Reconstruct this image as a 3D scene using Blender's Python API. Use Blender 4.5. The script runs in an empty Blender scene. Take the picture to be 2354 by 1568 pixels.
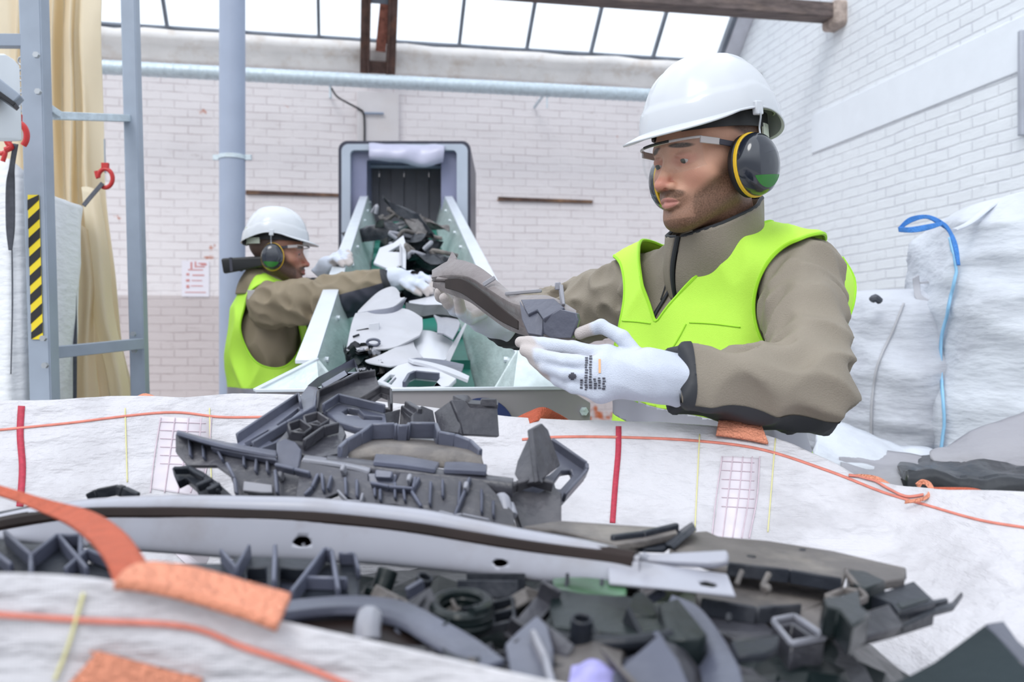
import bpy, bmesh, math, random
import numpy as np
from mathutils import Vector, Matrix
from mathutils.geometry import tessellate_polygon
random.seed(7)
S = bpy.context.scene
C = S.collection
# ---------------------------------------------------------------- camera
H = 1.30
F = 2073.0
cam = bpy.data.cameras.new('camera')
cam.sensor_width = 36.0
cam.lens = 36.0 * F / 2354.0
cam.clip_start = 0.02
cam.dof.use_dof = True
cam.dof.focus_distance = 1.55
cam.dof.aperture_fstop = 5.6
camo = bpy.data.objects.new('camera', cam)
C.objects.link(camo)
camo.location = (0, 0, H)
camo.rotation_euler = (math.pi / 2, 0, 0)
S.camera = camo
# ---------------------------------------------------------------- light and exposure
S.view_settings.view_transform = 'Standard'
S.view_settings.look = 'None'
S.view_settings.gamma = 1.0
S.view_settings.use_curve_mapping = False
S.view_settings.exposure = 0.36
W = bpy.data.worlds.new('world')
S.world = W
W.use_nodes = True
bg = W.node_tree.nodes['Background']
bg.inputs[0].default_value = (0.87, 0.93, 1.0, 1)
# overcast sky: bright overhead, dimmed towards the horizon to cut the frontal fill
wn = W.node_tree
wt = wn.nodes.new('ShaderNodeTexCoord')
wsx = wn.nodes.new('ShaderNodeSeparateXYZ')
wn.links.new(wt.outputs['Generated'], wsx.inputs[0])
wr_ = wn.nodes.new('ShaderNodeMapRange')
wr_.interpolation_type = 'SMOOTHSTEP'
wr_.inputs['From Min'].default_value = 0.0
wr_.inputs['From Max'].default_value = 0.45
wr_.inputs['To Min'].default_value = 0.48
wr_.inputs['To Max'].default_value = 1.45
wn.links.new(wsx.outputs[2], wr_.inputs['Value'])
wn.links.new(wr_.outputs[0], bg.inputs[1])
sun = bpy.data.lights.new('sun', 'SUN')
sun.energy = 0.9
sun.angle = math.radians(25)
sun.color = (1.0, 0.985, 0.96)
suno = bpy.data.objects.new('sun', sun)
C.objects.link(suno)
suno.rotation_euler = (math.radians(38), math.radians(-22), 0)   # light falls from above, behind the camera's left


# ---------------------------------------------------------------- helpers
def P(px, py, Y):
    """world point seen at photo pixel (px, py) at depth Y"""
    return Vector(((px - 1177) / F * Y, Y, H - (py - 784) / F * Y))


def V(*a):
    return Vector(a)


def link(name, me, m=None, parent=None, loc=None, smooth=True):
    o = bpy.data.objects.new(name, me)
    C.objects.link(o)
    if m is not None:
        for k in (m if isinstance(m, (list, tuple)) else [m]):
            me.materials.append(k)
    if smooth:
        me.polygons.foreach_set('use_smooth', [True] * len(me.polygons))
    if loc is not None:
        o.location = loc
    if parent is not None:
        o.parent = parent
        o.matrix_parent_inverse = parent.matrix_basis.inverted()
    return o


def tag(o, label, cat, group=None, kind=None):
    if label:
        o['label'] = label
    if cat:
        o['category'] = cat
    if group:
        o['group'] = group
    if kind:
        o['kind'] = kind
    return o


def empty(name, loc, label, cat, group=None):
    o = bpy.data.objects.new(name, None)
    C.objects.link(o)
    o.empty_display_size = 0.05
    o.location = loc
    return tag(o, label, cat, group)


def struct(o):
    o['kind'] = 'structure'
    return o


def flatshade(o, ang=35):
    """smooth shading with hard edges above an angle"""
    me = o.data
    bm = bmesh.new()
    bm.from_mesh(me)
    a = math.radians(ang)
    for e in bm.edges:
        if len(e.link_faces) == 2:
            e.smooth = e.calc_face_angle(0) < a
    bm.to_mesh(me)
    bm.free()
    return o


def mesh(vs, fs, name='m'):
    me = bpy.data.meshes.new(name)
    me.from_pydata([tuple(v) for v in vs], [], [tuple(f) for f in fs])
    me.update()
    return me


class MB:
    """collects simple shapes into one mesh"""

    def __init__(s):
        s.v = []
        s.f = []

    def add(s, vs, fs):
        n = len(s.v)
        s.v += [Vector(v) for v in vs]
        s.f += [tuple(i + n for i in f) for f in fs]
        return s

    def box(s, c, d, M=None):
        c = Vector(c)
        vs = []
        for z in (-1, 1):
            for y in (-1, 1):
                for x in (-1, 1):
                    q = Vector((x * d[0] / 2, y * d[1] / 2, z * d[2] / 2))
                    vs.append(c + (M @ q if M else q))
        return s.add(vs, [(0, 2, 3, 1), (4, 5, 7, 6), (0, 1, 5, 4), (2, 6, 7, 3), (0, 4, 6, 2), (1, 3, 7, 5)])

    def bar(s, a, b, w, h=None, up=(0, 0, 1)):
        """rectangular bar from a to b, w sideways and h along up"""
        a, b = Vector(a), Vector(b)
        h = h or w
        d = (b - a).normalized()
        x = d.cross(Vector(up))
        if x.length < 1e-4:
            x = d.cross(Vector((1, 0, 0)))
        x.normalize()
        u = x.cross(d)
        vs = []
        for p in (a, b):
            for i, j in ((-1, -1), (1, -1), (1, 1), (-1, 1)):
                vs.append(p + x * (i * w / 2) + u * (j * h / 2))
        return s.add(vs, [(0, 3, 2, 1), (4, 5, 6, 7), (0, 1, 5, 4), (1, 2, 6, 5), (2, 3, 7, 6), (3, 0, 4, 7)])

    def tube(s, pts, r, n=12, cap=True, flat=1.0, up=None):
        """tube along points; r a number or a list; flat squashes the section"""
        pts = [Vector(p) for p in pts]
        k = len(pts)
        rs = r if isinstance(r, (list, tuple)) else [r] * k
        prev = None
        vs = []
        for i, p in enumerate(pts):
            d = (pts[min(i + 1, k - 1)] - pts[max(i - 1, 0)]).normalized()
            if prev is None:
                x = d.cross(Vector(up or (0, 0, 1)))
                if x.length < 1e-3:
                    x = d.cross(Vector((1, 0, 0)))
            else:
                x = prev - d * prev.dot(d)
            x.normalize()
            prev = x
            u = x.cross(d)
            for j in range(n):
                t = 2 * math.pi * j / n
                vs.append(p + x * (math.cos(t) * rs[i]) + u * (math.sin(t) * rs[i] * flat))
        fs = []
        for i in range(k - 1):
            for j in range(n):
                a, b = i * n + j, i * n + (j + 1) % n
                fs.append((a, a + n, b + n, b))
        if cap:
            fs.append(tuple(range(n)))
            fs.append(tuple(reversed(range((k - 1) * n, k * n))))
        return s.add(vs, fs)

    def lathe(s, prof, M, n=28, cap=True):
        """prof: (radius, height) pairs about the z axis of matrix M"""
        vs = []
        for r, z in prof:
            for j in range(n):
                t = 2 * math.pi * j / n
                vs.append(M @ Vector((r * math.cos(t), r * math.sin(t), z)))
        fs = []
        k = len(prof)
        for i in range(k - 1):
            for j in range(n):
                a, b = i * n + j, i * n + (j + 1) % n
                fs.append((a, b, b + n, a + n))
        if cap:
            fs.append(tuple(reversed(range(n))))
            fs.append(tuple(range((k - 1) * n, k * n)))
        return s.add(vs, fs)

    def prism(s, loops, nrm, t, off=0.0):
        """flat outline with holes (loops of 3-D points in one plane) pushed t along nrm"""
        nrm = Vector(nrm).normalized()
        loops = [[Vector(p) for p in L] for L in loops]
        flat = [p for L in loops for p in L]
        tris = tessellate_polygon(loops)
        n = len(flat)
        vs = [p + nrm * (off) for p in flat] + [p + nrm * (off + t) for p in flat]
        fs = []
        for a, b, c in tris:
            fs.append((a, c, b))
            fs.append((a + n, b + n, c + n))
        k = 0
        for L in loops:
            m = len(L)
            for j in range(m):
                a, b = k + j, k + (j + 1) % m
                fs.append((a, b, b + n, a + n))
            k += m
        return s.add(vs, fs)

    def build(s, name, m, parent=None, smooth=False, bevel=0, seg=2, ang=35, fix=True):
        me = mesh(s.v, s.f, name)
        if fix:
            bm = bmesh.new()
            bm.from_mesh(me)
            bmesh.ops.recalc_face_normals(bm, faces=bm.faces)
            bm.to_mesh(me)
            bm.free()
        o = link(name, me, m, parent, smooth=smooth)
        if smooth:
            flatshade(o, ang)
        if bevel:
            b = o.modifiers.new('bevel', 'BEVEL')
            b.width = bevel
            b.segments = seg
            b.limit_method = 'ANGLE'
            b.angle_limit = math.radians(32)
            b.harden_normals = False
            me.polygons.foreach_set('use_smooth', [True] * len(me.polygons))
            flatshade(o, 60)
        return o


def crom(pts, n):
    """smooth curve through points, n steps per span"""
    pts = [Vector(p) for p in pts]
    out = []
    k = len(pts)
    for i in range(k - 1):
        p0 = pts[max(i - 1, 0)]
        p1, p2 = pts[i], pts[i + 1]
        p3 = pts[min(i + 2, k - 1)]
        for j in range(n):
            t = j / n
            out.append(0.5 * ((2 * p1) + (p2 - p0) * t + (2 * p0 - 5 * p1 + 4 * p2 - p3) * t * t + (3 * p1 - p0 - 3 * p2 + p3) * t ** 3))
    out.append(pts[-1])
    return out


def sheet(rows, nu=6, nv=6, closed=False, wob=None):
    """smooth surface through a grid of points; returns verts, faces, (rows, cols)"""
    rows = [crom(r, nu) for r in rows]
    cols = [crom([r[j] for r in rows], nv) for j in range(len(rows[0]))]
    nr, nc = len(cols[0]), len(cols)
    vs = [cols[j][i] for i in range(nr) for j in range(nc)]
    if wob:
        vs = [v + wob(v, i // nc / (nr - 1), (i % nc) / (nc - 1)) for i, v in enumerate(vs)]
    fs = []
    for i in range(nr - 1):
        for j in range(nc - 1):
            a = i * nc + j
            fs.append((a, a + 1, a + nc + 1, a + nc))
    return vs, fs


def solid(o, t, off=0.0):
    m = o.modifiers.new('solid', 'SOLIDIFY')
    m.thickness = t
    m.offset = off
    return o


def rid(seed):
    return random.Random(seed)


def vnoise(p, s=1.0, seed=0.0):
    from mathutils import noise
    return noise.noise(Vector(p) * s + Vector((seed, seed * 1.7, -seed)))


# ---------------------------------------------------------------- materials
def nodes(name):
    m = bpy.data.materials.new(name)
    m.use_nodes = True
    nt = m.node_tree
    return m, nt, nt.nodes['Principled BSDF'], nt.nodes.new, nt.links.new


def mat(name, col, rough=0.5, metal=0.0, var=0.0, vs=6.0, bump=0.0, bs=60.0, dirt=None, dirt_s=3.0, dirt_a=0.5, spec=0.5, coat=0.0, stretch=None, alpha=None):
    m, nt, b, N, L = nodes(name)
    b.inputs['Roughness'].default_value = rough
    b.inputs['Metallic'].default_value = metal
    b.inputs['Specular IOR Level'].default_value = spec
    b.inputs['Coat Weight'].default_value = coat
    b.inputs['Base Color'].default_value = (*col, 1)
    tc = N('ShaderNodeTexCoord')
    src = tc.outputs['Object']
    if stretch:
        mp = N('ShaderNodeMapping')
        mp.inputs['Scale'].default_value = stretch
        L(src, mp.inputs[0])
        src = mp.outputs[0]
    last = None
    if var or dirt:
        n = N('ShaderNodeTexNoise')
        n.inputs['Scale'].default_value = vs
        n.inputs['Detail'].default_value = 5
        L(src, n.inputs['Vector'])
        r = N('ShaderNodeValToRGB')
        r.color_ramp.elements[0].position = 0.3
        r.color_ramp.elements[1].position = 0.7
        r.color_ramp.elements[0].color = (*[max(0, c * (1 - var)) for c in col], 1)
        r.color_ramp.elements[1].color = (*[min(1, c * (1 + var)) for c in col], 1)
        L(n.outputs['Fac'], r.inputs[0])
        last = r.outputs[0]
        if dirt:
            n2 = N('ShaderNodeTexNoise')
            n2.inputs['Scale'].default_value = dirt_s
            n2.inputs['Detail'].default_value = 8
            n2.inputs['Roughness'].default_value = 0.65
            L(src, n2.inputs['Vector'])
            r2 = N('ShaderNodeValToRGB')
            r2.color_ramp.elements[0].position = 0.5
            r2.color_ramp.elements[1].position = 0.72
            r2.color_ramp.elements[0].color = (0, 0, 0, 1)
            r2.color_ramp.elements[1].color = (dirt_a, dirt_a, dirt_a, 1)
            L(n2.outputs['Fac'], r2.inputs[0])
            mx = N('ShaderNodeMix')
            mx.data_type = 'RGBA'
            L(r2.outputs[0], mx.inputs[0])
            L(last, mx.inputs[6])
            mx.inputs[7].default_value = (*dirt, 1)
            last = mx.outputs[2]
        L(last, b.inputs['Base Color'])
    if bump:
        n3 = N('ShaderNodeTexNoise')
        n3.inputs['Scale'].default_value = bs
        n3.inputs['Detail'].default_value = 4
        L(src, n3.inputs['Vector'])
        bp = N('ShaderNodeBump')
        bp.inputs['Strength'].default_value = bump
        bp.inputs['Distance'].default_value = 0.01
        L(n3.outputs['Fac'], bp.inputs['Height'])
        L(bp.outputs[0], b.inputs['Normal'])
    return m


def glassy(name, col=(1, 1, 1), mixf=0.12, rough=0.02):
    """thin clear pane: mostly passes light straight through, with a surface gloss"""
    m = bpy.data.materials.new(name)
    m.use_nodes = True
    nt = m.node_tree
    nt.nodes.clear()
    out = nt.nodes.new('ShaderNodeOutputMaterial')
    t = nt.nodes.new('ShaderNodeBsdfTransparent')
    t.inputs[0].default_value = (*col, 1)
    g = nt.nodes.new('ShaderNodeBsdfGlossy')
    g.inputs['Roughness'].default_value = rough
    x = nt.nodes.new('ShaderNodeMixShader')
    x.inputs[0].default_value = mixf
    nt.links.new(t.outputs[0], x.inputs[1])
    nt.links.new(g.outputs[0], x.inputs[2])
    nt.links.new(x.outputs[0], out.inputs[0])
    return m
# ================================================================ THE ROOM
BW = Vector((0.982, 0.188, 0))          # along the back wall, to the right
BN = Vector((0.188, -0.982, 0))         # out of the back wall into the room
BP = Vector((0, 8.5, 0))
CORN = BP + BW * 2.25


def onwall(px, py, off=0.0):
    """point of the back wall (or a plane off in front of it) on a photo ray"""
    d = Vector(((px - 1177) / F, 1.0, -(py - 784) / F))
    o = BP + BN * off
    t = (o - Vector((0, 0, 0))).dot(BN) / d.dot(BN)
    return Vector((0, 0, H)) + d * t


def brick_mat(name, base, mortar, chip, chip_a, low=None, low_z=0.0, bump=0.5, red=False):
    m, nt, b, N, L = nodes(name)
    b.inputs['Roughness'].default_value = 0.75
    b.inputs['Specular IOR Level'].default_value = 0.25
    tc = N('ShaderNodeTexCoord')
    sp = N('ShaderNodeSeparateXYZ')
    L(tc.outputs['Object'], sp.inputs[0])
    cb = N('ShaderNodeCombineXYZ')
    L(sp.outputs[0], cb.inputs[0])
    L(sp.outputs[2], cb.inputs[1])
    # wobble the courses a little: old hand-laid wall under many coats of paint
    nw = N('ShaderNodeTexNoise')
    nw.inputs['Scale'].default_value = 2.3
    L(cb.outputs[0], nw.inputs['Vector'])
    vm = N('ShaderNodeVectorMath')
    vm.operation = 'MULTIPLY_ADD'
    L(nw.outputs['Color'], vm.inputs[0])
    vm.inputs[1].default_value = (0.03, 0.03, 0)
    L(cb.outputs[0], vm.inputs[2])
    br = N('ShaderNodeTexBrick')
    br.inputs['Scale'].default_value = 1.0
    br.inputs['Brick Width'].default_value = 0.225
    br.inputs['Row Height'].default_value = 0.073
    br.inputs['Mortar Size'].default_value = 0.0075
    br.inputs['Mortar Smooth'].default_value = 0.6
    br.inputs['Color1'].default_value = (*base, 1)
    br.inputs['Color2'].default_value = (*[c * 0.965 for c in base], 1)
    br.inputs['Mortar'].default_value = (*mortar, 1)
    L(vm.outputs[0], br.inputs['Vector'])
    # mortar is only seen here and there, elsewhere paint has filled it
    nm = N('ShaderNodeTexNoise')
    nm.inputs['Scale'].default_value = 3.2
    nm.inputs['Detail'].default_value = 6
    nm.inputs['Roughness'].default_value = 0.7
    L(cb.outputs[0], nm.inputs['Vector'])
    rm = N('ShaderNodeValToRGB')
    rm.color_ramp.elements[0].position = 0.38
    rm.color_ramp.elements[1].position = 0.6
    L(nm.outputs['Fac'], rm.inputs[0])
    mx = N('ShaderNodeMix')
    mx.data_type = 'RGBA'
    L(rm.outputs[0], mx.inputs[0])
    mx.inputs[6].default_value = (*base, 1)
    L(br.outputs['Color'], mx.inputs[7])
    last = mx.outputs[2]
    # chips, small
    nc = N('ShaderNodeTexNoise')
    nc.inputs['Scale'].default_value = 9
    nc.inputs['Detail'].default_value = 7
    nc.inputs['Roughness'].default_value = 0.75
    mpc = N('ShaderNodeMapping')
    mpc.inputs['Scale'].default_value = (0.6, 1.9, 1)
    L(cb.outputs[0], mpc.inputs[0])
    L(mpc.outputs[0], nc.inputs['Vector'])
    rc = N('ShaderNodeValToRGB')
    rc.color_ramp.elements[0].position = 0.60
    rc.color_ramp.elements[1].position = 0.70
    rc.color_ramp.elements[1].color = (chip_a, chip_a, chip_a, 1)
    rc.color_ramp.elements[0].color = (0, 0, 0, 1)
    L(nc.outputs['Fac'], rc.inputs[0])
    mc = N('ShaderNodeMix')
    mc.data_type = 'RGBA'
    L(rc.outputs[0], mc.inputs[0])
    L(last, mc.inputs[6])
    mc.inputs[7].default_value = (*chip, 1)
    last = mc.outputs[2]
    if low:
        # unpainted, darker lower part
        ml = N('ShaderNodeMath')
        ml.operation = 'LESS_THAN'
        L(sp.outputs[2], ml.inputs[0])
        ml.inputs[1].default_value = low_z
        mw = N('ShaderNodeMix')
        mw.data_type = 'RGBA'
        mw.blend_type = 'MULTIPLY'
        L(ml.outputs[0], mw.inputs[0])
        L(last, mw.inputs[6])
        mw.inputs[7].default_value = (*low, 1)
        last = mw.outputs[2]
    if red:
        nr = N('ShaderNodeTexNoise')
        nr.inputs['Scale'].default_value = 3.1
        nr.inputs['Detail'].default_value = 6
        nr.inputs['Roughness'].default_value = 0.6
        L(cb.outputs[0], nr.inputs['Vector'])
        mr = N('ShaderNodeMapRange')          # only near the foot of the wall
        mr.inputs['From Min'].default_value = 0.55
        mr.inputs['From Max'].default_value = 1.05
        mr.inputs['To Min'].default_value = 0.19
        mr.inputs['To Max'].default_value = 0.0
        L(sp.outputs[2], mr.inputs['Value'])
        ad = N('ShaderNodeMath')
        ad.operation = 'ADD'
        L(nr.outputs['Fac'], ad.inputs[0])
        L(mr.outputs[0], ad.inputs[1])
        rr = N('ShaderNodeValToRGB')
        rr.color_ramp.elements[0].position = 0.69
        rr.color_ramp.elements[1].position = 0.73
        L(ad.outputs[0], rr.inputs[0])
        mq = N('ShaderNodeMix')
        mq.data_type = 'RGBA'
        L(rr.outputs[0], mq.inputs[0])
        L(last, mq.inputs[6])
        mq.inputs[7].default_value = (0.50, 0.14, 0.06, 1)
        last = mq.outputs[2]
    L(last, b.inputs['Base Color'])
    bp = N('ShaderNodeBump')
    bp.inputs['Strength'].default_value = bump
    bp.inputs['Distance'].default_value = 0.012
    mh = N('ShaderNodeMath')
    mh.operation = 'MULTIPLY_ADD'
    L(br.outputs['Fac'], mh.inputs[0])
    mh.inputs[1].default_value = -1.0
    L(nc.outputs['Fac'], mh.inputs[2])
    L(mh.outputs[0], bp.inputs['Height'])
    L(bp.outputs[0], b.inputs['Normal'])
    return m


M_wallb = brick_mat('painted_brick_back', (0.80, 0.745, 0.755), (0.62, 0.55, 0.56), (0.44, 0.36, 0.35), 0.55, low=(0.74, 0.70, 0.69), low_z=1.70, bump=0.4, red=True)
M_wallr = brick_mat('painted_brick_right', (0.85, 0.88, 0.92), (0.70, 0.72, 0.78), (0.40, 0.42, 0.47), 0.3, bump=0.6)
M_plaster = mat('painted_render', (0.82, 0.855, 0.91), 0.7, var=0.02, bump=0.1, bs=30)
M_pillar = mat('painted_render_pillar', (0.66, 0.62, 0.63), 0.7, var=0.04, bump=0.15, bs=20, dirt=(0.5, 0.42, 0.38), dirt_a=0.25)
M_cornice = mat('flaking_cornice', (0.86, 0.82, 0.80), 0.8, var=0.05, bump=0.5, bs=12, dirt=(0.5, 0.36, 0.25), dirt_a=0.5, dirt_s=5)
M_floor = mat('concrete', (0.42, 0.41, 0.40), 0.75, var=0.15, bump=0.2, dirt=(0.22, 0.21, 0.2))
M_rust = mat('rusty_steel', (0.105, 0.06, 0.05), 0.75, var=0.35, vs=14, bump=0.6, bs=40, dirt=(0.30, 0.12, 0.06), dirt_s=6)
M_wood = mat('old_timber', (0.13, 0.10, 0.095), 0.8, var=0.4, vs=5, bump=0.6, bs=30, stretch=(1, 6, 6), dirt=(0.30, 0.22, 0.18), dirt_s=3)
M_galv = mat('galvanised', (0.58, 0.66, 0.72), 0.42, metal=0.35, var=0.12, vs=30, bump=0.3, bs=120)
M_bluegrey = mat('blue_grey_paint', (0.27, 0.32, 0.42), 0.42, var=0.05, vs=10)
M_greyframe = mat('grey_steel_frame', (0.30, 0.345, 0.42), 0.4, var=0.07, vs=10)
M_black = mat('black_plastic', (0.012, 0.012, 0.016), 0.35)
M_glass = glassy('roof_glass', (0.97, 0.985, 1.0), 0.06, 0.1)
M_bar = mat('glazing_bar', (0.17, 0.19, 0.23), 0.6, var=0.2)
M_barw = mat('glazing_frame_white', (0.62, 0.62, 0.68), 0.6, var=0.1)
M_ledge = mat('rusted_slot', (0.10, 0.06, 0.05), 0.9, var=0.4, vs=20, dirt=(0.45, 0.25, 0.12))

ZT = 4.02
# floor
struct(MB().box((0, 4, -0.05), (14, 16, 0.1)).build('floor', M_floor))
# back wall, its object axes run along the wall so that brick courses follow it
def wall_obj(name, origin, along, length, zs, thick, m, out):
    me_ = MB()
    me_.add([(0, 0, 0), (length, 0, 0), (length, 0, zs[1]), (0, 0, zs[0]), (0, thick, 0), (length, thick, 0), (length, thick, zs[1]), (0, thick, zs[0])],
            [(0, 1, 2, 3), (5, 4, 7, 6), (3, 2, 6, 7), (0, 4, 5, 1), (0, 3, 7, 4), (1, 5, 6, 2)])
    o = me_.build(name, m)
    x = along.normalized()
    z = Vector((0, 0, 1))
    y = z.cross(x)
    o.matrix_world = Matrix(((x.x, y.x, z.x, origin.x), (x.y, y.y, z.y, origin.y), (x.z, y.z, z.z, origin.z), (0, 0, 0, 1)))
    return struct(o)


WL = -6.5
wb = wall_obj('wall_back', BP + BW * WL, BW, 2.25 - WL, (ZT, ZT), 0.3, M_wallb, BN)
RW = BN                                   # the right wall runs along BN towards the camera
wr = wall_obj('wall_right', CORN - BN * 0.3, RW, 11.0, (ZT, ZT + 9.5), 0.3, M_wallr, -BW)
# smooth rendered band along the right wall (a former lintel), standing a finger proud of the bricks
def onright(px, py, off=0.0):
    d = Vector(((px - 1177) / F, 1.0, -(py - 784) / F))
    o = CORN - BW * off
    n = -BW
    t = (o - Vector((0, 0, 0))).dot(n) / d.dot(n)
    return Vector((0, 0, H)) + d * t


a1 = onright(1840, 262, 0.0)
s0 = (a1 - CORN).dot(BN)
zb = onright(2340, 167).z
zt = onright(2340, 42).z
band = MB()
def rbox(s_a, s_b, z_a, z_b, off):
    p = [CORN + BN * s_a, CORN + BN * s_b]
    vs = []
    for q in p:
        for z in (z_a, z_b):
            for o_ in (0.005, -off):
                vs.append(Vector((q.x, q.y, z)) + BW * o_)
    return vs, [(0, 1, 3, 2), (4, 6, 7, 5), (0, 4, 5, 1), (2, 3, 7, 6), (1, 5, 7, 3), (0, 2, 6, 4)]
band.add(*rbox(s0 + 0.2, 9.5, zb, zt, 0.012))
struct(band.build('trim_1', M_plaster, bevel=0.005))

# pillar on the back wall under the rusty truss
pa, pb = onwall(820, 500), onwall(916, 500)
pm = MB()
A = pa + BN * 0.0
for_p = [(pa.x, pa.y), (pb.x, pb.y)]
q0, q1 = Vector((*for_p[0], 0)), Vector((*for_p[1], 0))
pm.add([q0, q1, q1 + BN * 0.06, q0 + BN * 0.06] + [v + Vector((0, 0, ZT - 0.45)) for v in (q0, q1, q1 + BN * 0.06, q0 + BN * 0.06)],
       [(0, 1, 2, 3), (7, 6, 5, 4), (0, 4, 5, 1), (1, 5, 6, 2), (2, 6, 7, 3), (3, 7, 4, 0)])
struct(pm.build('trim_2', M_pillar, bevel=0.006))

# crumbling projecting cornice along the wall top
rows = []
for dz, off in ((-0.02, 0.0), (-0.04, 0.10), (-0.12, 0.115), (-0.15, 0.05), (-0.27, 0.045), (-0.30, 0.0)):
    rr = []
    for k in range(-26, 10):
        p = BP + BW * (k * 0.25) + BN * off
        rr.append(Vector((p.x, p.y, ZT + 0.02 + dz + 0.022 * vnoise((k * 0.9, dz * 3, 0)))) + BN * 0.02 * vnoise((k * 1.3, 5, dz)))
    rows.append(rr)
vs, fs = sheet(rows, 2, 1)
co = link('trim_3', mesh(vs, fs), M_cornice)
solid(co, 0.01)
struct(co)

# sloping roof glazing above the wall: steel bars and clear panes, rising towards the camera
SL = math.radians(40)
up = (BN * math.cos(SL) + Vector((0, 0, math.sin(SL))))
R0 = BP + Vector((0, 0, ZT + 0.02))
RN = BW.cross(up)
RLEN = 3.4
barx = [onwall(x, 100).dot(BW) - BP.dot(BW) for x in (-330, -140, 40, 215, 385, 560, 733, 893, 1055, 1210, 1357, 1500, 1645)]
bars = empty('window_1', R0 + BW * barx[6], None, None)
bars['kind'] = 'structure'
fr = MB()
for t in barx[:-1]:
    a = R0 + BW * t
    fr.bar(a, a + up * RLEN, 0.028, 0.045, up=RN)
fr.bar(R0 + BW * barx[0], R0 + BW * barx[-1], 0.05, 0.03, up=RN)
fr.build('window_frame', M_bar, bars)
pn = MB()
for k in range(len(barx) - 1):
    a, b = R0 + BW * (barx[k] + 0.015), R0 + BW * (barx[k + 1] - 0.015)
    pn.add([a, b, b + up * RLEN, a + up * RLEN, a + RN * 0.004, b + RN * 0.004, b + up * RLEN + RN * 0.004, a + up * RLEN + RN * 0.004],
           [(0, 1, 2, 3), (7, 6, 5, 4), (0, 4, 5, 1), (1, 5, 6, 2), (2, 6, 7, 3), (3, 7, 4, 0)])
pn.build('window_pane', M_glass, bars)
# painted edge rafters of the glazing against the right wall
e = MB()
for dt, w, m_ in ((0.05, 0.05, 0), (0.17, 0.11, 1), (0.25, 0.04, 0)):
    pass
ed = MB()
a = R0 + BW * (barx[-1] + 0.13)
ed.bar(a, a + up * RLEN, 0.15, 0.05, up=RN)
struct(ed.build('trim_4', M_barw))
ed = MB()
for dt in (0.035, 0.235):
    a = R0 + BW * (barx[-1] + dt) - RN * 0.03
    ed.bar(a, a + up * RLEN, 0.05, 0.07, up=RN)
struct(ed.build('trim_5', M_bar))

# timber purlin whose end is built into the right wall
pe = onright(1930, 32)
pr_dir = -BW
tim = MB()
a = pe + BW * 0.08
tim.bar(a, a + pr_dir * 6.0, 0.16, 0.115)
pu = tim.build('roof_beam', M_wood, bevel=0.008)
tag(pu, 'dark weathered timber roof beam whose end sits in the right white wall', 'beam')
pk = MB()
pk.box(pe - BW * 0.02 + Vector((0, 0, -0.02)), (0.16, 0.22, 0.20), Matrix.Rotation(0.19, 3, 'Z'))
o = pk.build('mortar_pocket', mat('rough_mortar', (0.42, 0.34, 0.30), 0.9, var=0.3, vs=18, bump=1.0, bs=30), pu, bevel=0.03)

# riveted rusty truss leg above the pillar: two angle irons with a web of battens
c0 = onwall(868, 168, 0.10)
tr = empty('roof_truss_leg', c0, 'brown riveted rusty roof truss leg meeting the top of the back wall', 'truss')
du = (BN * math.cos(math.radians(52)) + Vector((0, 0, math.sin(math.radians(52)))))
for sgn in (-1, 1):
    k = MB()
    a = c0 + BW * (0.115 * sgn)
    k.bar(a, a + du * 2.2, 0.085, 0.05, up=BN)
    k.bar(a - BW * 0.03 * sgn, a + du * 2.2 - BW * 0.03 * sgn, 0.012, 0.15, up=BN)
    k.build('angle_iron', M_rust, tr, bevel=0.004)
k = MB()
k.bar(c0 + du * 0.0, c0 + du * 0.11, 0.27, 0.03, up=BN)
k.build('foot_plate', M_rust, tr, bevel=0.004)
k = MB()
k.bar(c0 + du * 0.62, c0 + du * 2.2, 0.26, 0.02, up=BN)
k.build('upper_web', M_bar, tr, bevel=0.004)
k = MB()
k.bar(c0 + du * 0.2 + BW * 0.02, c0 + du * 0.62 + BW * 0.05, 0.09, 0.02, up=BN)
k.build('batten', mat('red_rust', (0.28, 0.10, 0.07), 0.8, var=0.4, vs=20), tr, bevel=0.004)

# galvanised perforated cable duct across the back wall
a, b = onwall(150, 150, 0.55), onwall(1700, 230, 0.55)
du_ = MB()
du_.tube([a + (b - a) * (i / 20) for i in range(21)], 0.058, 16)
duct = du_.build('cable_duct', M_galv, smooth=True)
tag(duct, 'long galvanised spiral duct running across the top of the back wall', 'duct')
rg = MB()
nrg = 88
for i in range(nrg):
    p = a + (b - a) * ((i + .5) / nrg)
    q = p + (b - a).normalized() * 0.008
    rg.tube([p, q], 0.0615, 14)
rg.build('duct_rib', M_galv, duct, smooth=True)
for t in (0.36, 0.685):
    br_ = MB()
    p = a + (b - a) * t
    br_.bar(p, p + Vector((0, 0, -0.16)), 0.012)
    br_.bar(p + Vector((0, 0, -.0)), p - BN * 0.53 + Vector((0, 0, -0.02)), 0.02)
    br_.build('wall_bracket', M_galv, duct)

# black cable looping down to the pillar and a horizontal rod
cb_ = MB()
pts = [onwall(762, 203, 0.5), onwall(775, 222, 0.3), onwall(800, 237, 0.09), onwall(828, 252, 0.075), onwall(836, 262, 0.075), onwall(838, 290, 0.075), onwall(838, 340, 0.075), onwall(838, 480, 0.075)]
cb_.tube(crom(pts, 5), 0.009, 8)
cbo = cb_.build('electric_cable', M_black, smooth=True)
tag(cbo, 'thin black electric cable hanging from the duct down the wall pillar', 'cable')
k = MB()
k.tube([onwall(838, 260, 0.08), onwall(882, 261, 0.08)], 0.011, 8)
k.build('cable_clip', M_bluegrey, cbo, smooth=True)

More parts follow.
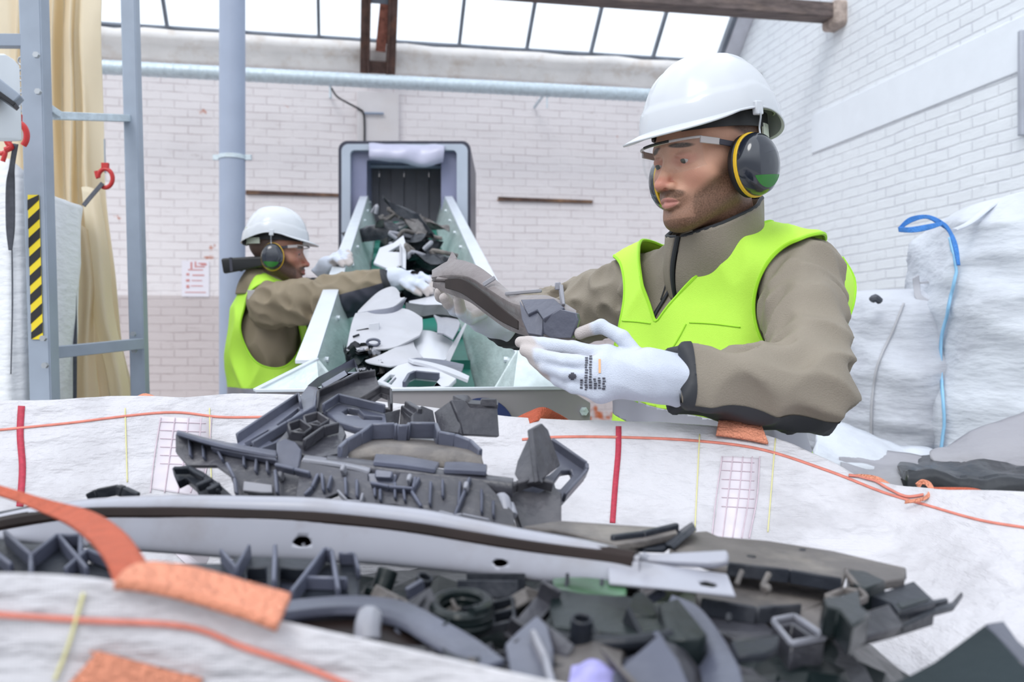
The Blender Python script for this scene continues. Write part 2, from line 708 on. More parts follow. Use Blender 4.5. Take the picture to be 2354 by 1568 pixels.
# two rusty wall slots, their dark recess painted as solid bars
for n_, (x0, x1, y0, y1) in enumerate(((565, 780, 444, 450), (1145, 1362, 459, 465))):
    p, q = onwall(x0, y0, 0.012), onwall(x1, y1, 0.012)
    k = MB()
    k.bar(p, q, 0.035, 0.02)
    k.bar(p + Vector((0, 0, .02)), q + Vector((0, 0, .012)), 0.02, 0.012)
    o = k.build('iron_lintel', M_ledge, bevel=0.003)
    tag(o, ['rusty iron bar let into the back wall left of the conveyor hood', 'rusty iron bar let into the back wall between the hood and the bearded worker'][n_], 'iron bar')

# notice on the wall
p0, p1 = onwall(418, 600, 0.004), onwall(481, 600, 0.004)
z0, z1 = onwall(450, 682).z, onwall(450, 600).z
k = MB()
k.add([Vector((p0.x, p0.y, z0)), Vector((p1.x, p1.y, z0)), Vector((p1.x, p1.y, z1)), Vector((p0.x, p0.y, z1))] + [v + BN * 0.003 for v in (Vector((p0.x, p0.y, z0)), Vector((p1.x, p1.y, z0)), Vector((p1.x, p1.y, z1)), Vector((p0.x, p0.y, z1)))],
      [(0, 1, 2, 3), (7, 6, 5, 4), (0, 4, 5, 1), (1, 5, 6, 2), (2, 6, 7, 3), (3, 7, 4, 0)])
po = k.build('safety_notice', mat('paper', (0.80, 0.76, 0.82), 0.6))
tag(po, 'small white paper notice with red symbols taped to the back wall', 'notice')
M_redp = mat('red_print', (0.62, 0.25, 0.24), 0.6)
k = MB()
r_ = rid(3)
e0 = (p1 - p0)
for (u, v, w, h_) in ((.35, .86, .06, .2), (.5, .9, .05, .16), (.68, .84, .3, .03), (.8, .9, .2, .04), (.22, .62, .1, .06), (.22, .45, .12, .06), (.22, .28, .1, .08), (.6, .6, .4, .03), (.55, .45, .35, .02), (.55, .3, .4, .02), (.5, .12, .7, .02), (.74, .93, .26, .03), (.5, .75, .5, .025)):
    cpt = p0 + e0 * u
    cpt.z = z0 + (z1 - z0) * v
    k.box(cpt + BN * 0.0045, (w * 0.25, 0.002, h_ * 0.33), Matrix.Rotation(0.19, 3, 'Z'))
k.build('printed_mark', M_redp, po)

# blue-grey round post with a pipe clamp
pc = P(534, 784, 5.2)
k = MB()
k.tube([(pc.x, pc.y, 0), (pc.x, pc.y, 1.5), (pc.x, pc.y, 3.0), (pc.x, pc.y, 4.6)], 0.073, 28)
post = k.build('steel_post', mat('post_paint', (0.33, 0.38, 0.50), 0.45, var=0.04), smooth=True)
tag(post, 'round blue-grey steel post rising behind the profile worker', 'post')
k = MB()
zc = H + (784 - 362) / F * 5.2
k.tube([(pc.x, pc.y, zc - 0.012), (pc.x, pc.y, zc + 0.012)], 0.078, 28)
for sg in (-1, 1):
    k.box((pc.x + sg * 0.09, pc.y, zc), (0.04, 0.02, 0.03))
k.build('pipe_clamp', M_galv, post, smooth=True)

# conduit on the right wall
p = onright(2352, 70, 0.03)
q = onright(2352, 312, 0.03)
k = MB()
k.bar(Vector((p.x, p.y, q.z)), p, 0.035, 0.05)
tag(k.build('wall_conduit', mat('grey_conduit', (0.4, 0.42, 0.48), 0.6, var=0.1), bevel=0.006), 'grey vertical conduit fixed to the far right of the white wall', 'conduit')
# broken hook / bracket remains near the corner
k = MB()
p = onright(1745, 172, 0.02)
k.bar(p, p - BW * 0.05 + Vector((0, 0, -0.09)), 0.05, 0.03)
k.bar(p + Vector((0, 0, .02)), p + BN * -0.03 - BW * 0.08 + Vector((0, 0, -.0)), 0.03, 0.03)
tag(k.build('broken_bracket', M_wood, bevel=0.006), 'broken dark stub sticking out of the white wall by the helmet', 'bracket')
# ================================================================ GEOMETRY TOOLS
from mathutils.bvhtree import BVHTree


def clip_mesh(vs, fs, field, uvs=None):
    """keep the part of a surface where field < 0, cutting faces cleanly along field = 0"""
    vs = [Vector(v) for v in vs]
    f = [field(v) for v in vs] if callable(field) else list(field)
    out_v, out_f = list(vs), []
    cut = {}
    fl = list(f)

    def mid(a, b):
        k = (a, b) if a < b else (b, a)
        if k not in cut:
            t = f[k[0]] / (f[k[0]] - f[k[1]])
            cut[k] = len(out_v)
            out_v.append(vs[k[0]].lerp(vs[k[1]], t))
        return cut[k]
    for q in fs:
        ins = [f[i] < 0 for i in q]
        if all(ins):
            out_f.append(tuple(q))
            continue
        if not any(ins):
            continue
        poly = []
        n = len(q)
        for i in range(n):
            a, b = q[i], q[(i + 1) % n]
            if f[a] < 0:
                poly.append(a)
            if (f[a] < 0) != (f[b] < 0):
                poly.append(mid(a, b))
        if len(poly) >= 3:
            out_f.append(tuple(poly))
    used = sorted({i for q in out_f for i in q})
    m = {i: k for k, i in enumerate(used)}
    return [out_v[i] for i in used], [tuple(m[i] for i in q) for q in out_f]


class Grid:
    """a box of sample points for building closed organic forms from blended solids"""

    def __init__(s, lo, hi, h):
        s.h = h
        s.lo = np.array(lo, float)
        n = [int(math.ceil((hi[i] - lo[i]) / h)) + 1 for i in range(3)]
        s.x = (lo[0] + h * np.arange(n[0], dtype=np.float32))[:, None, None]
        s.y = (lo[1] + h * np.arange(n[1], dtype=np.float32))[None, :, None]
        s.z = (lo[2] + h * np.arange(n[2], dtype=np.float32))[None, None, :]
        s.shape = tuple(n)

    def cap(s, a, b, ra, rb=None):
        """tapered capsule"""
        rb = ra if rb is None else rb
        a, b = np.array(a, np.float32), np.array(b, np.float32)
        d = b - a
        L = float(d @ d) + 1e-12
        px, py, pz = s.x - a[0], s.y - a[1], s.z - a[2]
        t = np.clip((px * d[0] + py * d[1] + pz * d[2]) / L, 0, 1)
        return np.sqrt((px - t * d[0]) ** 2 + (py - t * d[1]) ** 2 + (pz - t * d[2]) ** 2) - (ra + (rb - ra) * t)

    def ell(s, c, r, R=None):
        px, py, pz = s.x - c[0], s.y - c[1], s.z - c[2]
        if R is not None:
            R = np.array(R)          # rows: local axes
            qx = R[0, 0] * px + R[0, 1] * py + R[0, 2] * pz
            qy = R[1, 0] * px + R[1, 1] * py + R[1, 2] * pz
            qz = R[2, 0] * px + R[2, 1] * py + R[2, 2] * pz
            px, py, pz = qx, qy, qz
        k0 = np.sqrt((px / r[0]) ** 2 + (py / r[1]) ** 2 + (pz / r[2]) ** 2)
        k1 = np.sqrt((px / r[0] ** 2) ** 2 + (py / r[1] ** 2) ** 2 + (pz / r[2] ** 2) ** 2) + 1e-9
        return (k0 * (k0 - 1) / k1).astype(np.float32)

    def mesh(s, d):
        """surface where d = 0"""
        nx, ny, nz = s.shape
        ins = d < 0
        c = np.zeros((nx - 1, ny - 1, nz - 1), np.int8)
        for i in (0, 1):
            for j in (0, 1):
                for k in (0, 1):
                    c += ins[i:nx - 1 + i, j:ny - 1 + j, k:nz - 1 + k]
        mixed = (c > 0) & (c < 8)
        idx = np.argwhere(mixed)
        num = -np.ones(mixed.shape, np.int64)
        num[mixed] = np.arange(len(idx))
        corners = [(i, j, k) for i in (0, 1) for j in (0, 1) for k in (0, 1)]
        val = {q: d[idx[:, 0] + q[0], idx[:, 1] + q[1], idx[:, 2] + q[2]] for q in corners}
        acc = np.zeros((len(idx), 3))
        cnt = np.zeros(len(idx))
        for q in corners:
            for ax in range(3):
                if q[ax] == 0:
                    w = list(q)
                    w[ax] = 1
                    a, b = val[q], val[tuple(w)]
                    m = (a < 0) != (b < 0)
                    t = np.where(m, a / np.where(m, a - b, 1), 0)
                    for e in range(3):
                        acc[:, e] += np.where(m, q[e] + (t if e == ax else 0), 0)
                    cnt += m
        v = (idx + acc / cnt[:, None]) * s.h + s.lo
        faces = []
        for ax in range(3):
            o1, o2 = (ax + 1) % 3, (ax + 2) % 3
            sl0 = [slice(None)] * 3
            sl1 = [slice(None)] * 3
            sl0[ax] = slice(0, -1)
            sl1[ax] = slice(1, None)
            ch = ins[tuple(sl0)] != ins[tuple(sl1)]
            e = np.argwhere(ch)
            e = e[(e[:, o1] > 0) & (e[:, o2] > 0) & (e[:, o1] < s.shape[o1] - 1) & (e[:, o2] < s.shape[o2] - 1)]
            st = ins[e[:, 0], e[:, 1], e[:, 2]]

            def cell(a1, a2):
                g = e.copy()
                g[:, o1] += a1
                g[:, o2] += a2
                return num[g[:, 0], g[:, 1], g[:, 2]]
            q = np.stack([cell(-1, -1), cell(0, -1), cell(0, 0), cell(-1, 0)], 1)
            q[~st] = q[~st][:, ::-1]
            faces.append(q)
        return v, np.concatenate(faces)


def smin(a, b, k):
    h = np.maximum(k - np.abs(a - b), 0) / k
    return np.minimum(a, b) - h * h * k * 0.25


def smax(a, b, k):
    return -smin(-a, -b, k)


def npmesh(v, f, name='m'):
    me = bpy.data.meshes.new(name)
    f = np.asarray(f)
    me.vertices.add(len(v))
    me.vertices.foreach_set('co', np.asarray(v, np.float32).ravel())
    me.loops.add(f.size)
    me.loops.foreach_set('vertex_index', f.ravel().astype(np.int32))
    me.polygons.add(len(f))
    me.polygons.foreach_set('loop_start', (np.arange(len(f)) * f.shape[1]).astype(np.int32))
    me.update(calc_edges=True)
    me.validate()
    return me


def relax(v, f, n=1, w=0.5):
    """a few smoothing passes"""
    v = v.copy()
    a = np.concatenate([f[:, i] for i in range(f.shape[1])] * 2)
    b = np.concatenate([f[:, (i + 1) % f.shape[1]] for i in range(f.shape[1])] + [f[:, i - 1] for i in range(f.shape[1])])
    for _ in range(n):
        s = np.zeros_like(v)
        c = np.zeros(len(v))
        np.add.at(s, a, v[b])
        np.add.at(c, a, 1)
        v += w * (s / c[:, None] - v)
    return v


class Plane:
    """a real plane through three points given as (px, py, depth) on the photo"""

    def __init__(s, a, b, c):
        a, b, c = [P(*q) if not isinstance(q, Vector) else q for q in (a, b, c)]
        s.o = a
        s.n = (b - a).cross(c - a).normalized()
        if s.n.y > 0:
            s.n = -s.n

    def at(s, px, py):
        d = Vector(((px - 1177) / F, 1.0, -(py - 784) / F))
        o = Vector((0, 0, H))
        return o + d * ((s.o - o).dot(s.n) / d.dot(s.n))


def zplane(z, ax=0.0, ay=0.0, x0=0.0, y0=0.8):
    """nearly level plane: height z at (x0, y0), slopes ax and ay"""
    q = lambda x, y: Vector((x, y, z + ax * (x - x0) + ay * (y - y0)))
    return Plane(q(0, 0.8), q(1, 0.8), q(0, 1.8))


class Hit:
    def __init__(s, vs, fs):
        s.t = BVHTree.FromPolygons([tuple(v) for v in vs], [tuple(f) for f in fs])

    def at(s, px, py, off=0.0):
        d = Vector(((px - 1177) / F, 1.0, -(py - 784) / F)).normalized()
        p, n, i, t = s.t.ray_cast(Vector((0, 0, H)), d)
        if p is None:
            return None
        if n.dot(d) > 0:
            n = -n
        return p + n * off


def zmap(zs, ox, oy):
    """coordinates read off an enlarged crop -> photo pixels"""
    return lambda L: [(ox + zs * x, oy + zs * y) for x, y in L]
# ================================================================ BIG BAG IN FRONT
def cloth_mat(name, col, weave=900, tint=(0.6, 0.58, 0.6), wr=0.45):
    m, nt, b, N, L = nodes(name)
    b.inputs['Roughness'].default_value = 0.62
    b.inputs['Specular IOR Level'].default_value = 0.3
    b.inputs['Subsurface Weight'].default_value = 0.0
    tc = N('ShaderNodeTexCoord')
    n = N('ShaderNodeTexNoise')
    n.inputs['Scale'].default_value = 5
    n.inputs['Detail'].default_value = 9
    n.inputs['Roughness'].default_value = 0.65
    L(tc.outputs['Object'], n.inputs['Vector'])
    r = N('ShaderNodeValToRGB')
    r.color_ramp.elements[0].position = 0.32
    r.color_ramp.elements[0].color = (*tint, 1)
    r.color_ramp.elements[1].position = 0.52
    r.color_ramp.elements[1].color = (*col, 1)
    L(n.outputs['Fac'], r.inputs[0])
    L(r.outputs[0], b.inputs['Base Color'])
    w = N('ShaderNodeTexWave')
    w.inputs['Scale'].default_value = weave / 6
    w.bands_direction = 'X'
    L(tc.outputs['Object'], w.inputs[0])
    w2 = N('ShaderNodeTexWave')
    w2.inputs['Scale'].default_value = weave / 6
    w2.bands_direction = 'Z'
    L(tc.outputs['Object'], w2.inputs[0])
    mp = N('ShaderNodeMapping')
    mp.inputs['Scale'].default_value = (1, 1, 3.2)
    L(tc.outputs['Object'], mp.inputs[0])
    n2 = N('ShaderNodeTexNoise')
    n2.inputs['Scale'].default_value = 14
    n2.inputs['Detail'].default_value = 5
    L(mp.outputs[0], n2.inputs['Vector'])
    a = N('ShaderNodeMath')
    a.operation = 'ADD'
    L(w.outputs['Fac'], a.inputs[0])
    L(w2.outputs['Fac'], a.inputs[1])
    a2 = N('ShaderNodeMath')
    a2.operation = 'MULTIPLY_ADD'
    L(a.outputs[0], a2.inputs[0])
    a2.inputs[1].default_value = 0.006
    L(n2.outputs['Fac'], a2.inputs[2])
    bp = N('ShaderNodeBump')
    bp.inputs['Strength'].default_value = wr
    bp.inputs['Distance'].default_value = 0.02
    L(a2.outputs[0], bp.inputs['Height'])
    L(bp.outputs[0], b.inputs['Normal'])
    # thin woven plastic lets some light through
    tl = N('ShaderNodeBsdfTranslucent')
    tl.inputs[0].default_value = (*[min(1, c * 1.1) for c in col], 1)
    ms = N('ShaderNodeMixShader')
    ms.inputs[0].default_value = 0.25
    L(b.outputs[0], ms.inputs[1])
    L(tl.outputs[0], ms.inputs[2])
    L(ms.outputs[0], nt.nodes['Material Output'].inputs[0])
    return m


M_bag = cloth_mat('woven_white_polypropylene', (0.74, 0.725, 0.76), tint=(0.53, 0.515, 0.54), wr=0.95)
M_bag2 = cloth_mat('woven_white_polypropylene_clean', (0.76, 0.79, 0.85), tint=(0.66, 0.68, 0.74))
M_orange = mat('orange_webbing', (0.66, 0.14, 0.07), 0.7, var=0.12, vs=40, bump=0.8, bs=260, stretch=(1, 3, 1))
M_orange2 = mat('orange_webbing_light', (0.88, 0.34, 0.21), 0.75, var=0.10, vs=60, bump=1.0, bs=240)
M_redline = mat('red_woven_stripe', (0.42, 0.03, 0.06), 0.7, var=0.15, vs=200)
M_oseam = mat('orange_seam_thread', (0.62, 0.20, 0.15), 0.7, var=0.15, vs=60)
M_yel = mat('yellow_thread', (0.66, 0.62, 0.30), 0.8)
M_print = mat('faded_magenta_print', (0.56, 0.45, 0.51), 0.8, var=0.1, vs=60)
M_pink = mat('faded_pink_ground', (0.63, 0.58, 0.63), 0.8, var=0.05, vs=40)

RIM = [  # px, py, depth of the rim; then px, py, depth of the inner lower edge
    (-900, 1100, 0.85, -900, 1500, 0.75), (-420, 965, 1.10, -420, 1260, 1.0), (-150, 938, 1.22, -150, 1240, 1.07), (0, 931, 1.26, 0, 1235, 1.10), (250, 921, 1.29, 250, 1235, 1.12),
    (430, 925, 1.31, 430, 1240, 1.13), (560, 916, 1.33, 560, 1240, 1.14), (760, 925, 1.34, 760, 1240, 1.14), (1000, 950, 1.35, 1000, 1245, 1.14),
    (1200, 967, 1.36, 1200, 1250, 1.13), (1430, 978, 1.35, 1430, 1262, 1.12), (1600, 987, 1.34, 1600, 1285, 1.10),
    (1760, 1012, 1.32, 1760, 1325, 1.07), (1900, 1066, 1.28, 1900, 1370, 1.02), (1990, 1108, 1.24, 2000, 1400, 0.98), (2130, 1130, 1.17, 2130, 1450, 0.92),
    (2354, 1142, 1.06, 2330, 1520, 0.80), (2620, 1180, 0.95, 2560, 1560, 0.72), (3000, 1300, 0.78, 2750, 1800, 0.62),
    (3100, 1600, 0.56, 2700, 2000, 0.55), (2400, 1750, 0.44, 2200, 1950, 0.50), (1800, 1690, 0.45, 1750, 1900, 0.53), (1480, 1625, 0.47, 1500, 1850, 0.55),
    (1200, 1565, 0.48, 1220, 1800, 0.57), (900, 1497, 0.49, 930, 1700, 0.58), (650, 1441, 0.495, 700, 1650, 0.58), (430, 1385, 0.495, 480, 1600, 0.58),
    (240, 1347, 0.49, 260, 1580, 0.58), (0, 1335, 0.48, 20, 1570, 0.58), (-300, 1330, 0.46, -250, 1560, 0.56), (-700, 1400, 0.50, -600, 1600, 0.58)]
rim = [P(a, b, c) for a, b, c, _, _, _ in RIM]
inn = [P(a, b, c) for _, _, _, a, b, c in RIM]
ctr = Vector((0.05, 0.88, 0))
n_r = len(rim)
out1, out2, out3, out4, lip = [], [], [], [], []
for i, p in enumerate(rim):
    d = Vector((p.x, p.y, 0)) - ctr
    d.z = 0
    d.normalize()
    front = max(0.0, -d.y)
    lip.append(p + d * 0.006 + Vector((0, 0, -0.004)))
    out1.append(p + d * (0.015 - 0.0 * front) + Vector((0, 0, -0.06)))
    out2.append(p + d * (0.030 + 0.00 * front) + Vector((0, 0, -0.22)))
    out3.append(p + d * 0.04 + Vector((0, 0, -0.60)))
    q = p + d * 0.02
    out4.append(Vector((q.x, q.y, 0.0)))
mid1 = [r_.lerp(i_, 0.32) + Vector((0, 0, -0.012)) for r_, i_ in zip(rim, inn)]
mid2 = [r_.lerp(i_, 0.68) + Vector((0, 0, -0.012)) for r_, i_ in zip(rim, inn)]
low = [i_ + (Vector((ctr.x, ctr.y, i_.z)) - i_) * 0.25 + Vector((0, 0, -0.05)) for i_ in inn]
low2 = [i_ + (Vector((ctr.x, ctr.y, i_.z)) - i_) * 0.7 + Vector((0, 0, -0.09)) for i_ in inn]
rows = [out4, out3, out2, out1, lip, rim, mid1, mid2, inn, low, low2]
rows = [r_ + [r_[0]] for r_ in rows]


def bagwob(v, u, w):
    a = 0.011 * vnoise(v, 5.5, 3) + 0.009 * vnoise((v.x * 4 + v.z * 4, v.y * 3, v.z * 20), 1.0, 8) + 0.003 * vnoise(v, 26, 1)
    d = Vector((v.x, v.y, 0)) - Vector((ctr.x, ctr.y, 0))
    d.normalize()
    if v.z < 0.02:
        return Vector((0, 0, 0))
    return d * a + Vector((0, 0, 0.35 * a))


vs, fs = sheet(rows, 7, 7, wob=bagwob)
bag = link('bulk_bag', mesh(vs, fs), M_bag)
solid(bag, 0.0015)
tag(bag, 'huge open white woven bulk bag in front, filled with dark scrap plastic', 'bulk bag')
BH = Hit(vs, fs)


def on_bag_ribbon(name, pts, w, m, off=0.0015, t=0.001, step=8, vert=False):
    """strip lying on the cloth along photo pixels; w is its half width in pixels"""
    line = crom([Vector((x, y, 0)) for x, y in pts], step)
    top, bot = [], []
    for i, q in enumerate(line):
        d = (line[min(i + 1, len(line) - 1)] - line[max(i - 1, 0)]).normalized()
        nn = Vector((-d.y, d.x, 0))
        a = BH.at(q.x + nn.x * w, q.y + nn.y * w, off)
        b = BH.at(q.x - nn.x * w, q.y - nn.y * w, off)
        if a is None or b is None:
            continue
        top.append(a)
        bot.append(b)
    n = len(top)
    o = link(name, mesh(top + bot, [(i, i + 1, n + i + 1, n + i) for i in range(n - 1)]), m, bag)
    solid(o, t)
    return o


on_bag_ribbon('hem_seam', [(-60, 996), (0, 990), (150, 975), (380, 950), (520, 961), (700, 957)], 2.4, M_oseam)
on_bag_ribbon('hem_seam', [(1200, 1012), (1290, 1006), (1430, 1007), (1600, 1015), (1750, 1035), (1900, 1083), (2010, 1126), (2060, 1143), (2130, 1163), (2250, 1197), (2354, 1215), (2420, 1225)], 2.6, M_oseam)
on_bag_ribbon('hem_seam', [(1950, 1096), (2000, 1104), (2045, 1128), (2085, 1145), (2125, 1141)], 2.5, M_oseam, off=0.003)
on_bag_ribbon('woven_red_stripe', [(50, 935), (47, 1000), (52, 1080), (46, 1166)], 8, M_redline, step=10)
on_bag_ribbon('woven_red_stripe', [(1422, 982), (1421, 1040), (1414, 1120), (1408, 1204)], 6.5, M_redline, step=10)
for x0, x1 in ((288, 293), (482, 486), (1608, 1597), (1783, 1765)):
    on_bag_ribbon('yellow_thread', [(x0, 940 if x0 < 900 else 1000), (x1, 1110 if x0 < 900 else 1225)], 1.4, M_yel, step=14)
for xa, xb, ya, yb in ((362, 478, 962, 1135), (1652, 1738, 1052, 1240), (385, 480, 1258, 1290)):
    g = on_bag_ribbon('print_patch', [((xa + xb) / 2 + 6, ya), ((xa + xb) / 2, (ya + yb) / 2), ((xa + xb) / 2 - 14, yb)], (xb - xa) / 2, M_pink, off=0.0012, t=0.0004, step=10)
    if yb - ya < 60:
        continue
    for q in (0.0, 0.28, 0.55, 0.8, 1.0):
        x = xa + (xb - xa) * q
        on_bag_ribbon('print_line', [(x + 8, ya), (x - 2 + 8 * (q - .5), (ya + yb) / 2), (x - 16, yb)], 1.3, M_print, off=0.0022, t=0.0004, step=10)
    for q in range(6):
        y = ya + (yb - ya) * (q + .5) / 9
        on_bag_ribbon('print_line', [(xa + 6, y), (xb - 4, y + 4)], 0.7, M_print, off=0.0022, t=0.0004, step=6)
# front outside: stitched seam below the rim
on_bag_ribbon('hem_seam', [(-60, 1408), (0, 1410), (200, 1424), (430, 1440), (560, 1485), (700, 1530), (800, 1570), (900, 1620)], 7, M_oseam, off=0.003)
on_bag_ribbon('yellow_thread', [(196, 1362), (165, 1470), (130, 1560)], 3.5, M_yel, off=0.003, step=10)


def strap(name, top, bot, t=0.003, m=None, parent=None, n=8):
    """webbing ribbon between two edges given as (px, py, depth)"""
    a, b = [P(*q) for q in top], [P(*q) for q in bot]
    mid = [(x + y) / 2 for x, y in zip(a, b)]
    vs, fs = sheet([a, mid, b], n, 3)
    o = link(name, mesh(vs, fs), m or M_orange, parent)
    solid(o, t)
    return o


strap('lifting_loop', [(-160, 1075, .80), (0, 1117, .74), (110, 1150, .69), (215, 1180, .64), (285, 1226, .585), (330, 1285, .53), (352, 1330, .505)],
      [(-160, 1105, .79), (0, 1141, .73), (95, 1178, .68), (160, 1208, .63), (212, 1250, .57), (246, 1296, .52), (262, 1345, .495)], parent=bag)
strap('sewn_loop_end', [(285, 1322, .49), (330, 1300, .50), (430, 1308, .505), (560, 1342, .505), (668, 1372, .50)],
      [(262, 1346, .475), (330, 1352, .478), (430, 1375, .478), (560, 1415, .478), (636, 1444, .474)], t=0.005, m=M_orange2, parent=bag)
on_bag_ribbon('sewn_loop_end', [(210, 1495), (290, 1525), (370, 1552), (480, 1590)], 2, M_orange2, off=0.002)
o = link('sewn_loop_end', mesh(*sheet([[BH.at(x, y, .004) for x, y in r_] for r_ in
         ([(228, 1492), (300, 1512), (380, 1534), (470, 1556)], [(195, 1530), (280, 1545), (370, 1560), (455, 1590)], [(150, 1580), (240, 1595), (340, 1620), (440, 1650)])], 5, 5)), M_orange2, bag)
solid(o, 0.004)
# loops standing on the far rim
strap('lifting_loop', [(1180, 965, 1.37), (1215, 948, 1.375), (1250, 937, 1.38), (1285, 952, 1.40), (1312, 968, 1.42)],
      [(1200, 985, 1.35), (1225, 972, 1.355), (1238, 968, 1.36), (1262, 972, 1.40), (1300, 985, 1.42)], parent=bag)
strap('lifting_loop', [(1652, 964, 1.345), (1680, 963, 1.345), (1720, 968, 1.34), (1750, 980, 1.335)],
      [(1646, 1000, 1.315), (1672, 1003, 1.315), (1722, 1011, 1.31), (1766, 1020, 1.305)], t=0.004, m=M_orange2, parent=bag)
strap('lifting_loop', [(316, 912, 1.36), (336, 906, 1.36), (370, 918, 1.35), (400, 932, 1.34)],
      [(330, 930, 1.34), (345, 926, 1.34), (372, 932, 1.335), (392, 942, 1.33)], m=M_orange2, parent=bag)
strap('lifting_loop', [(1935, 1098, 1.27), (1975, 1092, 1.27), (2020, 1098, 1.24), (2060, 1124, 1.22)],
      [(1945, 1106, 1.26), (1975, 1102, 1.26), (2015, 1108, 1.235), (2050, 1132, 1.215)], m=M_orange2, parent=bag)
strap('lifting_loop', [(2105, 1112, 1.2), (2120, 1102, 1.2), (2140, 1110, 1.19), (2146, 1130, 1.17), (2125, 1150, 1.15), (2080, 1158, 1.15)],
      [(2112, 1124, 1.2), (2120, 1114, 1.2), (2130, 1118, 1.19), (2134, 1130, 1.17), (2120, 1143, 1.15), (2082, 1150, 1.15)], m=M_orange2, parent=bag)
strap('lifting_loop', [(2140, 1122, 1.18), (2190, 1122, 1.17), (2240, 1124, 1.15), (2270, 1135, 1.13), (2282, 1152, 1.11)],
      [(2140, 1134, 1.17), (2185, 1138, 1.16), (2225, 1145, 1.14), (2250, 1152, 1.12), (2280, 1157, 1.105)], m=M_orange, parent=bag)

# ================================================================ SCRAP PLASTIC IN THE BAG
M_p1 = mat('dusty_grey_plastic', (0.050, 0.050, 0.062), 0.34, var=0.5, vs=9, bump=0.3, bs=45, dirt=(0.17, 0.16, 0.17), dirt_s=7, dirt_a=0.6)
M_p2 = mat('dark_grey_plastic', (0.018, 0.021, 0.029), 0.38, var=0.4, vs=9, bump=0.15, bs=80, spec=0.3, dirt=(0.22, 0.22, 0.24), dirt_s=8, dirt_a=0.35)
M_p3 = mat('brown_grey_dusty_plastic', (0.115, 0.103, 0.10), 0.55, var=0.3, vs=12, bump=0.3, bs=60, dirt=(0.35, 0.31, 0.27), dirt_s=9, dirt_a=0.6)
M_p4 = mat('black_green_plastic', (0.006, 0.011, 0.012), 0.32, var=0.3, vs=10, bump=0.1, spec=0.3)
M_p5 = mat('blue_grey_plastic', (0.085, 0.092, 0.130), 0.33, var=0.35, vs=9, bump=0.1, dirt=(0.28, 0.28, 0.32), dirt_a=0.4)
M_p6 = mat('light_grey_plastic', (0.28, 0.285, 0.33), 0.38, var=0.15, vs=7, bump=0.1, dirt=(0.30, 0.27, 0.26), dirt_a=0.5)
M_p8 = mat('dark_slate_plastic', (0.016, 0.024, 0.028), 0.6, var=0.3, vs=8, bump=0.3, bs=50, spec=0.2, dirt=(0.07, 0.08, 0.08), dirt_a=0.5)
M_p7 = mat('brown_black_plastic', (0.018, 0.011, 0.010), 0.5, spec=0.2, var=0.3, vs=12)

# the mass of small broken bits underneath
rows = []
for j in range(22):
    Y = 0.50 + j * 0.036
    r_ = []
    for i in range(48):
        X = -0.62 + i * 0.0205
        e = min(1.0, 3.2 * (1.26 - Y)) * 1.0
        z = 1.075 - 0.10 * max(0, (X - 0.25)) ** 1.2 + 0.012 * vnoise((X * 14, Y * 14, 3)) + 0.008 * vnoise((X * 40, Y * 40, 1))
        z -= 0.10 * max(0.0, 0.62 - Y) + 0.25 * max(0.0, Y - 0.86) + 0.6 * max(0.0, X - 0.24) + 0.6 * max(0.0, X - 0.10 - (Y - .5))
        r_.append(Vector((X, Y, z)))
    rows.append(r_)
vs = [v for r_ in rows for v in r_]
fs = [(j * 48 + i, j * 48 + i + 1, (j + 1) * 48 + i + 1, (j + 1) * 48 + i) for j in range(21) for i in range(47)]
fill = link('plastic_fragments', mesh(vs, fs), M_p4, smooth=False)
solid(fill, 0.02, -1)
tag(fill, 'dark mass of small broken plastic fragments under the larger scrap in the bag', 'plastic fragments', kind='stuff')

z8 = zmap(0.5115, 1150, 1080)
z7 = zmap(0.5098, 0, 1080)
z6 = zmap(0.446, 350, 820)


def scrap(name, label, parts, cat='plastic part', group=None):
    """parts: (kind, material, data...) ; the first is the body, the rest its children"""
    root = None
    flat_ = [parts[0]] + [(pt[0], pt[1], s_) for pt in parts[1:] for s_ in pt[2:]]
    for i, pt in enumerate(flat_):
        k = MB()
        nm, m = pt[0], pt[1]
        bev = 0.0012
        for s_ in pt[2:]:
            if s_[0] == 'poly':          # outline, plane, thickness, holes
                _, L, pl, t = s_[:4]
                holes = s_[4] if len(s_) > 4 else []
                k.prism([[pl.at(*q) for q in L]] + [[pl.at(*q) for q in h] for h in holes], pl.n, -t)
            elif s_[0] == 'rib':         # a bar along points on a plane
                _, L, pl, w, h = s_[:5]
                lift = s_[5] if len(s_) > 5 else 0.0
                pts = [pl.at(*q) + pl.n * lift for q in L]
                for a, b in zip(pts[:-1], pts[1:]):
                    k.bar(a, b, w * .7, h, up=pl.n)
            elif s_[0] == 'bar':
                _, pts, w, h = s_[:4]
                for a, b in zip(pts[:-1], pts[1:]):
                    k.bar(a, b, w, h)
            elif s_[0] == 'strip':       # sheet through rows of (px, py, depth)
                _, rws, t = s_[:3]
                v_, f_ = sheet([[P(*q) for q in r_] for r_ in rws], 5, 3)
                n = len(v_)
                # give it thickness
                nr = []
                me_ = mesh(v_, f_)
                nr = [vv.normal.copy() for vv in me_.vertices]
                k.add(v_ + [a - b * t for a, b in zip(v_, nr)], list(f_) + [tuple(x + n for x in reversed(q)) for q in f_])
                edges = {}
                for q in f_:
                    for a, b in zip(q, q[1:] + q[:1]):
                        edges[(a, b)] = 1
                base = len(k.v) - 2 * n
                for (a, b) in edges:
                    if (b, a) not in edges:
                        k.f.append((base + b, base + a, base + a + n, base + b + n))
            elif s_[0] == 'tube':
                _, pts, r_ = s_[:3]
                k.tube(crom(pts, 5), r_, 10)
            elif s_[0] == 'raw':
                k.add(s_[1], s_[2])
        o = k.build(nm if i else name, m, root, bevel=bev, seg=1)
        if i == 0:
            root = o
            tag(o, label, cat, group)
    return root
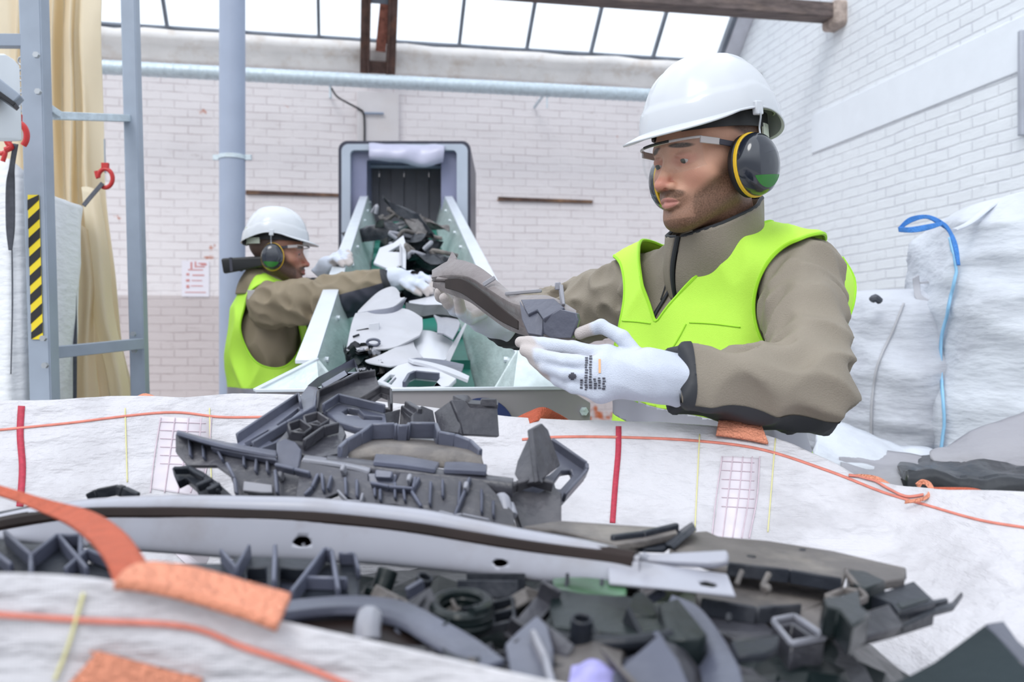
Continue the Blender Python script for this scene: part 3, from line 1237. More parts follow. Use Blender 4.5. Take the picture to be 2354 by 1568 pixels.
# ---------------------------------------------------------------- the long curved bumper strip
def arch_strip():
    xs = [-160, 0, 110, 216, 330, 433, 570, 714, 840, 969, 1090, 1200, 1290, 1355, 1420, 1470]
    lip = [1228, 1188, 1166, 1152, 1146, 1144, 1146, 1150, 1162, 1177, 1200, 1222, 1238, 1250, 1265, 1278]
    gt = [y + d for y, d in zip(lip, [10, 12, 14, 18, 22, 24, 26, 27, 26, 26, 24, 21, 19, 17, 14, 10])]
    gb = [y + d for y, d in zip(gt, [14, 18, 20, 21, 22, 23, 23, 24, 25, 26, 24, 22, 20, 18, 14, 10])]
    fb = [1246, 1236, 1244, 1250, 1257, 1264, 1274, 1279, 1284, 1296, 1309, 1322, 1330, 1333, 1340, 1346]
    Y = [.90, .875, .86, .85, .84, .83, .822, .815, .80, .785, .768, .75, .735, .725, .715, .708]
    z = lambda L, dy: [P(a, b, c + dy) for a, b, c in zip(xs, L, Y)]
    rows = [z([a + 6 for a in lip], .03), z(lip, .016), z([a + 5 for a in lip], .002), z(gt, -.002), z([a + 4 for a in gt], .006),
            z([(a + b) / 2 for a, b in zip(gt, gb)], .014), z([b - 3 for b in gb], .006), z(gb, -.004), z([b + 4 for b in gb], -.006), z(fb, -.010), z([b + 2 for b in fb], -.0)]
    return sheet(rows, 16, 7)


def pix(v):
    return (1177 + v.x / v.y * F, 784 - (v.z - H) / v.y * F)


def ellhole(cx, cy, rx, ry):
    def f(v):
        x, y = pix(v)
        return (1 - math.sqrt(((x - cx) / rx) ** 2 + ((y - cy) / ry) ** 2)) * min(rx, ry)
    return f


vs, fs = arch_strip()
hs = [ellhole(697, 1245, 24, 12), ellhole(1152, 1294, 20, 9)]
vs, fs = clip_mesh(vs, fs, lambda v: max(h(v) for h in hs))
M_strip = mat('silver_grey_plastic', (0.35, 0.355, 0.41), 0.32, var=0.06, vs=8, dirt=(0.22, 0.19, 0.18), dirt_a=0.4, dirt_s=12)
bs_ = link('bumper_strip', mesh(vs, fs), M_strip)
solid(bs_, 0.0025, -1)
tag(bs_, 'long curved silver-grey bumper strip with a rolled lip lying across the scrap', 'bumper strip')
# dark tube set in to darken the groove under the lip
xs = [-160, 0, 110, 216, 330, 433, 570, 714, 840, 969, 1090, 1200, 1290, 1355, 1420, 1462]
gy = [1248, 1209, 1190, 1180, 1179, 1179, 1183, 1189, 1200, 1216, 1236, 1254, 1267, 1276, 1286, 1292]
gY = [.90, .875, .86, .85, .84, .83, .822, .815, .80, .785, .768, .75, .735, .725, .715, .708]
k = MB()
k.tube(crom([P(a, b + 2, c + 0.002) for a, b, c in zip(xs, gy, gY)], 4), [0.0100] * 61, 10)
k.build('rubber_seal', M_p7, bs_, smooth=True)
k = MB()
v_, f_ = sheet([[P(a, b_ + 6, c + 0.022) for a, b_, c in zip(xs, gy, gY)], [P(a, b_ + 40, c + 0.016) for a, b_, c in zip(xs, gy, gY)], [P(a, b_ + 74, c + 0.008) for a, b_, c in zip(xs, [g - 6 for g in gy], gY)]], 4, 3)
io = link('inner_channel', mesh(v_[:], f_[:]), M_p7, bs_)  # dark sheet added behind the face to paint shade inside the holes
solid(io, .002)
# flattened torn end of the strip
k = MB()
pl = Plane((1400, 1290, .715), (1690, 1369, .662), (1610, 1300, .70))
k.prism([[pl.at(*q) for q in [(1395, 1284), (1470, 1288), (1560, 1302), (1672, 1318), (1692, 1369), (1560, 1354), (1400, 1340)]],
         [pl.at(*q) for q in [(1606, 1336), (1622, 1333), (1645, 1339), (1650, 1346), (1638, 1349), (1612, 1344)]]], pl.n, -.003)
k.build('torn_end', M_strip, bs_, bevel=.001, seg=1)
k = MB()
pl = Plane((1460, 1275, .72), (1670, 1270, .69), (1600, 1300, .69))
k.prism([[pl.at(*q) for q in [(1462, 1270), (1505, 1272), (1668, 1263), (1674, 1272), (1670, 1290), (1640, 1296), (1500, 1290), (1455, 1286)]]], pl.n, -.006)
k.build('folded_lip', M_strip, bs_, bevel=.0015)
k = MB()
k.tube([P(697, 1250, .815), P(700, 1262, .812)], .002, 8)
k.tube([P(1476, 1276, .7), P(1490, 1284, .699)], .003, 8)
k.build('clip_pin', M_p6, bs_, smooth=True)

# ---------------------------------------------------------------- the big broken grey dashboard frame
FW = Plane((403, 1060, .99), (1300, 1180, .92), (850, 1000, 1.0))           # front wall, leaning back slightly
FW2 = Plane((403, 1060, .975), (1300, 1180, .905), (850, 1000, .985))
BK = Plane((700, 1000, 1.10), (1150, 960, 1.16), (900, 880, 1.2))
DG = Plane((700, 1030, 1.02), (450, 1045, 1.03), (760, 880, 1.22))           # ladder bar rising to the back
RT = Plane((1180, 1180, .96), (1340, 1080, 1.03), (1250, 1000, 1.06))
dash = [
    ('body', M_p1,
     ('poly', z6([(120, 400), (300, 455), (640, 520), (640, 560), (760, 600), (840, 620), (830, 680), (760, 740), (560, 735), (440, 720), (400, 610), (330, 560), (180, 560), (120, 490)]), FW, .006),
     ('poly', z6([(770, 540), (1110, 600), (1110, 640), (1250, 660), (1280, 600), (1480, 615), (1650, 630), (1720, 650), (1860, 800), (1870, 880), (1560, 850), (1450, 800), (1380, 790), (1250, 760), (1090, 760), (960, 700), (850, 745), (740, 720)]), FW2, .006),
     ('strip', [[(750 + 350 - 350 + 0, 1054, 1.0), (900, 1072, .985), (1080, 1095, .965), (1180, 1108, .95)], [(752, 1062, .985), (900, 1082, .97), (1080, 1104, .95), (1180, 1116, .935)], [(750, 1085, .985), (900, 1105, .972), (1080, 1130, .952), (1180, 1140, .937)]], .004),
     ),
    ('top_flange', M_p5,
     ('strip', [[(404, 998, 1.03), (480, 1018, 1.02), (560, 1034, 1.01), (636, 1046, 1.0)], [(404, 1001, .985), (480, 1024, .98), (560, 1042, .975), (634, 1056, .97)]], .005),
     ('poly', z6([(300, 455), (640, 520), (640, 535), (300, 470)]), FW2, .01)),
    ('top_flange', M_p6,
     ('strip', [[(698, 1056, 1.01), (790, 1067, 1.0), (855, 1080, .99)], [(694, 1064, .975), (790, 1078, .965), (848, 1092, .955)]], .005)),
    ('top_flange', M_p5,
     ('strip', [[(862, 1055, 1.02), (930, 1060, 1.015), (1010, 1075, 1.0)], [(858, 1072, .97), (925, 1079, .965), (1000, 1090, .955)]], .006),
     ('strip', [[(1022, 1074, 1.0), (1070, 1074, 1.0), (1120, 1080, .99)], [(1020, 1090, .955), (1070, 1092, .95), (1118, 1095, .945)]], .006)),
    ('latch_box', M_p5,
     ('poly', z6([(1110, 600), (1260, 605), (1250, 665), (1215, 680), (1140, 670), (1110, 640)]), Plane((850, 1090, .955), (1000, 1110, .945), (900, 1050, .965)), .012),
     ('poly', z6([(640, 440), (680, 420), (740, 440), (770, 480), (760, 560), (740, 600), (640, 580)]), Plane((640, 1060, .98), (690, 1070, .98), (660, 1010, 1.0)), .016),
     ('poly', z6([(1150, 580), (1240, 590), (1232, 625), (1145, 620)]), Plane((850, 1090, .945), (1000, 1110, .935), (900, 1050, .955)), .012)),
    ('latch_rib', M_p5,
     ('rib', z6([(640, 575), (740, 600), (820, 620)]), FW2, .006, .012, .003), ('rib', z6([(1130, 670), (1225, 690), (1350, 700), (1360, 640)]), FW2, .005, .012, .003),
     ('rib', z6([(1150, 690), (1152, 735)]), FW2, .004, .008, .003), ('rib', z6([(1255, 660), (1255, 745)]), FW2, .004, .008, .003),
     ('rib', z6([(390, 560), (430, 640), (440, 720)]), FW2, .005, .008, .003), ('rib', z6([(640, 600), (650, 720)]), FW2, .005, .01, .003),
     ('rib', z6([(860, 620), (830, 690), (790, 730)]), FW2, .005, .01, .003), ('rib', z6([(1380, 640), (1340, 710), (1390, 790)]), FW2, .005, .01, .003),
     ('rib', z6([(1640, 640), (1560, 840)]), FW2, .005, .01, .003)),
    ('recess_panel', M_p6,
     ('poly', z6([(470, 640), (620, 660), (620, 700), (560, 700), (465, 690)]), FW2, .006)),
    ('side_hook', M_p2,
     ('poly', z6([(100, 570), (190, 556), (260, 590), (330, 640), (420, 720), (240, 722), (225, 670), (170, 622), (125, 645), (110, 610)]), Plane((400, 1080, .97), (530, 1140, .93), (420, 1060, .98)), .012),
     ('rib', z6([(120, 600), (200, 600), (280, 650), (350, 715)]), Plane((400, 1080, .965), (530, 1140, .925), (420, 1060, .975)), .006, .01, .004),
     ('rib', z6([(240, 690), (320, 655)]), Plane((400, 1080, .96), (530, 1140, .92), (420, 1060, .97)), .008, .01, .004),
     ('rib', z6([(290, 715), (360, 680)]), Plane((400, 1080, .96), (530, 1140, .92), (420, 1060, .97)), .008, .01, .004)),
    ('ladder_bar', M_p5,
     ('poly', z6([(350, 440), (440, 445), (740, 232), (800, 150), (850, 108), (1040, 8), (1068, 78), (960, 135), (905, 150), (855, 215), (835, 330), (640, 440), (520, 485), (430, 478)]), DG, .014,
      [z6([(475, 442), (600, 372), (612, 388), (492, 466)]), z6([(640, 348), (752, 262), (762, 275), (660, 362)]), z6([(870, 140), (990, 70), (1010, 80), (1000, 98), (890, 165)]), z6([(600, 430), (720, 352), (735, 370), (620, 440)])]),
     ('rib', z6([(440, 440), (760, 225), (770, 270)]), DG, .005, .014, .004), ('rib', z6([(520, 480), (700, 370), (840, 290), (850, 210)]), DG, .005, .012, .004)),
    ('honeycomb_plate', M_p1,
     ('poly', z6([(640, 440), (700, 370), (850, 300), (980, 350), (1000, 400), (960, 500), (860, 520), (760, 500)]), Plane((640, 1030, 1.02), (800, 1040, 1.03), (740, 950, 1.12)), .008,
      [z6([(710, 395), (760, 375), (800, 400), (770, 420), (725, 415)]), z6([(790, 350), (850, 335), (890, 360), (850, 380), (800, 375)])]),
     ('rib', z6([(700, 380), (760, 360), (820, 400), (780, 430), (710, 420), (700, 380)]), Plane((640, 1030, 1.01), (800, 1040, 1.02), (740, 950, 1.11)), .004, .012, .004),
     ('rib', z6([(780, 340), (850, 320), (910, 360), (860, 390), (790, 380), (780, 340)]), Plane((640, 1030, 1.01), (800, 1040, 1.02), (740, 950, 1.11)), .004, .012, .004),
     ('rib', z6([(780, 470), (880, 400), (960, 380)]), Plane((640, 1030, 1.01), (800, 1040, 1.02), (740, 950, 1.11)), .006, .014, .004)),
    ('arch_plate', M_p1,
     ('poly', z6([(850, 230), (870, 195), (1060, 112), (1150, 95), (1170, 150), (1240, 182), (1240, 275), (1060, 245), (930, 218), (880, 290), (850, 300)]), BK, .008,
      [z6([(1090, 248), (1180, 188), (1212, 200), (1218, 262)])]),
     ('rib', z6([(850, 300), (860, 205), (1060, 116), (1150, 100)]), BK, .005, .014, .004),
     ('rib', z6([(1070, 245), (1175, 180), (1228, 195), (1232, 275)]), BK, .005, .014, .004)),
    ('slotted_arm', M_p5,
     ('poly', z6([(880, 275), (960, 222), (1030, 235), (1200, 280), (1215, 372), (1060, 366), (960, 335)]), Plane((750, 950, 1.12), (890, 960, 1.12), (800, 920, 1.17)), .01,
      [z6([(980, 285), (1010, 262), (1060, 270), (1090, 300), (1190, 308), (1182, 326), (1090, 324), (1060, 302), (1000, 300)])]),
     ('rib', z6([(880, 280), (960, 228), (1200, 285)]), Plane((750, 950, 1.11), (890, 960, 1.11), (800, 920, 1.16)), .005, .012, .004)),
    ('back_box', M_p1,
     ('poly', z6([(1195, 290), (1282, 268), (1270, 380), (1205, 372)]), Plane((880, 960, 1.13), (925, 945, 1.16), (900, 985, 1.13)), .008),
     ('poly', z6([(1278, 265), (1345, 330), (1345, 385), (1268, 382)]), Plane((920, 960, 1.16), (955, 970, 1.12), (930, 990, 1.15)), .008),
     ('poly', z6([(1340, 300), (1390, 250), (1450, 275), (1470, 380), (1340, 384)]), Plane((950, 980, 1.11), (1000, 985, 1.13), (970, 935, 1.14)), .008),
     ('poly', z6([(1450, 285), (1540, 222), (1590, 330), (1580, 395), (1470, 380)]), Plane((1000, 990, 1.13), (1055, 990, 1.10), (1035, 920, 1.14)), .008),
     ('poly', z6([(1540, 222), (1610, 222), (1640, 262), (1780, 262), (1790, 412), (1600, 402), (1585, 330)]), Plane((1060, 1000, 1.10), (1145, 1000, 1.12), (1100, 935, 1.12)), .008),
     ('strip', [[(1040, 918, 1.14), (1070, 916, 1.17), (1085, 928, 1.17), (1145, 930, 1.19)], [(1052, 925, 1.12), (1066, 930, 1.12), (1080, 937, 1.12), (1144, 940, 1.13)]], .005),
     ('bar', [P(1105, 925, 1.13), P(1142, 926, 1.13)], .012, .010),
     ('bar', [P(935, 932, 1.16), P(965, 950, 1.13)], .008, .012), ('bar', [P(925, 940, 1.16), P(955, 960, 1.13)], .006, .01)),
    ('opening_rim', M_p5,
     ('rib', z6([(965, 505), (1000, 470), (1070, 430), (1130, 385), (1250, 382), (1262, 392), (1315, 392), (1325, 378), (1460, 380), (1478, 425), (1560, 440), (1640, 470), (1690, 520)]), Plane((780, 1040, 1.0), (1100, 1030, 1.04), (900, 990, 1.08)), .008, .02)),
    ('inner_ledge', M_p3,
     ('strip', [[(790, 1030, 1.06), (860, 1015, 1.1), (980, 1020, 1.1), (1100, 1040, 1.06)], [(800, 1048, 1.02), (880, 1035, 1.03), (1000, 1042, 1.03), (1110, 1060, 1.0)], [(800, 1075, 1.02), (880, 1068, 1.03), (1000, 1074, 1.02), (1120, 1085, 1.0)]], .005)),
    ('right_fin', M_p1,
     ('poly', z6([(1865, 605), (1880, 540), (1950, 385), (1965, 360), (1995, 640), (1900, 660)]), Plane((1182, 1090, .98), (1240, 1100, .95), (1222, 990, 1.0)), .007),
     ('poly', z6([(1958, 370), (2008, 342), (2042, 378), (2105, 560), (2050, 605), (1995, 645)]), Plane((1240, 1100, .95), (1285, 1070, 1.0), (1240, 980, .995)), .007)),
    ('side_frame', M_p5,
     ('poly', z6([(2045, 450), (2232, 580), (2236, 612), (2120, 742), (2060, 780), (1870, 760), (1850, 640), (1960, 650), (2050, 605), (2100, 560)]), RT, .01,
      [z6([(2072, 645), (2110, 590), (2158, 583), (2168, 612), (2105, 682), (2080, 676)])]),
     ('rib', z6([(2050, 455), (2228, 580), (2230, 612), (2115, 742)]), RT, .006, .014, .005)),
    ('lower_block', M_p1,
     ('poly', z6([(1690, 650), (1760, 645), (1830, 690), (1880, 680), (1990, 700), (2060, 665), (2110, 700), (2110, 850), (2060, 895), (1900, 885), (1870, 790)]), Plane((1180, 1200, .93), (1290, 1200, .94), (1230, 1110, .98)), .012),
     ('rib', z6([(1700, 645), (1800, 720), (1870, 690), (1960, 660), (2060, 690)]), Plane((1180, 1200, .925), (1290, 1200, .935), (1230, 1110, .975)), .008, .014, .006)),
    ('front_peg', M_p6,
     ('tube', [P(1146, 1150, .93), P(1158, 1148, .925), P(1165, 1185, .915)], .0065), ('tube', [P(1172, 1160, .93), P(1180, 1185, .915)], .005)),
    ('web_rib', M_p5) + tuple(('rib', z6([(x, y), (x + dx, y + h)]), FW2 if x > 760 else FW, .004, .011, .003) for x, y, dx, h in
        ((200, 440, 6, 90), (270, 470, 4, 70), (340, 490, 30, 60), (480, 520, 0, 60), (545, 540, -6, 70), (600, 550, 0, 60), (880, 620, 8, 90), (930, 630, -20, 70), (1000, 640, 4, 90), (1060, 650, 0, 90), (1180, 700, 0, 60), (1300, 700, 6, 60), (1440, 660, -6, 120), (1500, 650, 0, 90), (1590, 660, -10, 130), (1700, 700, 0, 120), (1760, 760, 0, 80))),
    ('boss', M_p6) + tuple(('rib', z6([(x, y), (x + 22, y + 3)]), FW2 if x > 760 else FW, .012, .012, .006) for x, y in ((660, 630), (980, 600), (1610, 690), (1320, 650))),
    ('underside_bits', M_p6,
     ('rib', z6([(960, 705), (1010, 760), (1080, 765), (1090, 720)]), FW2, .004, .01, .003), ('rib', z6([(1480, 815), (1560, 835), (1600, 830), (1740, 860)]), FW2, .004, .01, .003)),
]
scrap('dashboard_frame', 'big broken dark grey plastic dashboard frame propped on top of the bag', dash, 'dashboard frame')
# pale piece seen through the frame opening
scrap('trim_panel', 'pale grey plastic panel seen through the opening of the dashboard frame',
      [('body', M_p6, ('strip', [[(845, 1018, 1.16), (930, 1000, 1.18), (1010, 1008, 1.17), (1085, 1030, 1.13)], [(850, 1038, 1.13), (940, 1030, 1.13), (1020, 1036, 1.12), (1090, 1050, 1.1)]], .004))], 'plastic panel')
scrap('dust_shield', 'brown-grey curved shield lying under the dashboard frame',
      [('body', M_p3, ('strip', [[(830, 1150, 1.0), (950, 1168, .99), (1080, 1185, .96), (1180, 1200, .94)], [(820, 1175, .93), (950, 1195, .92), (1080, 1210, .9), (1190, 1225, .88)]], .004))], 'plastic panel')

# ---------------------------------------------------------------- flat dusty panels on the right
HPa = zplane(1.128, -.08, .02)
HPb = zplane(1.115, -.10, .02)
HPc = zplane(1.10, -.10, .02)
scrap('underbody_panel', 'long dusty dark grey flat panel lying highest on the right of the heap',
      [('body', M_p3, ('poly', z8([(800, 300), (860, 280), (930, 275), (985, 300), (1200, 318), (1500, 365), (1700, 412), (1825, 440), (1818, 487), (1730, 500), (1560, 440), (1540, 512), (1300, 475), (1020, 440), (760, 355)]), HPa, .008)),
       ('edge_rib', M_p2, ('rib', z8([(1020, 446), (1300, 480), (1535, 520)]), HPa, .004, .012)),
       ('corner_box', M_p1, ('poly', z8([(1730, 500), (1825, 442), (1828, 480), (1790, 500)]), Plane((2035, 1340, .78), (2085, 1310, .8), (2084, 1325, .79)), .004)),
       ('rivet', M_p2, ('tube', [P(1727, 1281, .79), P(1727, 1277, .79)], .004), ('tube', [P(1845, 1265, .8), P(1845, 1262, .8)], .003))], 'plastic panel')
scrap('splash_panel', 'flat grey panel with a folded edge behind the end of the bumper strip',
      [('body', M_p3, ('poly', z8([(100, 255), (270, 228), (560, 248), (790, 262), (800, 285), (640, 320), (520, 335), (240, 262)]), zplane(1.125, -.02, .02), .006)),
       ('folded_edge', M_p2, ('rib', z8([(500, 328), (640, 310), (795, 272)]), zplane(1.123, -.02, .02), .008, .014))], 'plastic panel')
scrap('edge_sliver', 'thin pointed sliver standing up between the two flat grey panels',
      [('body', M_p2, ('poly', z8([(730, 360), (860, 268), (878, 258), (884, 272), (780, 362)]), Plane((1530, 1262, .83), (1600, 1215, .85), (1598, 1222, .83)), .006),
        ('poly', z8([(560, 350), (810, 290), (800, 310), (740, 355)]), zplane(1.118, -.02, .02), .004))], 'plastic sliver')
scrap('underbody_panel', 'lower dusty flat panel in front of the highest right-hand panel',
      [('body', M_p3, ('poly', z8([(1020, 447), (1300, 484), (1540, 524), (1480, 560), (1440, 600), (1350, 640), (1150, 652), (900, 612), (880, 545), (1040, 560)]), HPb, .01)),
       ('edge_rib', M_p2, ('rib', z8([(900, 615), (1150, 655), (1350, 642)]), HPb, .004, .014)),
       ('locating_pin', M_p3, ('tube', [P(1693, 1345, .70), P(1706, 1312, .71)], .0022), ('tube', [P(1752, 1350, .70), P(1768, 1318, .71)], .0025), ('tube', [P(1757, 1358, .695), P(1765, 1350, .70)], .004))], 'plastic panel')
scrap('wire_bracket', 'thin triangular dusty bracket near the right end of the flat panels',
      [('body', M_p3, ('bar', [P(1945, 1308, .79), P(1948, 1322, .74), P(1993, 1376, .70), P(1958, 1392, .69), P(1898, 1374, .70), P(1940, 1358, .72), P(1972, 1362, .71)], .0035, .006))], 'bracket')
scrap('dark_housing', 'black open housing at the right end of the heap',  # solid black pieces paint the shade inside an opening
      [('body', M_p4, ('poly', z8([(1560, 445), (1640, 455), (1735, 500), (1640, 535), (1590, 512)]), zplane(1.13, -.08, .02), .03),
        ('poly', z8([(1540, 555), (1640, 545), (1720, 560), (1740, 600), (1640, 612), (1560, 600)]), HPb, .03))], 'housing')
scrap('latch_block', 'dark grey rectangular block with sloping top on the right of the heap',
      [('body', M_p2, ('poly', z8([(1650, 560), (1740, 540), (1860, 498), (1960, 592), (1790, 640), (1760, 600)]), zplane(1.13, -.1, .05), .02)),
       ('side_face', M_p1, ('poly', z8([(1590, 650), (1750, 600), (1812, 690), (1800, 715), (1640, 755), (1600, 740)]), Plane((1960, 1440, .62), (2065, 1440, .64), (2040, 1390, .66)), .01)),
       ('slot', M_p4, ('poly', z8([(1780, 600), (1900, 572), (1930, 582), (1800, 622)]), zplane(1.131, -.1, .05), .002))], 'plastic block')
scrap('pointed_blade', 'long thin blade pointing to the right edge of the heap',
      [('body', M_p2, ('poly', z8([(1800, 690), (1960, 610), (2030, 590), (2070, 545), (2082, 552), (2040, 612), (1950, 635), (1810, 705)]), zplane(1.125, -.1, .05), .005),
        ('poly', z8([(1940, 585), (2010, 572), (2016, 584), (1950, 600)]), zplane(1.127, -.1, .05), .004))], 'plastic blade')
scrap('mounting_plate', 'light dusty plate with rounded hole just left of the dark block',
      [('body', M_p3, ('poly', z8([(1340, 640), (1460, 598), (1500, 620), (1620, 622), (1500, 690), (1430, 712), (1360, 690)]), HPb, .006, [z8([(1460, 655), (1480, 648), (1490, 658), (1470, 665)])]))], 'plastic plate')
scrap('dark_housing', 'deep black broken housing between the open box bracket and the grey block',  # black plate paints the shade of a gap between parts
      [('body', M_p4, ('poly', z8([(1430, 700), (1500, 690), (1590, 655), (1600, 745), (1640, 780), (1560, 850), (1500, 760), (1440, 745)]), Plane((1880, 1460, .60), (1975, 1460, .62), (1930, 1420, .66)), .02))], 'housing')
bx = zplane(1.118, -.10, .03)
scrap('box_bracket', 'open square box bracket with a hollow centre on the right of the heap',
      [('body', M_p1, ('poly', z8([(1222, 690), (1320, 670), (1462, 766), (1308, 795)]), bx, .028, [z8([(1250, 702), (1312, 690), (1405, 755), (1312, 768)])])),
       ('rim', M_p6, ('rib', z8([(1222, 690), (1320, 670), (1462, 766), (1308, 795), (1222, 690)]), bx, .004, .005, .002))], 'bracket')
scrap('ledge_block', 'grey ledge-shaped block left of the open box bracket',
      [('body', M_p1, ('poly', z8([(890, 605), (1140, 655), (1262, 740), (1060, 768), (1010, 735), (900, 700)]), zplane(1.105, -.08, .02), .012)),
       ('front_face', M_p2, ('poly', z8([(1035, 765), (1255, 738), (1245, 800), (1180, 825), (1070, 833)]), Plane((1690, 1500, .565), (1780, 1490, .575), (1730, 1465, .59)), .006)),
       ('pin', M_p2, ('tube', [P(1675, 1428, .63), P(1676, 1412, .635)], .002))], 'plastic block')
scrap('floor_panel', 'large grey panel with streaky dust at the bottom right of the heap',
      [('body', M_p1, ('poly', z8([(1060, 832), (1180, 828), (1330, 836), (1500, 758), (1640, 880), (1700, 1000), (1500, 1010), (1060, 1000)]), zplane(1.095, -.09, .03), .006))], 'plastic panel')
scrap('curved_fin', 'long curved grey fin sweeping down towards the front of the heap',
      [('body', M_p5, ('strip', [[(1545, 1375, .665), (1610, 1405, .645), (1665, 1480, .60), (1700, 1540, .555), (1712, 1600, .52)], [(1535, 1400, .655), (1600, 1440, .63), (1640, 1500, .59), (1655, 1560, .55), (1660, 1620, .515)], [(1530, 1420, .65), (1600, 1470, .62), (1610, 1530, .59), (1620, 1580, .55), (1630, 1640, .52)]], .004))], 'plastic fin')
scrap('hose_cover', 'black-green curved cover with a hooked tab in the middle of the heap',
      [('body', M_p4, ('strip', [[(1270, 1372, .68), (1360, 1378, .68), (1440, 1388, .67), (1520, 1410, .65)], [(1265, 1420, .64), (1360, 1410, .64), (1450, 1420, .64), (1515, 1440, .63)], [(1270, 1462, .60), (1360, 1472, .6), (1450, 1478, .59), (1535, 1466, .6)]], .006)),
       ('hooked_tab', M_p4, ('poly', z8([(560, 635), (600, 555), (640, 545), (700, 600), (705, 660), (640, 660)]), Plane((1440, 1405, .63), (1510, 1415, .63), (1470, 1360, .67)), .01)),
       ('front_lip', M_p2, ('tube', [P(1272, 1465, .59), P(1340, 1478, .585), (P(1430, 1478, .58)), P(1500, 1470, .585), P(1545, 1460, .59)], .005))], 'plastic cover')
scrap('wedge_block', 'dark green wedge block just under the torn end of the bumper strip',
      [('body', M_p4, ('poly', z8([(710, 600), (800, 575), (930, 735), (900, 762), (750, 765), (735, 700)]), Plane((1510, 1470, .58), (1620, 1465, .58), (1560, 1380, .64)), .02))], 'plastic block')
scrap('green_lens', 'dark green glossy translucent strip under the bumper strip',
      [('body', mat('green_plastic', (0.06, 0.13, 0.07), 0.15, var=0.6, vs=20), ('strip', [[(1270, 1340, .71), (1350, 1338, .71), (1440, 1350, .70)], [(1275, 1356, .69), (1350, 1358, .69), (1440, 1372, .68)], [(1290, 1368, .68), (1350, 1378, .67), (1430, 1392, .66)]], .004))], 'plastic strip')
scrap('front_fin', 'tall pointed light blue-grey fin at the bottom middle of the photo',
      [('body', M_p5, ('poly', z8([(505, 910), (560, 870), (700, 748), (735, 760), (800, 850), (870, 1010), (500, 1010)]), Plane((1420, 1560, .52), (1580, 1560, .52), (1510, 1465, .545)), .006)),
       ('side_face', M_p1, ('poly', z8([(705, 750), (790, 780), (920, 860), (960, 1010), (860, 1010)]), Plane((1510, 1465, .546), (1600, 1560, .56), (1560, 1480, .575)), .006))], 'plastic fin')
scrap('front_fin', 'pointed grey fin at the bottom edge, left of the tallest fin',
      [('body', M_p5, ('poly', z8([(20, 780), (80, 720), (165, 650), (215, 700), (240, 800), (230, 1010), (60, 1010)]), Plane((1160, 1540, .54), (1270, 1540, .54), (1235, 1415, .60)), .006)),
       ('edge', M_p6, ('rib', z8([(145, 745), (200, 860), (235, 990)]), Plane((1160, 1540, .535), (1270, 1540, .535), (1235, 1415, .595)), .006, .01))], 'plastic fin')
scrap('saddle_bracket', 'saddle-shaped brownish bracket between the two front fins',
      [('body', M_p3, ('strip', [[(1265, 1500, .58), (1310, 1475, .6), (1360, 1458, .61), (1400, 1480, .6), (1430, 1515, .575)], [(1270, 1540, .56), (1310, 1520, .565), (1355, 1505, .57), (1395, 1520, .565), (1425, 1550, .55)], [(1270, 1600, .53), (1310, 1590, .53), (1350, 1590, .53), (1390, 1590, .53), (1420, 1600, .525)]], .005))], 'bracket')
ragv, ragf = sheet([[P(1315, 1540, .54), P(1350, 1520, .55), P(1390, 1525, .545), P(1412, 1548, .53)], [P(1310, 1560, .525), P(1345, 1548, .52), P(1385, 1552, .52), P(1410, 1565, .52)], [P(1310, 1600, .515), P(1345, 1610, .51), P(1385, 1600, .51), P(1415, 1600, .51)]], 8, 8, wob=lambda v, a, b: Vector((0, -.5, 1)) * .006 * vnoise(v, 60, 2))
o = link('cleaning_rag', mesh(ragv, ragf), mat('lilac_cloth', (0.38, 0.36, 0.70), 0.9, var=0.3, vs=60))
solid(o, .002)
tag(o, 'small crumpled lilac rag at the very bottom of the heap', 'rag')
scrap('angled_shell', 'large dark slate angular shell at the bottom right corner of the photo',
      [('body', M_p8, ('poly', z8([(1640, 1010), (1800, 940), (1950, 860), (2100, 750), (2185, 688), (2330, 850), (2420, 960), (2420, 1060), (1640, 1060)]), Plane((2050, 1560, .58), (2330, 1560, .565), (2260, 1440, .62)), .005)),
       ('bent_edge', M_p5, ('poly', z8([(2185, 688), (2262, 676), (2330, 770), (2420, 850), (2420, 920), (2330, 850)]), Plane((2268, 1432, .62), (2308, 1425, .645), (2354, 1510, .595)), .004))], 'plastic shell')
ragv, ragf = sheet([[P(1990, 1420, .72), P(2080, 1410, .7), P(2180, 1385, .7), P(2240, 1380, .68)], [P(1985, 1470, .64), P(2070, 1470, .64), P(2150, 1440, .65), P(2220, 1410, .65)], [P(1990, 1540, .59), P(2050, 1530, .6), P(2120, 1490, .6), P(2200, 1440, .63)], [P(2010, 1620, .55), P(2060, 1600, .55), P(2130, 1560, .56), P(2240, 1500, .57)]], 8, 8, wob=lambda v, a, b: Vector((0, -.5, 1)) * .006 * vnoise(v, 20, 2))

# ---------------------------------------------------------------- lattice pieces on the left
LT = Plane((0, 1340, .70), (200, 1345, .70), (100, 1245, .755))
scrap('lattice_grille', 'dark navy lattice beam with crossed ribs behind the orange strap on the left',
      [('body', M_p2, ('poly', z7([(-120, 320), (0, 312), (140, 330), (370, 330), (400, 420), (560, 480), (540, 530), (200, 560), (-120, 560)]), LT, .01)),
       ('crossed_rib', M_p5, ('rib', z7([(30, 330), (150, 440), (270, 345), (400, 500)]), LT, .005, .014, .006), ('rib', z7([(150, 440), (150, 520)]), LT, .005, .014, .006),
        ('rib', z7([(270, 345), (370, 345), (370, 440)]), LT, .005, .012, .006), ('rib', z7([(300, 500), (400, 410), (550, 470)]), LT, .005, .012, .006), ('rib', z7([(-100, 350), (60, 480)]), LT, .006, .012, .006)),
       ('end_cap', M_p4, ('poly', z7([(390, 330), (480, 330), (500, 400), (420, 420)]), LT, .02))], 'grille')
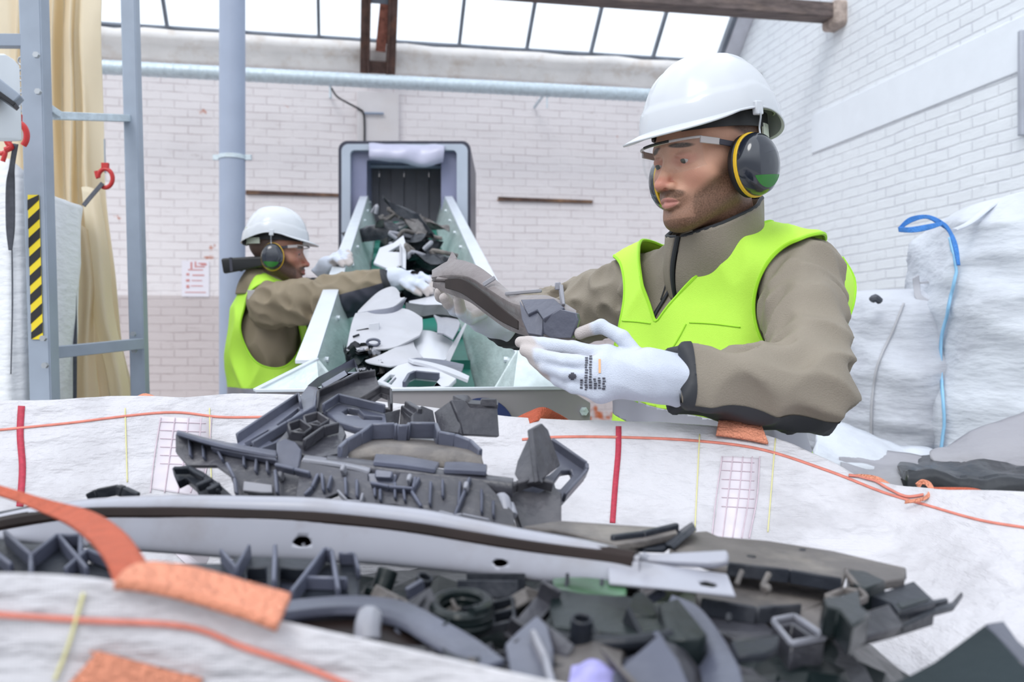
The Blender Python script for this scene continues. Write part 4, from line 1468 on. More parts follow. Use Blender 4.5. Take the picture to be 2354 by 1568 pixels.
scrap('handle_bow', 'small bent black bow poking up against the white cloth above the strip',
      [('body', M_p2, ('bar', [P(204, 1146, .96), P(225, 1135, .96), P(272, 1126, .96), P(284, 1130, .955), P(316, 1145, .95)], .008, .011))], 'plastic bow')
scrap('blade_edge', 'thin black blade edge behind the left end of the bumper strip',
      [('body', M_p2, ('strip', [[(-60, 1195, .92), (0, 1183, .92), (60, 1172, .91), (110, 1168, .91)], [(-60, 1215, .9), (0, 1203, .9), (60, 1190, .89), (110, 1182, .89)]], .004))], 'plastic blade')
MT = Plane((600, 1390, .68), (800, 1390, .68), (700, 1290, .74))
scrap('ribbed_panel', 'black lattice panel with grey A-shaped ribs under the middle of the strip',
      [('body', M_p2, ('poly', z7([(700, 420), (1000, 420), (1080, 385), (1400, 400), (1620, 430), (1620, 620), (1290, 640), (1000, 560), (760, 500)]), MT, .012, [z7([(1110, 440), (1200, 440), (1200, 540), (1120, 520)]), z7([(1260, 440), (1400, 450), (1340, 560), (1260, 560)])])),
       ('crossed_rib', M_p5, ('rib', z7([(1000, 415), (1070, 500), (1130, 395)]), MT, .004, .014, .006), ('rib', z7([(1245, 395), (1240, 560)]), MT, .005, .014, .006),
        ('rib', z7([(1320, 620), (1470, 420), (1500, 430), (1530, 610)]), MT, .005, .014, .008), ('rib', z7([(1370, 540), (1570, 545)]), MT, .004, .012, .006),
        ('rib', z7([(1530, 430), (1600, 430), (1620, 500)]), MT, .004, .012, .006)),
       ('grey_back_panel', M_p5, ('poly', z7([(1090, 430), (1420, 430), (1440, 580), (1090, 560)]), Plane((600, 1370, .72), (800, 1370, .72), (700, 1290, .77)), .004))], 'ribbed panel')
scrap('support_arm', 'long smooth blue-grey arm curving down in front of the lattice frame',
      [('body', M_p5, ('strip', [[(640, 1395, .63), (740, 1385, .64), (830, 1382, .645), (930, 1395, .63), (1020, 1440, .60), (1090, 1480, .57), (1160, 1530, .54)],
                                 [(640, 1412, .615), (740, 1402, .62), (830, 1402, .62), (920, 1420, .61), (1000, 1465, .58), (1060, 1505, .55), (1110, 1550, .53)],
                                 [(645, 1425, .62), (740, 1412, .625), (825, 1412, .625), (910, 1435, .61), (985, 1480, .58), (1045, 1520, .55), (1090, 1570, .53)]], .004)),
       ('end_clip', M_p2, ('poly', z7([(1990, 800), (2030, 740), (2130, 790), (2170, 850), (2120, 890), (2010, 850)]), Plane((1030, 1500, .55), (1100, 1510, .54), (1050, 1460, .58)), .012)),
       ('post_stub', M_p6, ('tube', [P(845, 1472, .575), P(845, 1440, .58), P(850, 1418, .59)], .0085))], 'support arm')
scrap('channel_shell', 'black trough-shaped shell under the blue-grey arm',
      [('body', M_p7, ('strip', [[(640, 1430, .64), (800, 1425, .64), (900, 1440, .63), (1000, 1490, .60)], [(640, 1470, .60), (800, 1470, .60), (880, 1490, .585), (980, 1530, .57)], [(640, 1520, .58), (800, 1540, .57), (880, 1560, .56), (980, 1600, .54)]], .005))], 'plastic shell')
coil = [P(1060 + 62 * math.cos(t), 1428 + 26 * math.sin(t) - t * 2.2, .64 + .035 * -math.sin(t)) for t in [i * math.pi / 8 for i in range(52)]]
o = MB()
o.tube(crom(coil, 2), .0042, 8)
tag(o.build('rubber_hose', M_p4, smooth=True), 'coiled thin black-green rubber hose in the middle of the heap', 'hose')

# ---------------------------------------------------------------- many loose broken clips, brackets and shards filling the heap
kinds = []


def proto_clip(r):
    k = MB()
    k.box((0, 0, 0), (.05, .016, .004)).box((-.023, 0, .008), (.004, .016, .018)).box((.02, 0, .007), (.004, .016, .016)).box((0, .006, .004), (.04, .003, .008))
    return k


def proto_u(r):
    k = MB()
    k.box((0, 0, 0), (.06, .03, .003)).box((0, .0145, .01), (.06, .003, .02)).box((0, -.0145, .008), (.06, .003, .016)).box((.01, 0, .006), (.003, .03, .012)).box((-.015, 0, .006), (.003, .03, .012))
    return k


def proto_shard(r):
    k = MB()
    pts = [Vector((-.035, -.012, 0)), Vector((-.01, -.022, 0)), Vector((.03, -.01, 0)), Vector((.042, .006, 0)), Vector((.008, .018, 0)), Vector((-.028, .01, 0))]
    k.prism([pts, [Vector((.0, -.004, 0)), Vector((.012, -.002, 0)), Vector((.010, .006, 0)), Vector((-.002, .005, 0))]], (0, 0, 1), .004)
    k.bar((-.03, .006, .006), (.03, .004, .006), .003, .01)
    return k


def proto_tube(r):
    k = MB()
    M = Matrix.Identity(4)
    k.lathe([(.008, -.03), (.008, .03), (.0055, .03), (.0055, -.03)], M, 14, cap=False)
    k.lathe([(.013, .008), (.013, .013), (.008, .013), (.008, .008)], M, 14, cap=False)
    return k


def proto_grid(r):
    k = MB()
    for i in range(4):
        k.box((-.03 + i * .02, 0, 0), (.003, .04, .01))
    for i in range(3):
        k.box((0, -.019 + i * .019, 0), (.064, .003, .01))
    return k


defs = [('broken_clip', proto_clip, 'clip'), ('channel_piece', proto_u, 'plastic channel'), ('plastic_shard', proto_shard, 'plastic shard'), ('tube_piece', proto_tube, 'plastic tube'), ('grid_piece', proto_grid, 'plastic grid')]
mats_ = [(M_p2, 'black'), (M_p1, 'dark grey'), (M_p5, 'blue-grey'), (M_p3, 'dusty brown-grey'), (M_p4, 'greenish black')]
meshes_ = {}
R_ = rid(11)
cnt = 0
for n_ in range(60):
    px = R_.uniform(860, 1560)
    py = R_.uniform(1310, 1566)
    if px < 1000 and py > 1385 + (px - 640) * .25:
        continue
    Y = 0.19 * F / (py - 784)
    z = 1.112 - 0.10 * max(0, (px - 1177) / F * Y - .1) - R_.uniform(.012, .032) - 0.12 * max(0.0, 0.60 - Y)
    X = (px - 1177) / F * Y
    if Y < .5:
        continue
    kd = R_.randrange(5)
    mi = R_.randrange(5)
    nm, fn, cat = defs[kd]
    key = (kd, mi)
    if key not in meshes_:
        o = fn(R_).build(nm, mats_[mi][0], bevel=.0008, seg=1)
        meshes_[key] = o
    else:
        o = meshes_[key].copy()
        C.objects.link(o)
    s_ = R_.uniform(.5, 1.05)
    o.scale = (s_, s_, s_)
    o.rotation_euler = (R_.uniform(-.6, .6), R_.uniform(-.6, .6), R_.uniform(0, 6.28))
    o.location = (X, Y, z)
    tag(o, 'small %s %s among the broken parts in the middle of the heap' % (mats_[mi][1], nm.replace('_', ' ')), cat, '%s %s bits in the heap' % (mats_[mi][1], nm.replace('_', ' ')))
    cnt += 1
# ================================================================ CONVEYOR WITH FEED HOPPER
M_steelw = mat('pale_painted_steel', (0.62, 0.66, 0.72), 0.3, metal=0.1, var=0.06, vs=12, dirt=(0.45, 0.5, 0.5), dirt_a=0.4)
M_steelin = mat('scratched_zinc', (0.62, 0.70, 0.70), 0.3, metal=0.25, var=0.15, vs=8, stretch=(4, 1, 4), dirt=(0.44, 0.53, 0.52), dirt_a=0.5, bump=0.2, bs=30)
M_plate = mat('grey_painted_plate', (0.30, 0.28, 0.295), 0.4, var=0.05, vs=5)
M_belt = mat('green_belt', (0.01, 0.16, 0.12), 0.45, var=0.2, vs=8)
M_navy = mat('navy_disc', (0.015, 0.03, 0.12), 0.4)
conv = empty('conveyor', P(940, 830, 2.3) - Vector((0, 0, 1.0)), 'steel inclined belt conveyor with side rails rising from the feed hopper to the hood', 'conveyor')


def cside(xb, Yb, yb, xt, Yt, yt, dz=0.0, dx=0.0):
    return P(xb, yb, Yb) + Vector((dx, 0, dz)), P(xt, yt, Yt) + Vector((dx, 0, dz))


cL0, cL1 = P(728, 826, 2.3), P(850, 438, 6.5)
cR0, cR1 = P(1192, 826, 2.3), P(1016, 438, 6.5)
cdir = (cL1 - cL0).normalized()


def side(a, b, sg):
    k = MB()
    # flat top flange, side wall leaning inward and a lower lip
    w = Vector((sg, 0, 0))
    dn = Vector((0, 0, -1))
    k.add([a - w * .0, a - w * .055, b - w * .055, b, a + dn * .012, a - w * .055 + dn * .012, b - w * .055 + dn * .012, b + dn * .012],
          [(0, 1, 2, 3), (7, 6, 5, 4), (0, 4, 5, 1), (1, 5, 6, 2), (2, 6, 7, 3), (3, 7, 4, 0)])
    o = k.build('top_rail', M_steelw, conv, bevel=.002)
    k = MB()
    p = [a + w * .0 + dn * .012, a + w * .055 + dn * .20, a + w * .075 + dn * .24]
    q = [b + w * .0 + dn * .012, b + w * .045 + dn * .20, b + w * .06 + dn * .24]
    vs_ = p + q + [x - w * .004 for x in p + q]
    k.add(vs_, [(0, 1, 4, 3), (1, 2, 5, 4), (6, 9, 10, 7), (7, 10, 11, 8), (0, 3, 9, 6), (2, 8, 11, 5)])
    k.build('side_wall', M_steelin, conv)
    for i in range(9):
        t = 0.04 + i / 9
        c = a.lerp(b, t) + w * .006 + dn * .05
        kk = MB()
        kk.tube([c, c + w * .012], .008, 8)
        kk.build('bolt', M_steelw, conv, smooth=True)
    kk = MB()
    kk.bar(a + dn * .25 - w * .02, b + dn * .25 - w * .02, .04, .09)
    kk.build('outer_beam', M_plate, conv)


side(cL0, cL1, 1)
side(cR0, cR1, -1)
k = MB()
bl, br2 = cL0 + Vector((.075, 0, -.22)), cR0 + Vector((-.075, 0, -.22))
tl, tr2 = cL1 + Vector((.06, 0, -.22)), cR1 + Vector((-.06, 0, -.22))
bl -= cdir * .22
br2 -= cdir * .22
k.add([bl, br2, tr2, tl] + [v + Vector((0, 0, -.02)) for v in (bl, br2, tr2, tl)], [(0, 1, 2, 3), (7, 6, 5, 4), (0, 4, 5, 1), (1, 5, 6, 2), (2, 6, 7, 3), (3, 7, 4, 0)])
k.build('belt', M_belt, conv)
for i in range(12):
    t = .03 + i / 12
    k = MB()
    a, b = bl.lerp(tl, t), br2.lerp(tr2, t)
    k.bar(a + Vector((0, 0, .012)), b + Vector((0, 0, .012)), .012, .03)
    k.build('belt_cleat', M_belt, conv)
for sx in (-1, 1):
    for t in (.12, .55, .92):
        k = MB()
        c = (cL0 if sx < 0 else cR0).lerp(cL1 if sx < 0 else cR1, t) + Vector((-.0 * sx, 0, -.28))
        k.bar((c.x, c.y, 0), c, .06, .06, up=(0, 1, 0))
        k.build('leg', M_plate, conv)

# hopper: flared steel pan at the foot of the conveyor
hop = empty('feed_hopper', P(970, 900, 2.02) - Vector((0, 0, .8)), 'flared steel feed hopper with grey front plate and navy disc at the conveyor foot', 'hopper')
FP = Plane((590, 900, 2.0), (1355, 900, 2.0), (900, 960, 2.0))
k = MB()
k.prism([[FP.at(*q) for q in [(588, 897), (700, 901), (905, 900), (1290, 891), (1304, 893), (1357, 926), (1357, 985), (1340, 1120), (620, 1120)]]], (0, 1, 0), .012)
k.build('front_plate', M_plate, hop, bevel=.003)
k = MB()
dc = FP.at(1108, 990)
k.tube([dc + V(0, -.012, 0), dc + V(0, .0, 0)], .073, 40)
k.build('round_cover', M_navy, hop, smooth=True)
k = MB()
dc = FP.at(1342, 945)
k.tube([dc + V(0, -.012, 0), dc + V(0, .0, 0)], .010, 6)
k.build('bolt', M_galv, hop, smooth=True)
# flared sides: from the trough out to the ends of the front plate
def wing(name, pts, m, t=.004):
    v_ = [P(*q) for q in pts]
    k = MB()
    n = (v_[1] - v_[0]).cross(v_[2] - v_[0]).normalized()
    k.add(v_ + [x - n * t for x in v_], [tuple(range(len(v_))), tuple(range(2 * len(v_) - 1, len(v_) - 1, -1))] + [(i, (i + 1) % len(v_), (i + 1) % len(v_) + len(v_), i + len(v_)) for i in range(len(v_))])
    return k.build(name, m, hop)


wing('flared_side', [(728, 826, 2.3), (792, 905, 2.3), (735, 905, 2.02), (590, 898, 2.0)], M_steelin)
wing('flared_side', [(792, 905, 2.3), (820, 1010, 2.3), (700, 1020, 2.02), (735, 905, 2.02)], M_steelin)
wing('flared_side', [(1192, 800, 2.32), (1300, 893, 2.0), (1180, 893, 2.02), (1130, 905, 2.3)], M_steelin)
wing('flared_side', [(1130, 905, 2.3), (1180, 893, 2.02), (1200, 1020, 2.02), (1100, 1010, 2.3)], M_steelin)
k = MB()
for a, b in ((P(588, 897, 2.0), P(728, 826, 2.3)), (P(1300, 892, 2.0), P(1192, 802, 2.32)), (P(588, 898, 2.0), P(1300, 892, 2.0))):
    k = MB()
    k.bar(a, b, .014, .008)
    k.build('edge_rail', M_steelw, hop, bevel=.002)
for x in (640, 1320):
    k = MB()
    c = P(x, 1120, 2.02)
    k.bar((c.x, c.y, 0), c, .06, .06, up=(0, 1, 0))
    k.build('leg', M_plate, hop)

# hood at the upper end
M_hoodd = mat('hood_black_edge', (0.035, 0.036, 0.06), 0.4)
M_hoodl = mat('hood_grey', (0.42, 0.47, 0.56), 0.4, var=0.04)
M_hoodb = mat('hood_blue_grey', (0.21, 0.22, 0.34), 0.45, var=0.08, vs=5)
M_flap = mat('dark_rubber_curtain', (0.10, 0.095, 0.115), 0.6, var=0.12, vs=6)
hood = empty('machine_hood', P(930, 600, 6.4) - Vector((0, 0, 1.4)), 'grey arched intake hood with black edge at the upper end of the conveyor', 'machine hood')
YH = 6.1


def arch(x0, x1, y0, y1, r, n=8):
    L = [(x0, y1), (x0, y0 + r)]
    L += [(x0 + r - r * math.cos(t), y0 + r - r * math.sin(t)) for t in [math.pi / 2 * i / n for i in range(1, n)]]
    L += [(x0 + r, y0), (x1 - r, y0)]
    L += [(x1 - r + r * math.sin(t), y0 + r - r * math.cos(t)) for t in [math.pi / 2 * i / n for i in range(1, n)]]
    return L + [(x1, y0 + r), (x1, y1)]


def archring(name, o_, i_, Y, depth, m):
    A, B = arch(*o_), arch(*i_)
    k = MB()
    n = len(A)
    a0 = [P(x, y, Y) for x, y in A]
    b0 = [P(x, y, Y) for x, y in B]
    d = Vector((0, depth, 0))
    k.add(a0 + b0 + [v + d for v in a0] + [v + d for v in b0],
          [(i, i + 1, n + i + 1, n + i) for i in range(n - 1)] + [(2 * n + i + 1, 2 * n + i, 3 * n + i, 3 * n + i + 1) for i in range(n - 1)] +
          [(i + 1, i, 2 * n + i, 2 * n + i + 1) for i in range(n - 1)] + [(n + i, n + i + 1, 3 * n + i + 1, 3 * n + i) for i in range(n - 1)] +
          [(0, n, 3 * n, 2 * n), (n - 1, 3 * n - 1, 4 * n - 1, 2 * n - 1)])
    return k.build(name, m, hood)


archring('black_edge', (778, 1082, 324, 640, 20), (785, 1075, 331, 640, 16), YH, .9, M_hoodd)
archring('hood_shell', (785, 1075, 331, 620, 16), (805, 1050, 345, 620, 10), YH - .02, .85, M_hoodl)
archring('inner_frame', (805, 1050, 345, 600, 10), (843, 1014, 368, 600, 4), YH + .03, .4, M_hoodb)
for i in range(6):
    k = MB()
    x0 = 843 + i * 28.6
    a, b = P(x0, 386, YH + .25), P(x0 + 28, 386, YH + .25)
    off = Vector((0, .012 * (i % 2), 0))
    k.add([a + off, b + off, b + off + V(0, 0, -.75), a + off + V(0, 0, -.75)] + [v + V(0, .008, 0) + off for v in (a, b, b + V(0, 0, -.75), a + V(0, 0, -.75))],
          [(0, 1, 2, 3), (7, 6, 5, 4), (0, 4, 5, 1), (1, 5, 6, 2), (2, 6, 7, 3), (3, 7, 4, 0)])
    k.build('curtain_strip', M_flap, hood)
k = MB()
k.bar(P(843, 376, YH + .2), P(1014, 376, YH + .2), .03, .03)
k.build('curtain_rod', M_hoodd, hood)
k = MB()
k.bar(P(845, 383, YH + .18), P(1012, 384, YH + .18), .015, .02)
k.build('clamp_bar', M_bluegrey, hood)
# taped film roll hanging over the top edge
vs_, fs_ = sheet([[P(x, y - 14 + 3 * math.sin(x * .05), YH + .1) for x, y in ((848, 340), (890, 342), (940, 342), (990, 344), (1022, 346))],
                  [P(x, y, YH - .06) for x, y in ((848, 338), (890, 336), (940, 338), (990, 338), (1022, 340))],
                  [P(x, y, YH - .075) for x, y in ((848, 358), (885, 360), (935, 365), (980, 372), (1020, 360))],
                  [P(x, y, YH - .04) for x, y in ((852, 368), (888, 372), (930, 377), (982, 386), (1018, 372))]], 6, 4, wob=lambda v, a, b: Vector((0, -.02, .01)) * vnoise(v, 9, 4))
o = link('wrapped_film', mesh(vs_, fs_), mat('lilac_film', (0.46, 0.46, 0.60), 0.3, var=0.08), hood)
solid(o, .004)
# machine body behind the hood, down to the floor
k = MB()
c = P(930, 500, YH + .9)
k.box((c.x, YH + .72, 1.25), (.85, .5, 2.5))
k.build('housing', M_hoodl, hood, bevel=.03)

# ---------------------------------------------------------------- scrap on the belt
M_w1 = mat('white_grey_plastic', (0.43, 0.43, 0.47), 0.4, var=0.08, vs=7, dirt=(0.34, 0.33, 0.34), dirt_a=0.4, dirt_s=9)
M_w2 = mat('pale_plastic', (0.54, 0.55, 0.60), 0.35, var=0.05)
zc = zmap(0.2806, 780, 480)


def cstrip(L):
    return [[(780 + .2806 * x, 480 + .2806 * y, Y) for x, y, Y in r] for r in L]


scrap('bumper_piece', 'white-grey bumper piece with a round fog-lamp opening lying lowest left on the belt',
      [('body', M_w1, ('strip', cstrip([[(130, 870, 2.75), (300, 850, 2.8), (530, 830, 2.8), (680, 905, 2.75)], [(100, 960, 2.65), (300, 980, 2.62), (500, 1010, 2.62), (680, 1000, 2.68)], [(60, 1180, 2.5), (250, 1165, 2.48), (450, 1150, 2.5), (660, 1050, 2.6)]]), .006)),
       ('lamp_ring', M_p5, ('tube', [P(780 + .2806 * (280 + 52 * math.cos(t)), 480 + .2806 * (1095 + 26 * math.sin(t)), 2.50 - .01) for t in [i * math.pi / 4 for i in range(9)]], .004)),
       ('dark_slot', M_p2, ('bar', [P(*zc([(140, 1000)])[0], 2.60), P(*zc([(240, 980)])[0], 2.60)], .004, .004), ('bar', [P(*zc([(110, 1050)])[0], 2.56), P(*zc([(165, 1030)])[0], 2.56)], .004, .006)),
       ('embossed_patch', M_w2, ('bar', [P(*zc([(250, 985)])[0], 2.605), P(*zc([(330, 975)])[0], 2.605)], .02, .03))], 'bumper piece')
scrap('trim_shell', 'pale curved trim shell with a dark blue underside just above the fog-lamp bumper piece',
      [('body', M_w1, ('strip', cstrip([[(210, 800, 2.95), (330, 690, 3.0), (440, 650, 3.0), (490, 700, 2.95)], [(160, 850, 2.85), (300, 800, 2.85), (420, 760, 2.85), (500, 740, 2.88)], [(150, 870, 2.82), (300, 840, 2.8), (440, 820, 2.8), (545, 735, 2.85)]]), .006)),
       ('dark_edge', M_p5, ('strip', cstrip([[(150, 865, 2.80), (300, 840, 2.78), (440, 810, 2.78), (545, 730, 2.83)], [(150, 875, 2.79), (300, 872, 2.76), (430, 872, 2.76), (500, 820, 2.8)]]), .006))], 'plastic shell')
scrap('white_fender', 'bright white smooth panel in the middle of the belt',
      [('body', M_w2, ('strip', cstrip([[(560, 1050, 2.7), (680, 1010, 2.75), (800, 1030, 2.75), (930, 1100, 2.7)], [(590, 1160, 2.6), (700, 1140, 2.58), (820, 1150, 2.6), (900, 1180, 2.62)], [(600, 1240, 2.52), (700, 1250, 2.5), (800, 1260, 2.5), (870, 1250, 2.53)]]), .006))], 'plastic panel')
scrap('folded_sheet', 'silver folded sheet sweeping from lower left to the white panel on the belt',
      [('body', M_w1, ('strip', cstrip([[(210, 1255, 2.42), (330, 1210, 2.46), (450, 1150, 2.5), (600, 1080, 2.6)], [(250, 1275, 2.40), (400, 1270, 2.42), (520, 1220, 2.46), (620, 1150, 2.55)], [(420, 1305, 2.38), (500, 1290, 2.40), (600, 1260, 2.44), (680, 1230, 2.5)]]), .005))], 'plastic sheet')
gp = Plane((880, 895, 2.2), (1040, 885, 2.25), (960, 845, 2.38))
scrap('grille_panel', 'white panel with a large rounded window lying at the foot of the belt',
      [('body', M_w2, ('poly', zc([(310, 1410), (380, 1350), (480, 1280), (560, 1258), (700, 1280), (830, 1330), (960, 1390), (900, 1450), (820, 1470), (440, 1470)]), gp, .012,
        [zc([(530, 1460), (570, 1390), (620, 1368), (820, 1388), (770, 1455)]), zc([(362, 1410), (420, 1355), (460, 1358), (400, 1425)]), zc([(405, 1432), (460, 1375), (470, 1385), (425, 1440)])])),
       ('window_rim', M_p5, ('rib', zc([(530, 1460), (570, 1390), (620, 1368), (820, 1388)]), gp, .012, .02, .004))], 'plastic panel')
scrap('long_moulding', 'long white moulding with a dark joint crossing the lower belt towards the right',
      [('body', M_w2, ('strip', cstrip([[(560, 1255, 2.42), (720, 1280, 2.42), (900, 1330, 2.4), (1060, 1400, 2.35)], [(600, 1275, 2.39), (740, 1310, 2.38), (900, 1370, 2.34), (1050, 1430, 2.3)]]), .01)),
       ('grey_top', M_p5, ('strip', cstrip([[(560, 1235, 2.47), (700, 1240, 2.48), (850, 1255, 2.48), (1020, 1290, 2.46)], [(600, 1258, 2.43), (740, 1285, 2.42), (880, 1320, 2.41), (1000, 1360, 2.38)]]), .006))], 'moulding')
scrap('dark_channel', 'black-green channel lying across the belt under the held scrap piece',
      [('body', M_p4, ('strip', cstrip([[(540, 790, 3.0), (700, 810, 3.0), (850, 810, 2.95), (980, 850, 2.9)], [(540, 850, 2.9), (650, 880, 2.88), (800, 880, 2.85), (980, 890, 2.8)], [(560, 880, 2.86), (680, 905, 2.84), (800, 890, 2.82), (970, 910, 2.78)]]), .01))], 'plastic channel')
scrap('curved_bracket', 'grey curved bracket with rounded opening right of the fog-lamp bumper piece',
      [('body', M_p6, ('strip', cstrip([[(770, 880, 2.82), (830, 900, 2.82), (880, 880, 2.84), (930, 890, 2.82)], [(800, 950, 2.72), (850, 960, 2.72), (890, 960, 2.72), (990, 950, 2.74)], [(800, 1030, 2.64), (850, 1035, 2.64), (880, 1050, 2.62), (930, 1080, 2.6)]]), .006))], 'bracket')
scrap('edge_plate', 'pale plate leaning on the right trough wall with a bright upper edge',
      [('body', M_w1, ('poly', zc([(1035, 930), (1045, 950), (900, 1270), (870, 1250), (880, 1190), (960, 1050)]), Plane((1030, 850, 2.5), (1070, 745, 2.75), (1040, 790, 2.62)), .006))], 'plastic plate')
scrap('light_panel', 'flat bright ribbed panel just under the far gloved hand on the belt',
      [('body', M_w2, ('strip', cstrip([[(570, 770, 3.1), (700, 740, 3.15), (760, 700, 3.2), (900, 700, 3.15)], [(580, 800, 3.0), (700, 800, 3.0), (800, 805, 3.0), (940, 850, 2.95)]]), .006))], 'plastic panel')
scrap('frame_panel', 'pale rectangular panel with a triangular notch in the middle of the belt',
      [('body', M_w2, ('poly', zc([(290, 420), (330, 320), (440, 280), (525, 215), (548, 300), (545, 490), (400, 490), (280, 440)]), Plane((860, 610, 3.7), (930, 610, 3.7), (900, 550, 3.95)), .012,
        [zc([(400, 350), (495, 295), (495, 355)])])),
       ('inner_rim', M_w1, ('rib', zc([(500, 300), (505, 480)]), Plane((860, 610, 3.69), (930, 610, 3.69), (900, 550, 3.94)), .01, .01, .004))], 'plastic panel')


def lump(name, label, ctr_, size, m, seed, cat):
    """a crumpled tangle: several bent shells and bars pressed together"""
    r = rid(seed)
    parts = []
    for i in range(9):
        a = ctr_ + Vector((r.uniform(-1, 1) * size[0], r.uniform(-1, 1) * size[1], r.uniform(-.6, 1) * size[2]))
        u = Vector((r.uniform(-1, 1), r.uniform(-.4, .4), r.uniform(-.5, .5))).normalized() * r.uniform(.5, 1) * size[0]
        w = Vector((r.uniform(-.4, .4), r.uniform(-1, 1), r.uniform(-.8, .8))).normalized() * r.uniform(.3, .7) * size[0]
        n = u.cross(w).normalized() * .03
        rows_ = [[a - u - w, a - w * 1.1 + n, a + u - w * .8], [a - u * 1.1 + n, a - n, a + u + n], [a - u * .9 + w, a + w + n, a + u * .8 + w * 1.1]]
        v_, f_ = sheet(rows_, 3, 3)
        me_ = mesh(v_, f_)
        nr = [vv.normal.copy() for vv in me_.vertices]
        N_ = len(v_)
        parts.append((v_ + [x - y * .006 for x, y in zip(v_, nr)], list(f_) + [tuple(x + N_ for x in reversed(q)) for q in f_]))
    k = MB()
    for v_, f_ in parts[:5]:
        k.add(v_, f_)
    o = k.build(name, m, smooth=True, fix=False)
    tag(o, label, cat)
    for v_, f_ in parts[5:]:
        k = MB()
        k.add(v_, f_)
        k.build('bent_fragment', [M_p3, M_p6, M_p2, M_p1][len(v_) % 4], o, smooth=True, fix=False)
    for i in range(4):
        k = MB()
        a = ctr_ + Vector((r.uniform(-1, 1) * size[0], -size[1] * .6, r.uniform(-.3, 1) * size[2]))
        k.tube(crom([a, a + Vector((r.uniform(-.6, .6), 0, .3)) * size[0], a + Vector((r.uniform(-1, 1), .3, .1)) * size[0]], 4), .01, 8)
        k.build('loose_strip', M_p3 if i % 2 else M_p6, o, smooth=True)
    return o


M_lumpg = mat('dusty_tangle', (0.13, 0.12, 0.12), 0.55, var=0.6, vs=16, bump=0.5, bs=30, dirt=(0.34, 0.31, 0.31), dirt_a=0.9, dirt_s=14)
lump('crushed_part', 'dusty grey crumpled part highest up on the belt', P(925, 530, 4.9), (.14, .2, .075), M_lumpg, 5, 'crushed plastic part')
lump('crushed_part', 'black crumpled part just below the highest grey one on the belt', P(965, 572, 4.3), (.10, .12, .05), M_p2, 8, 'crushed plastic part')
lump('crushed_part', 'black crumpled part beside the pale notched panel on the belt', P(968, 600, 3.9), (.10, .12, .045), M_p2, 14, 'crushed plastic part')
lump('crushed_part', 'dark brown crumpled part held under the profile worker\'s outstretched glove', P(958, 672, 3.25), (.085, .06, .035), M_p7, 21, 'crushed plastic part')
lump('crushed_part', 'black crumpled part under the fog-lamp bumper piece on the lower belt', P(838, 822, 2.5), (.035, .03, .012), M_p4, 23, 'crushed plastic part')
lump('crushed_part', 'black-green crumpled part under the silver folded sheet', P(860, 862, 2.44), (.03, .03, .01), M_p4, 29, 'crushed plastic part')
# ================================================================ LEFT: BAG FILLING FRAME, CURTAIN, BAG
M_haz_y = mat('hazard_yellow', (0.78, 0.60, 0.02), 0.5, var=0.08)
M_haz_k = mat('hazard_black', (0.012, 0.012, 0.014), 0.5)
M_curt = mat('cream_curtain', (0.88, 0.81, 0.68), 0.6, var=0.08, vs=3, bump=0.2, bs=10)
b = M_curt.node_tree.nodes['Principled BSDF']
b.inputs['Subsurface Weight'].default_value = 0.0
_nt = M_curt.node_tree
_tl = _nt.nodes.new('ShaderNodeBsdfTranslucent')
_tl.inputs[0].default_value = (.95, .88, .74, 1)
_mx = _nt.nodes.new('ShaderNodeMixShader')
_mx.inputs[0].default_value = .6
_nt.links.new(b.outputs[0], _mx.inputs[1])
_nt.links.new(_tl.outputs[0], _mx.inputs[2])
_nt.links.new(_mx.outputs[0], _nt.nodes['Material Output'].inputs[0])
M_whitebag = cloth_mat('white_bag_cloth', (0.90, 0.91, 0.94), tint=(0.84, 0.85, 0.88))
M_greystrap = mat('dark_grey_strap', (0.075, 0.08, 0.10), 0.7, var=0.2, vs=60)
M_redhook = mat('red_hook', (0.55, 0.03, 0.03), 0.35)
M_chain = mat('steel_chain', (0.45, 0.47, 0.5), 0.35, metal=0.7)

rack = empty('filling_frame', P(90, 784, 2.6) - Vector((0, 0, 1.3)), 'tall grey steel bag filling frame with black and yellow hazard tape', 'steel frame')


def upright(px0, px1, Y, top, w=None, off=0.0):
    a, b_ = P(px0, -60, Y), P(px1, 950, Y)
    d = (b_ - a).normalized()
    b_ = a + d * ((a.z) / -d.z)
    w = w or 46 / F * Y
    k = MB()
    # C-profile: web and two flanges
    k.bar(a, b_, w, .006, up=(0, 1, 0))
    k.bar(a + V(-w / 2, w * .45, 0), b_ + V(-w / 2, w * .45, 0), .006, w * .9, up=(0, 1, 0))
    k.bar(a + V(w / 2, w * .45, 0), b_ + V(w / 2, w * .45, 0), .006, w * .9, up=(0, 1, 0))
    return k.build('upright', M_greyframe, rack, bevel=.002)


uA = upright(66, 94, 2.6, 0)
uB = upright(292, 318, 3.1, 0, w=.045)
k = MB()
k.bar(P(84, -60, 2.66), P(118, 950, 2.66), .03, .05, up=(0, 1, 0))
k.build('upright', M_bluegrey, rack, bevel=.002)
for a, b_, w in ((P(98, 240, 2.66), P(136, 266, 2.7), .02), (P(128, 266, 2.72), P(292, 272, 3.1), .024), (P(108, 812, 2.68), P(322, 790, 3.08), .036), (P(-80, 94, 2.55), P(68, 95, 2.62), .036)):
    k = MB()
    k.bar(a, b_, .03, w)
    k.build('cross_bar', M_greyframe if w > .03 else M_galv, rack, bevel=.002)
for x, y, Y in ((84, 128, 2.58), (88, 212, 2.58), (306, 768, 3.07), (308, 806, 3.07), (100, 778, 2.58), (104, 840, 2.58)):
    k = MB()
    c = P(x + 2, y, Y)
    k.tube([c, c + V(0, -.012, 0)], .009, 6)
    k.build('bolt', M_chain, rack)
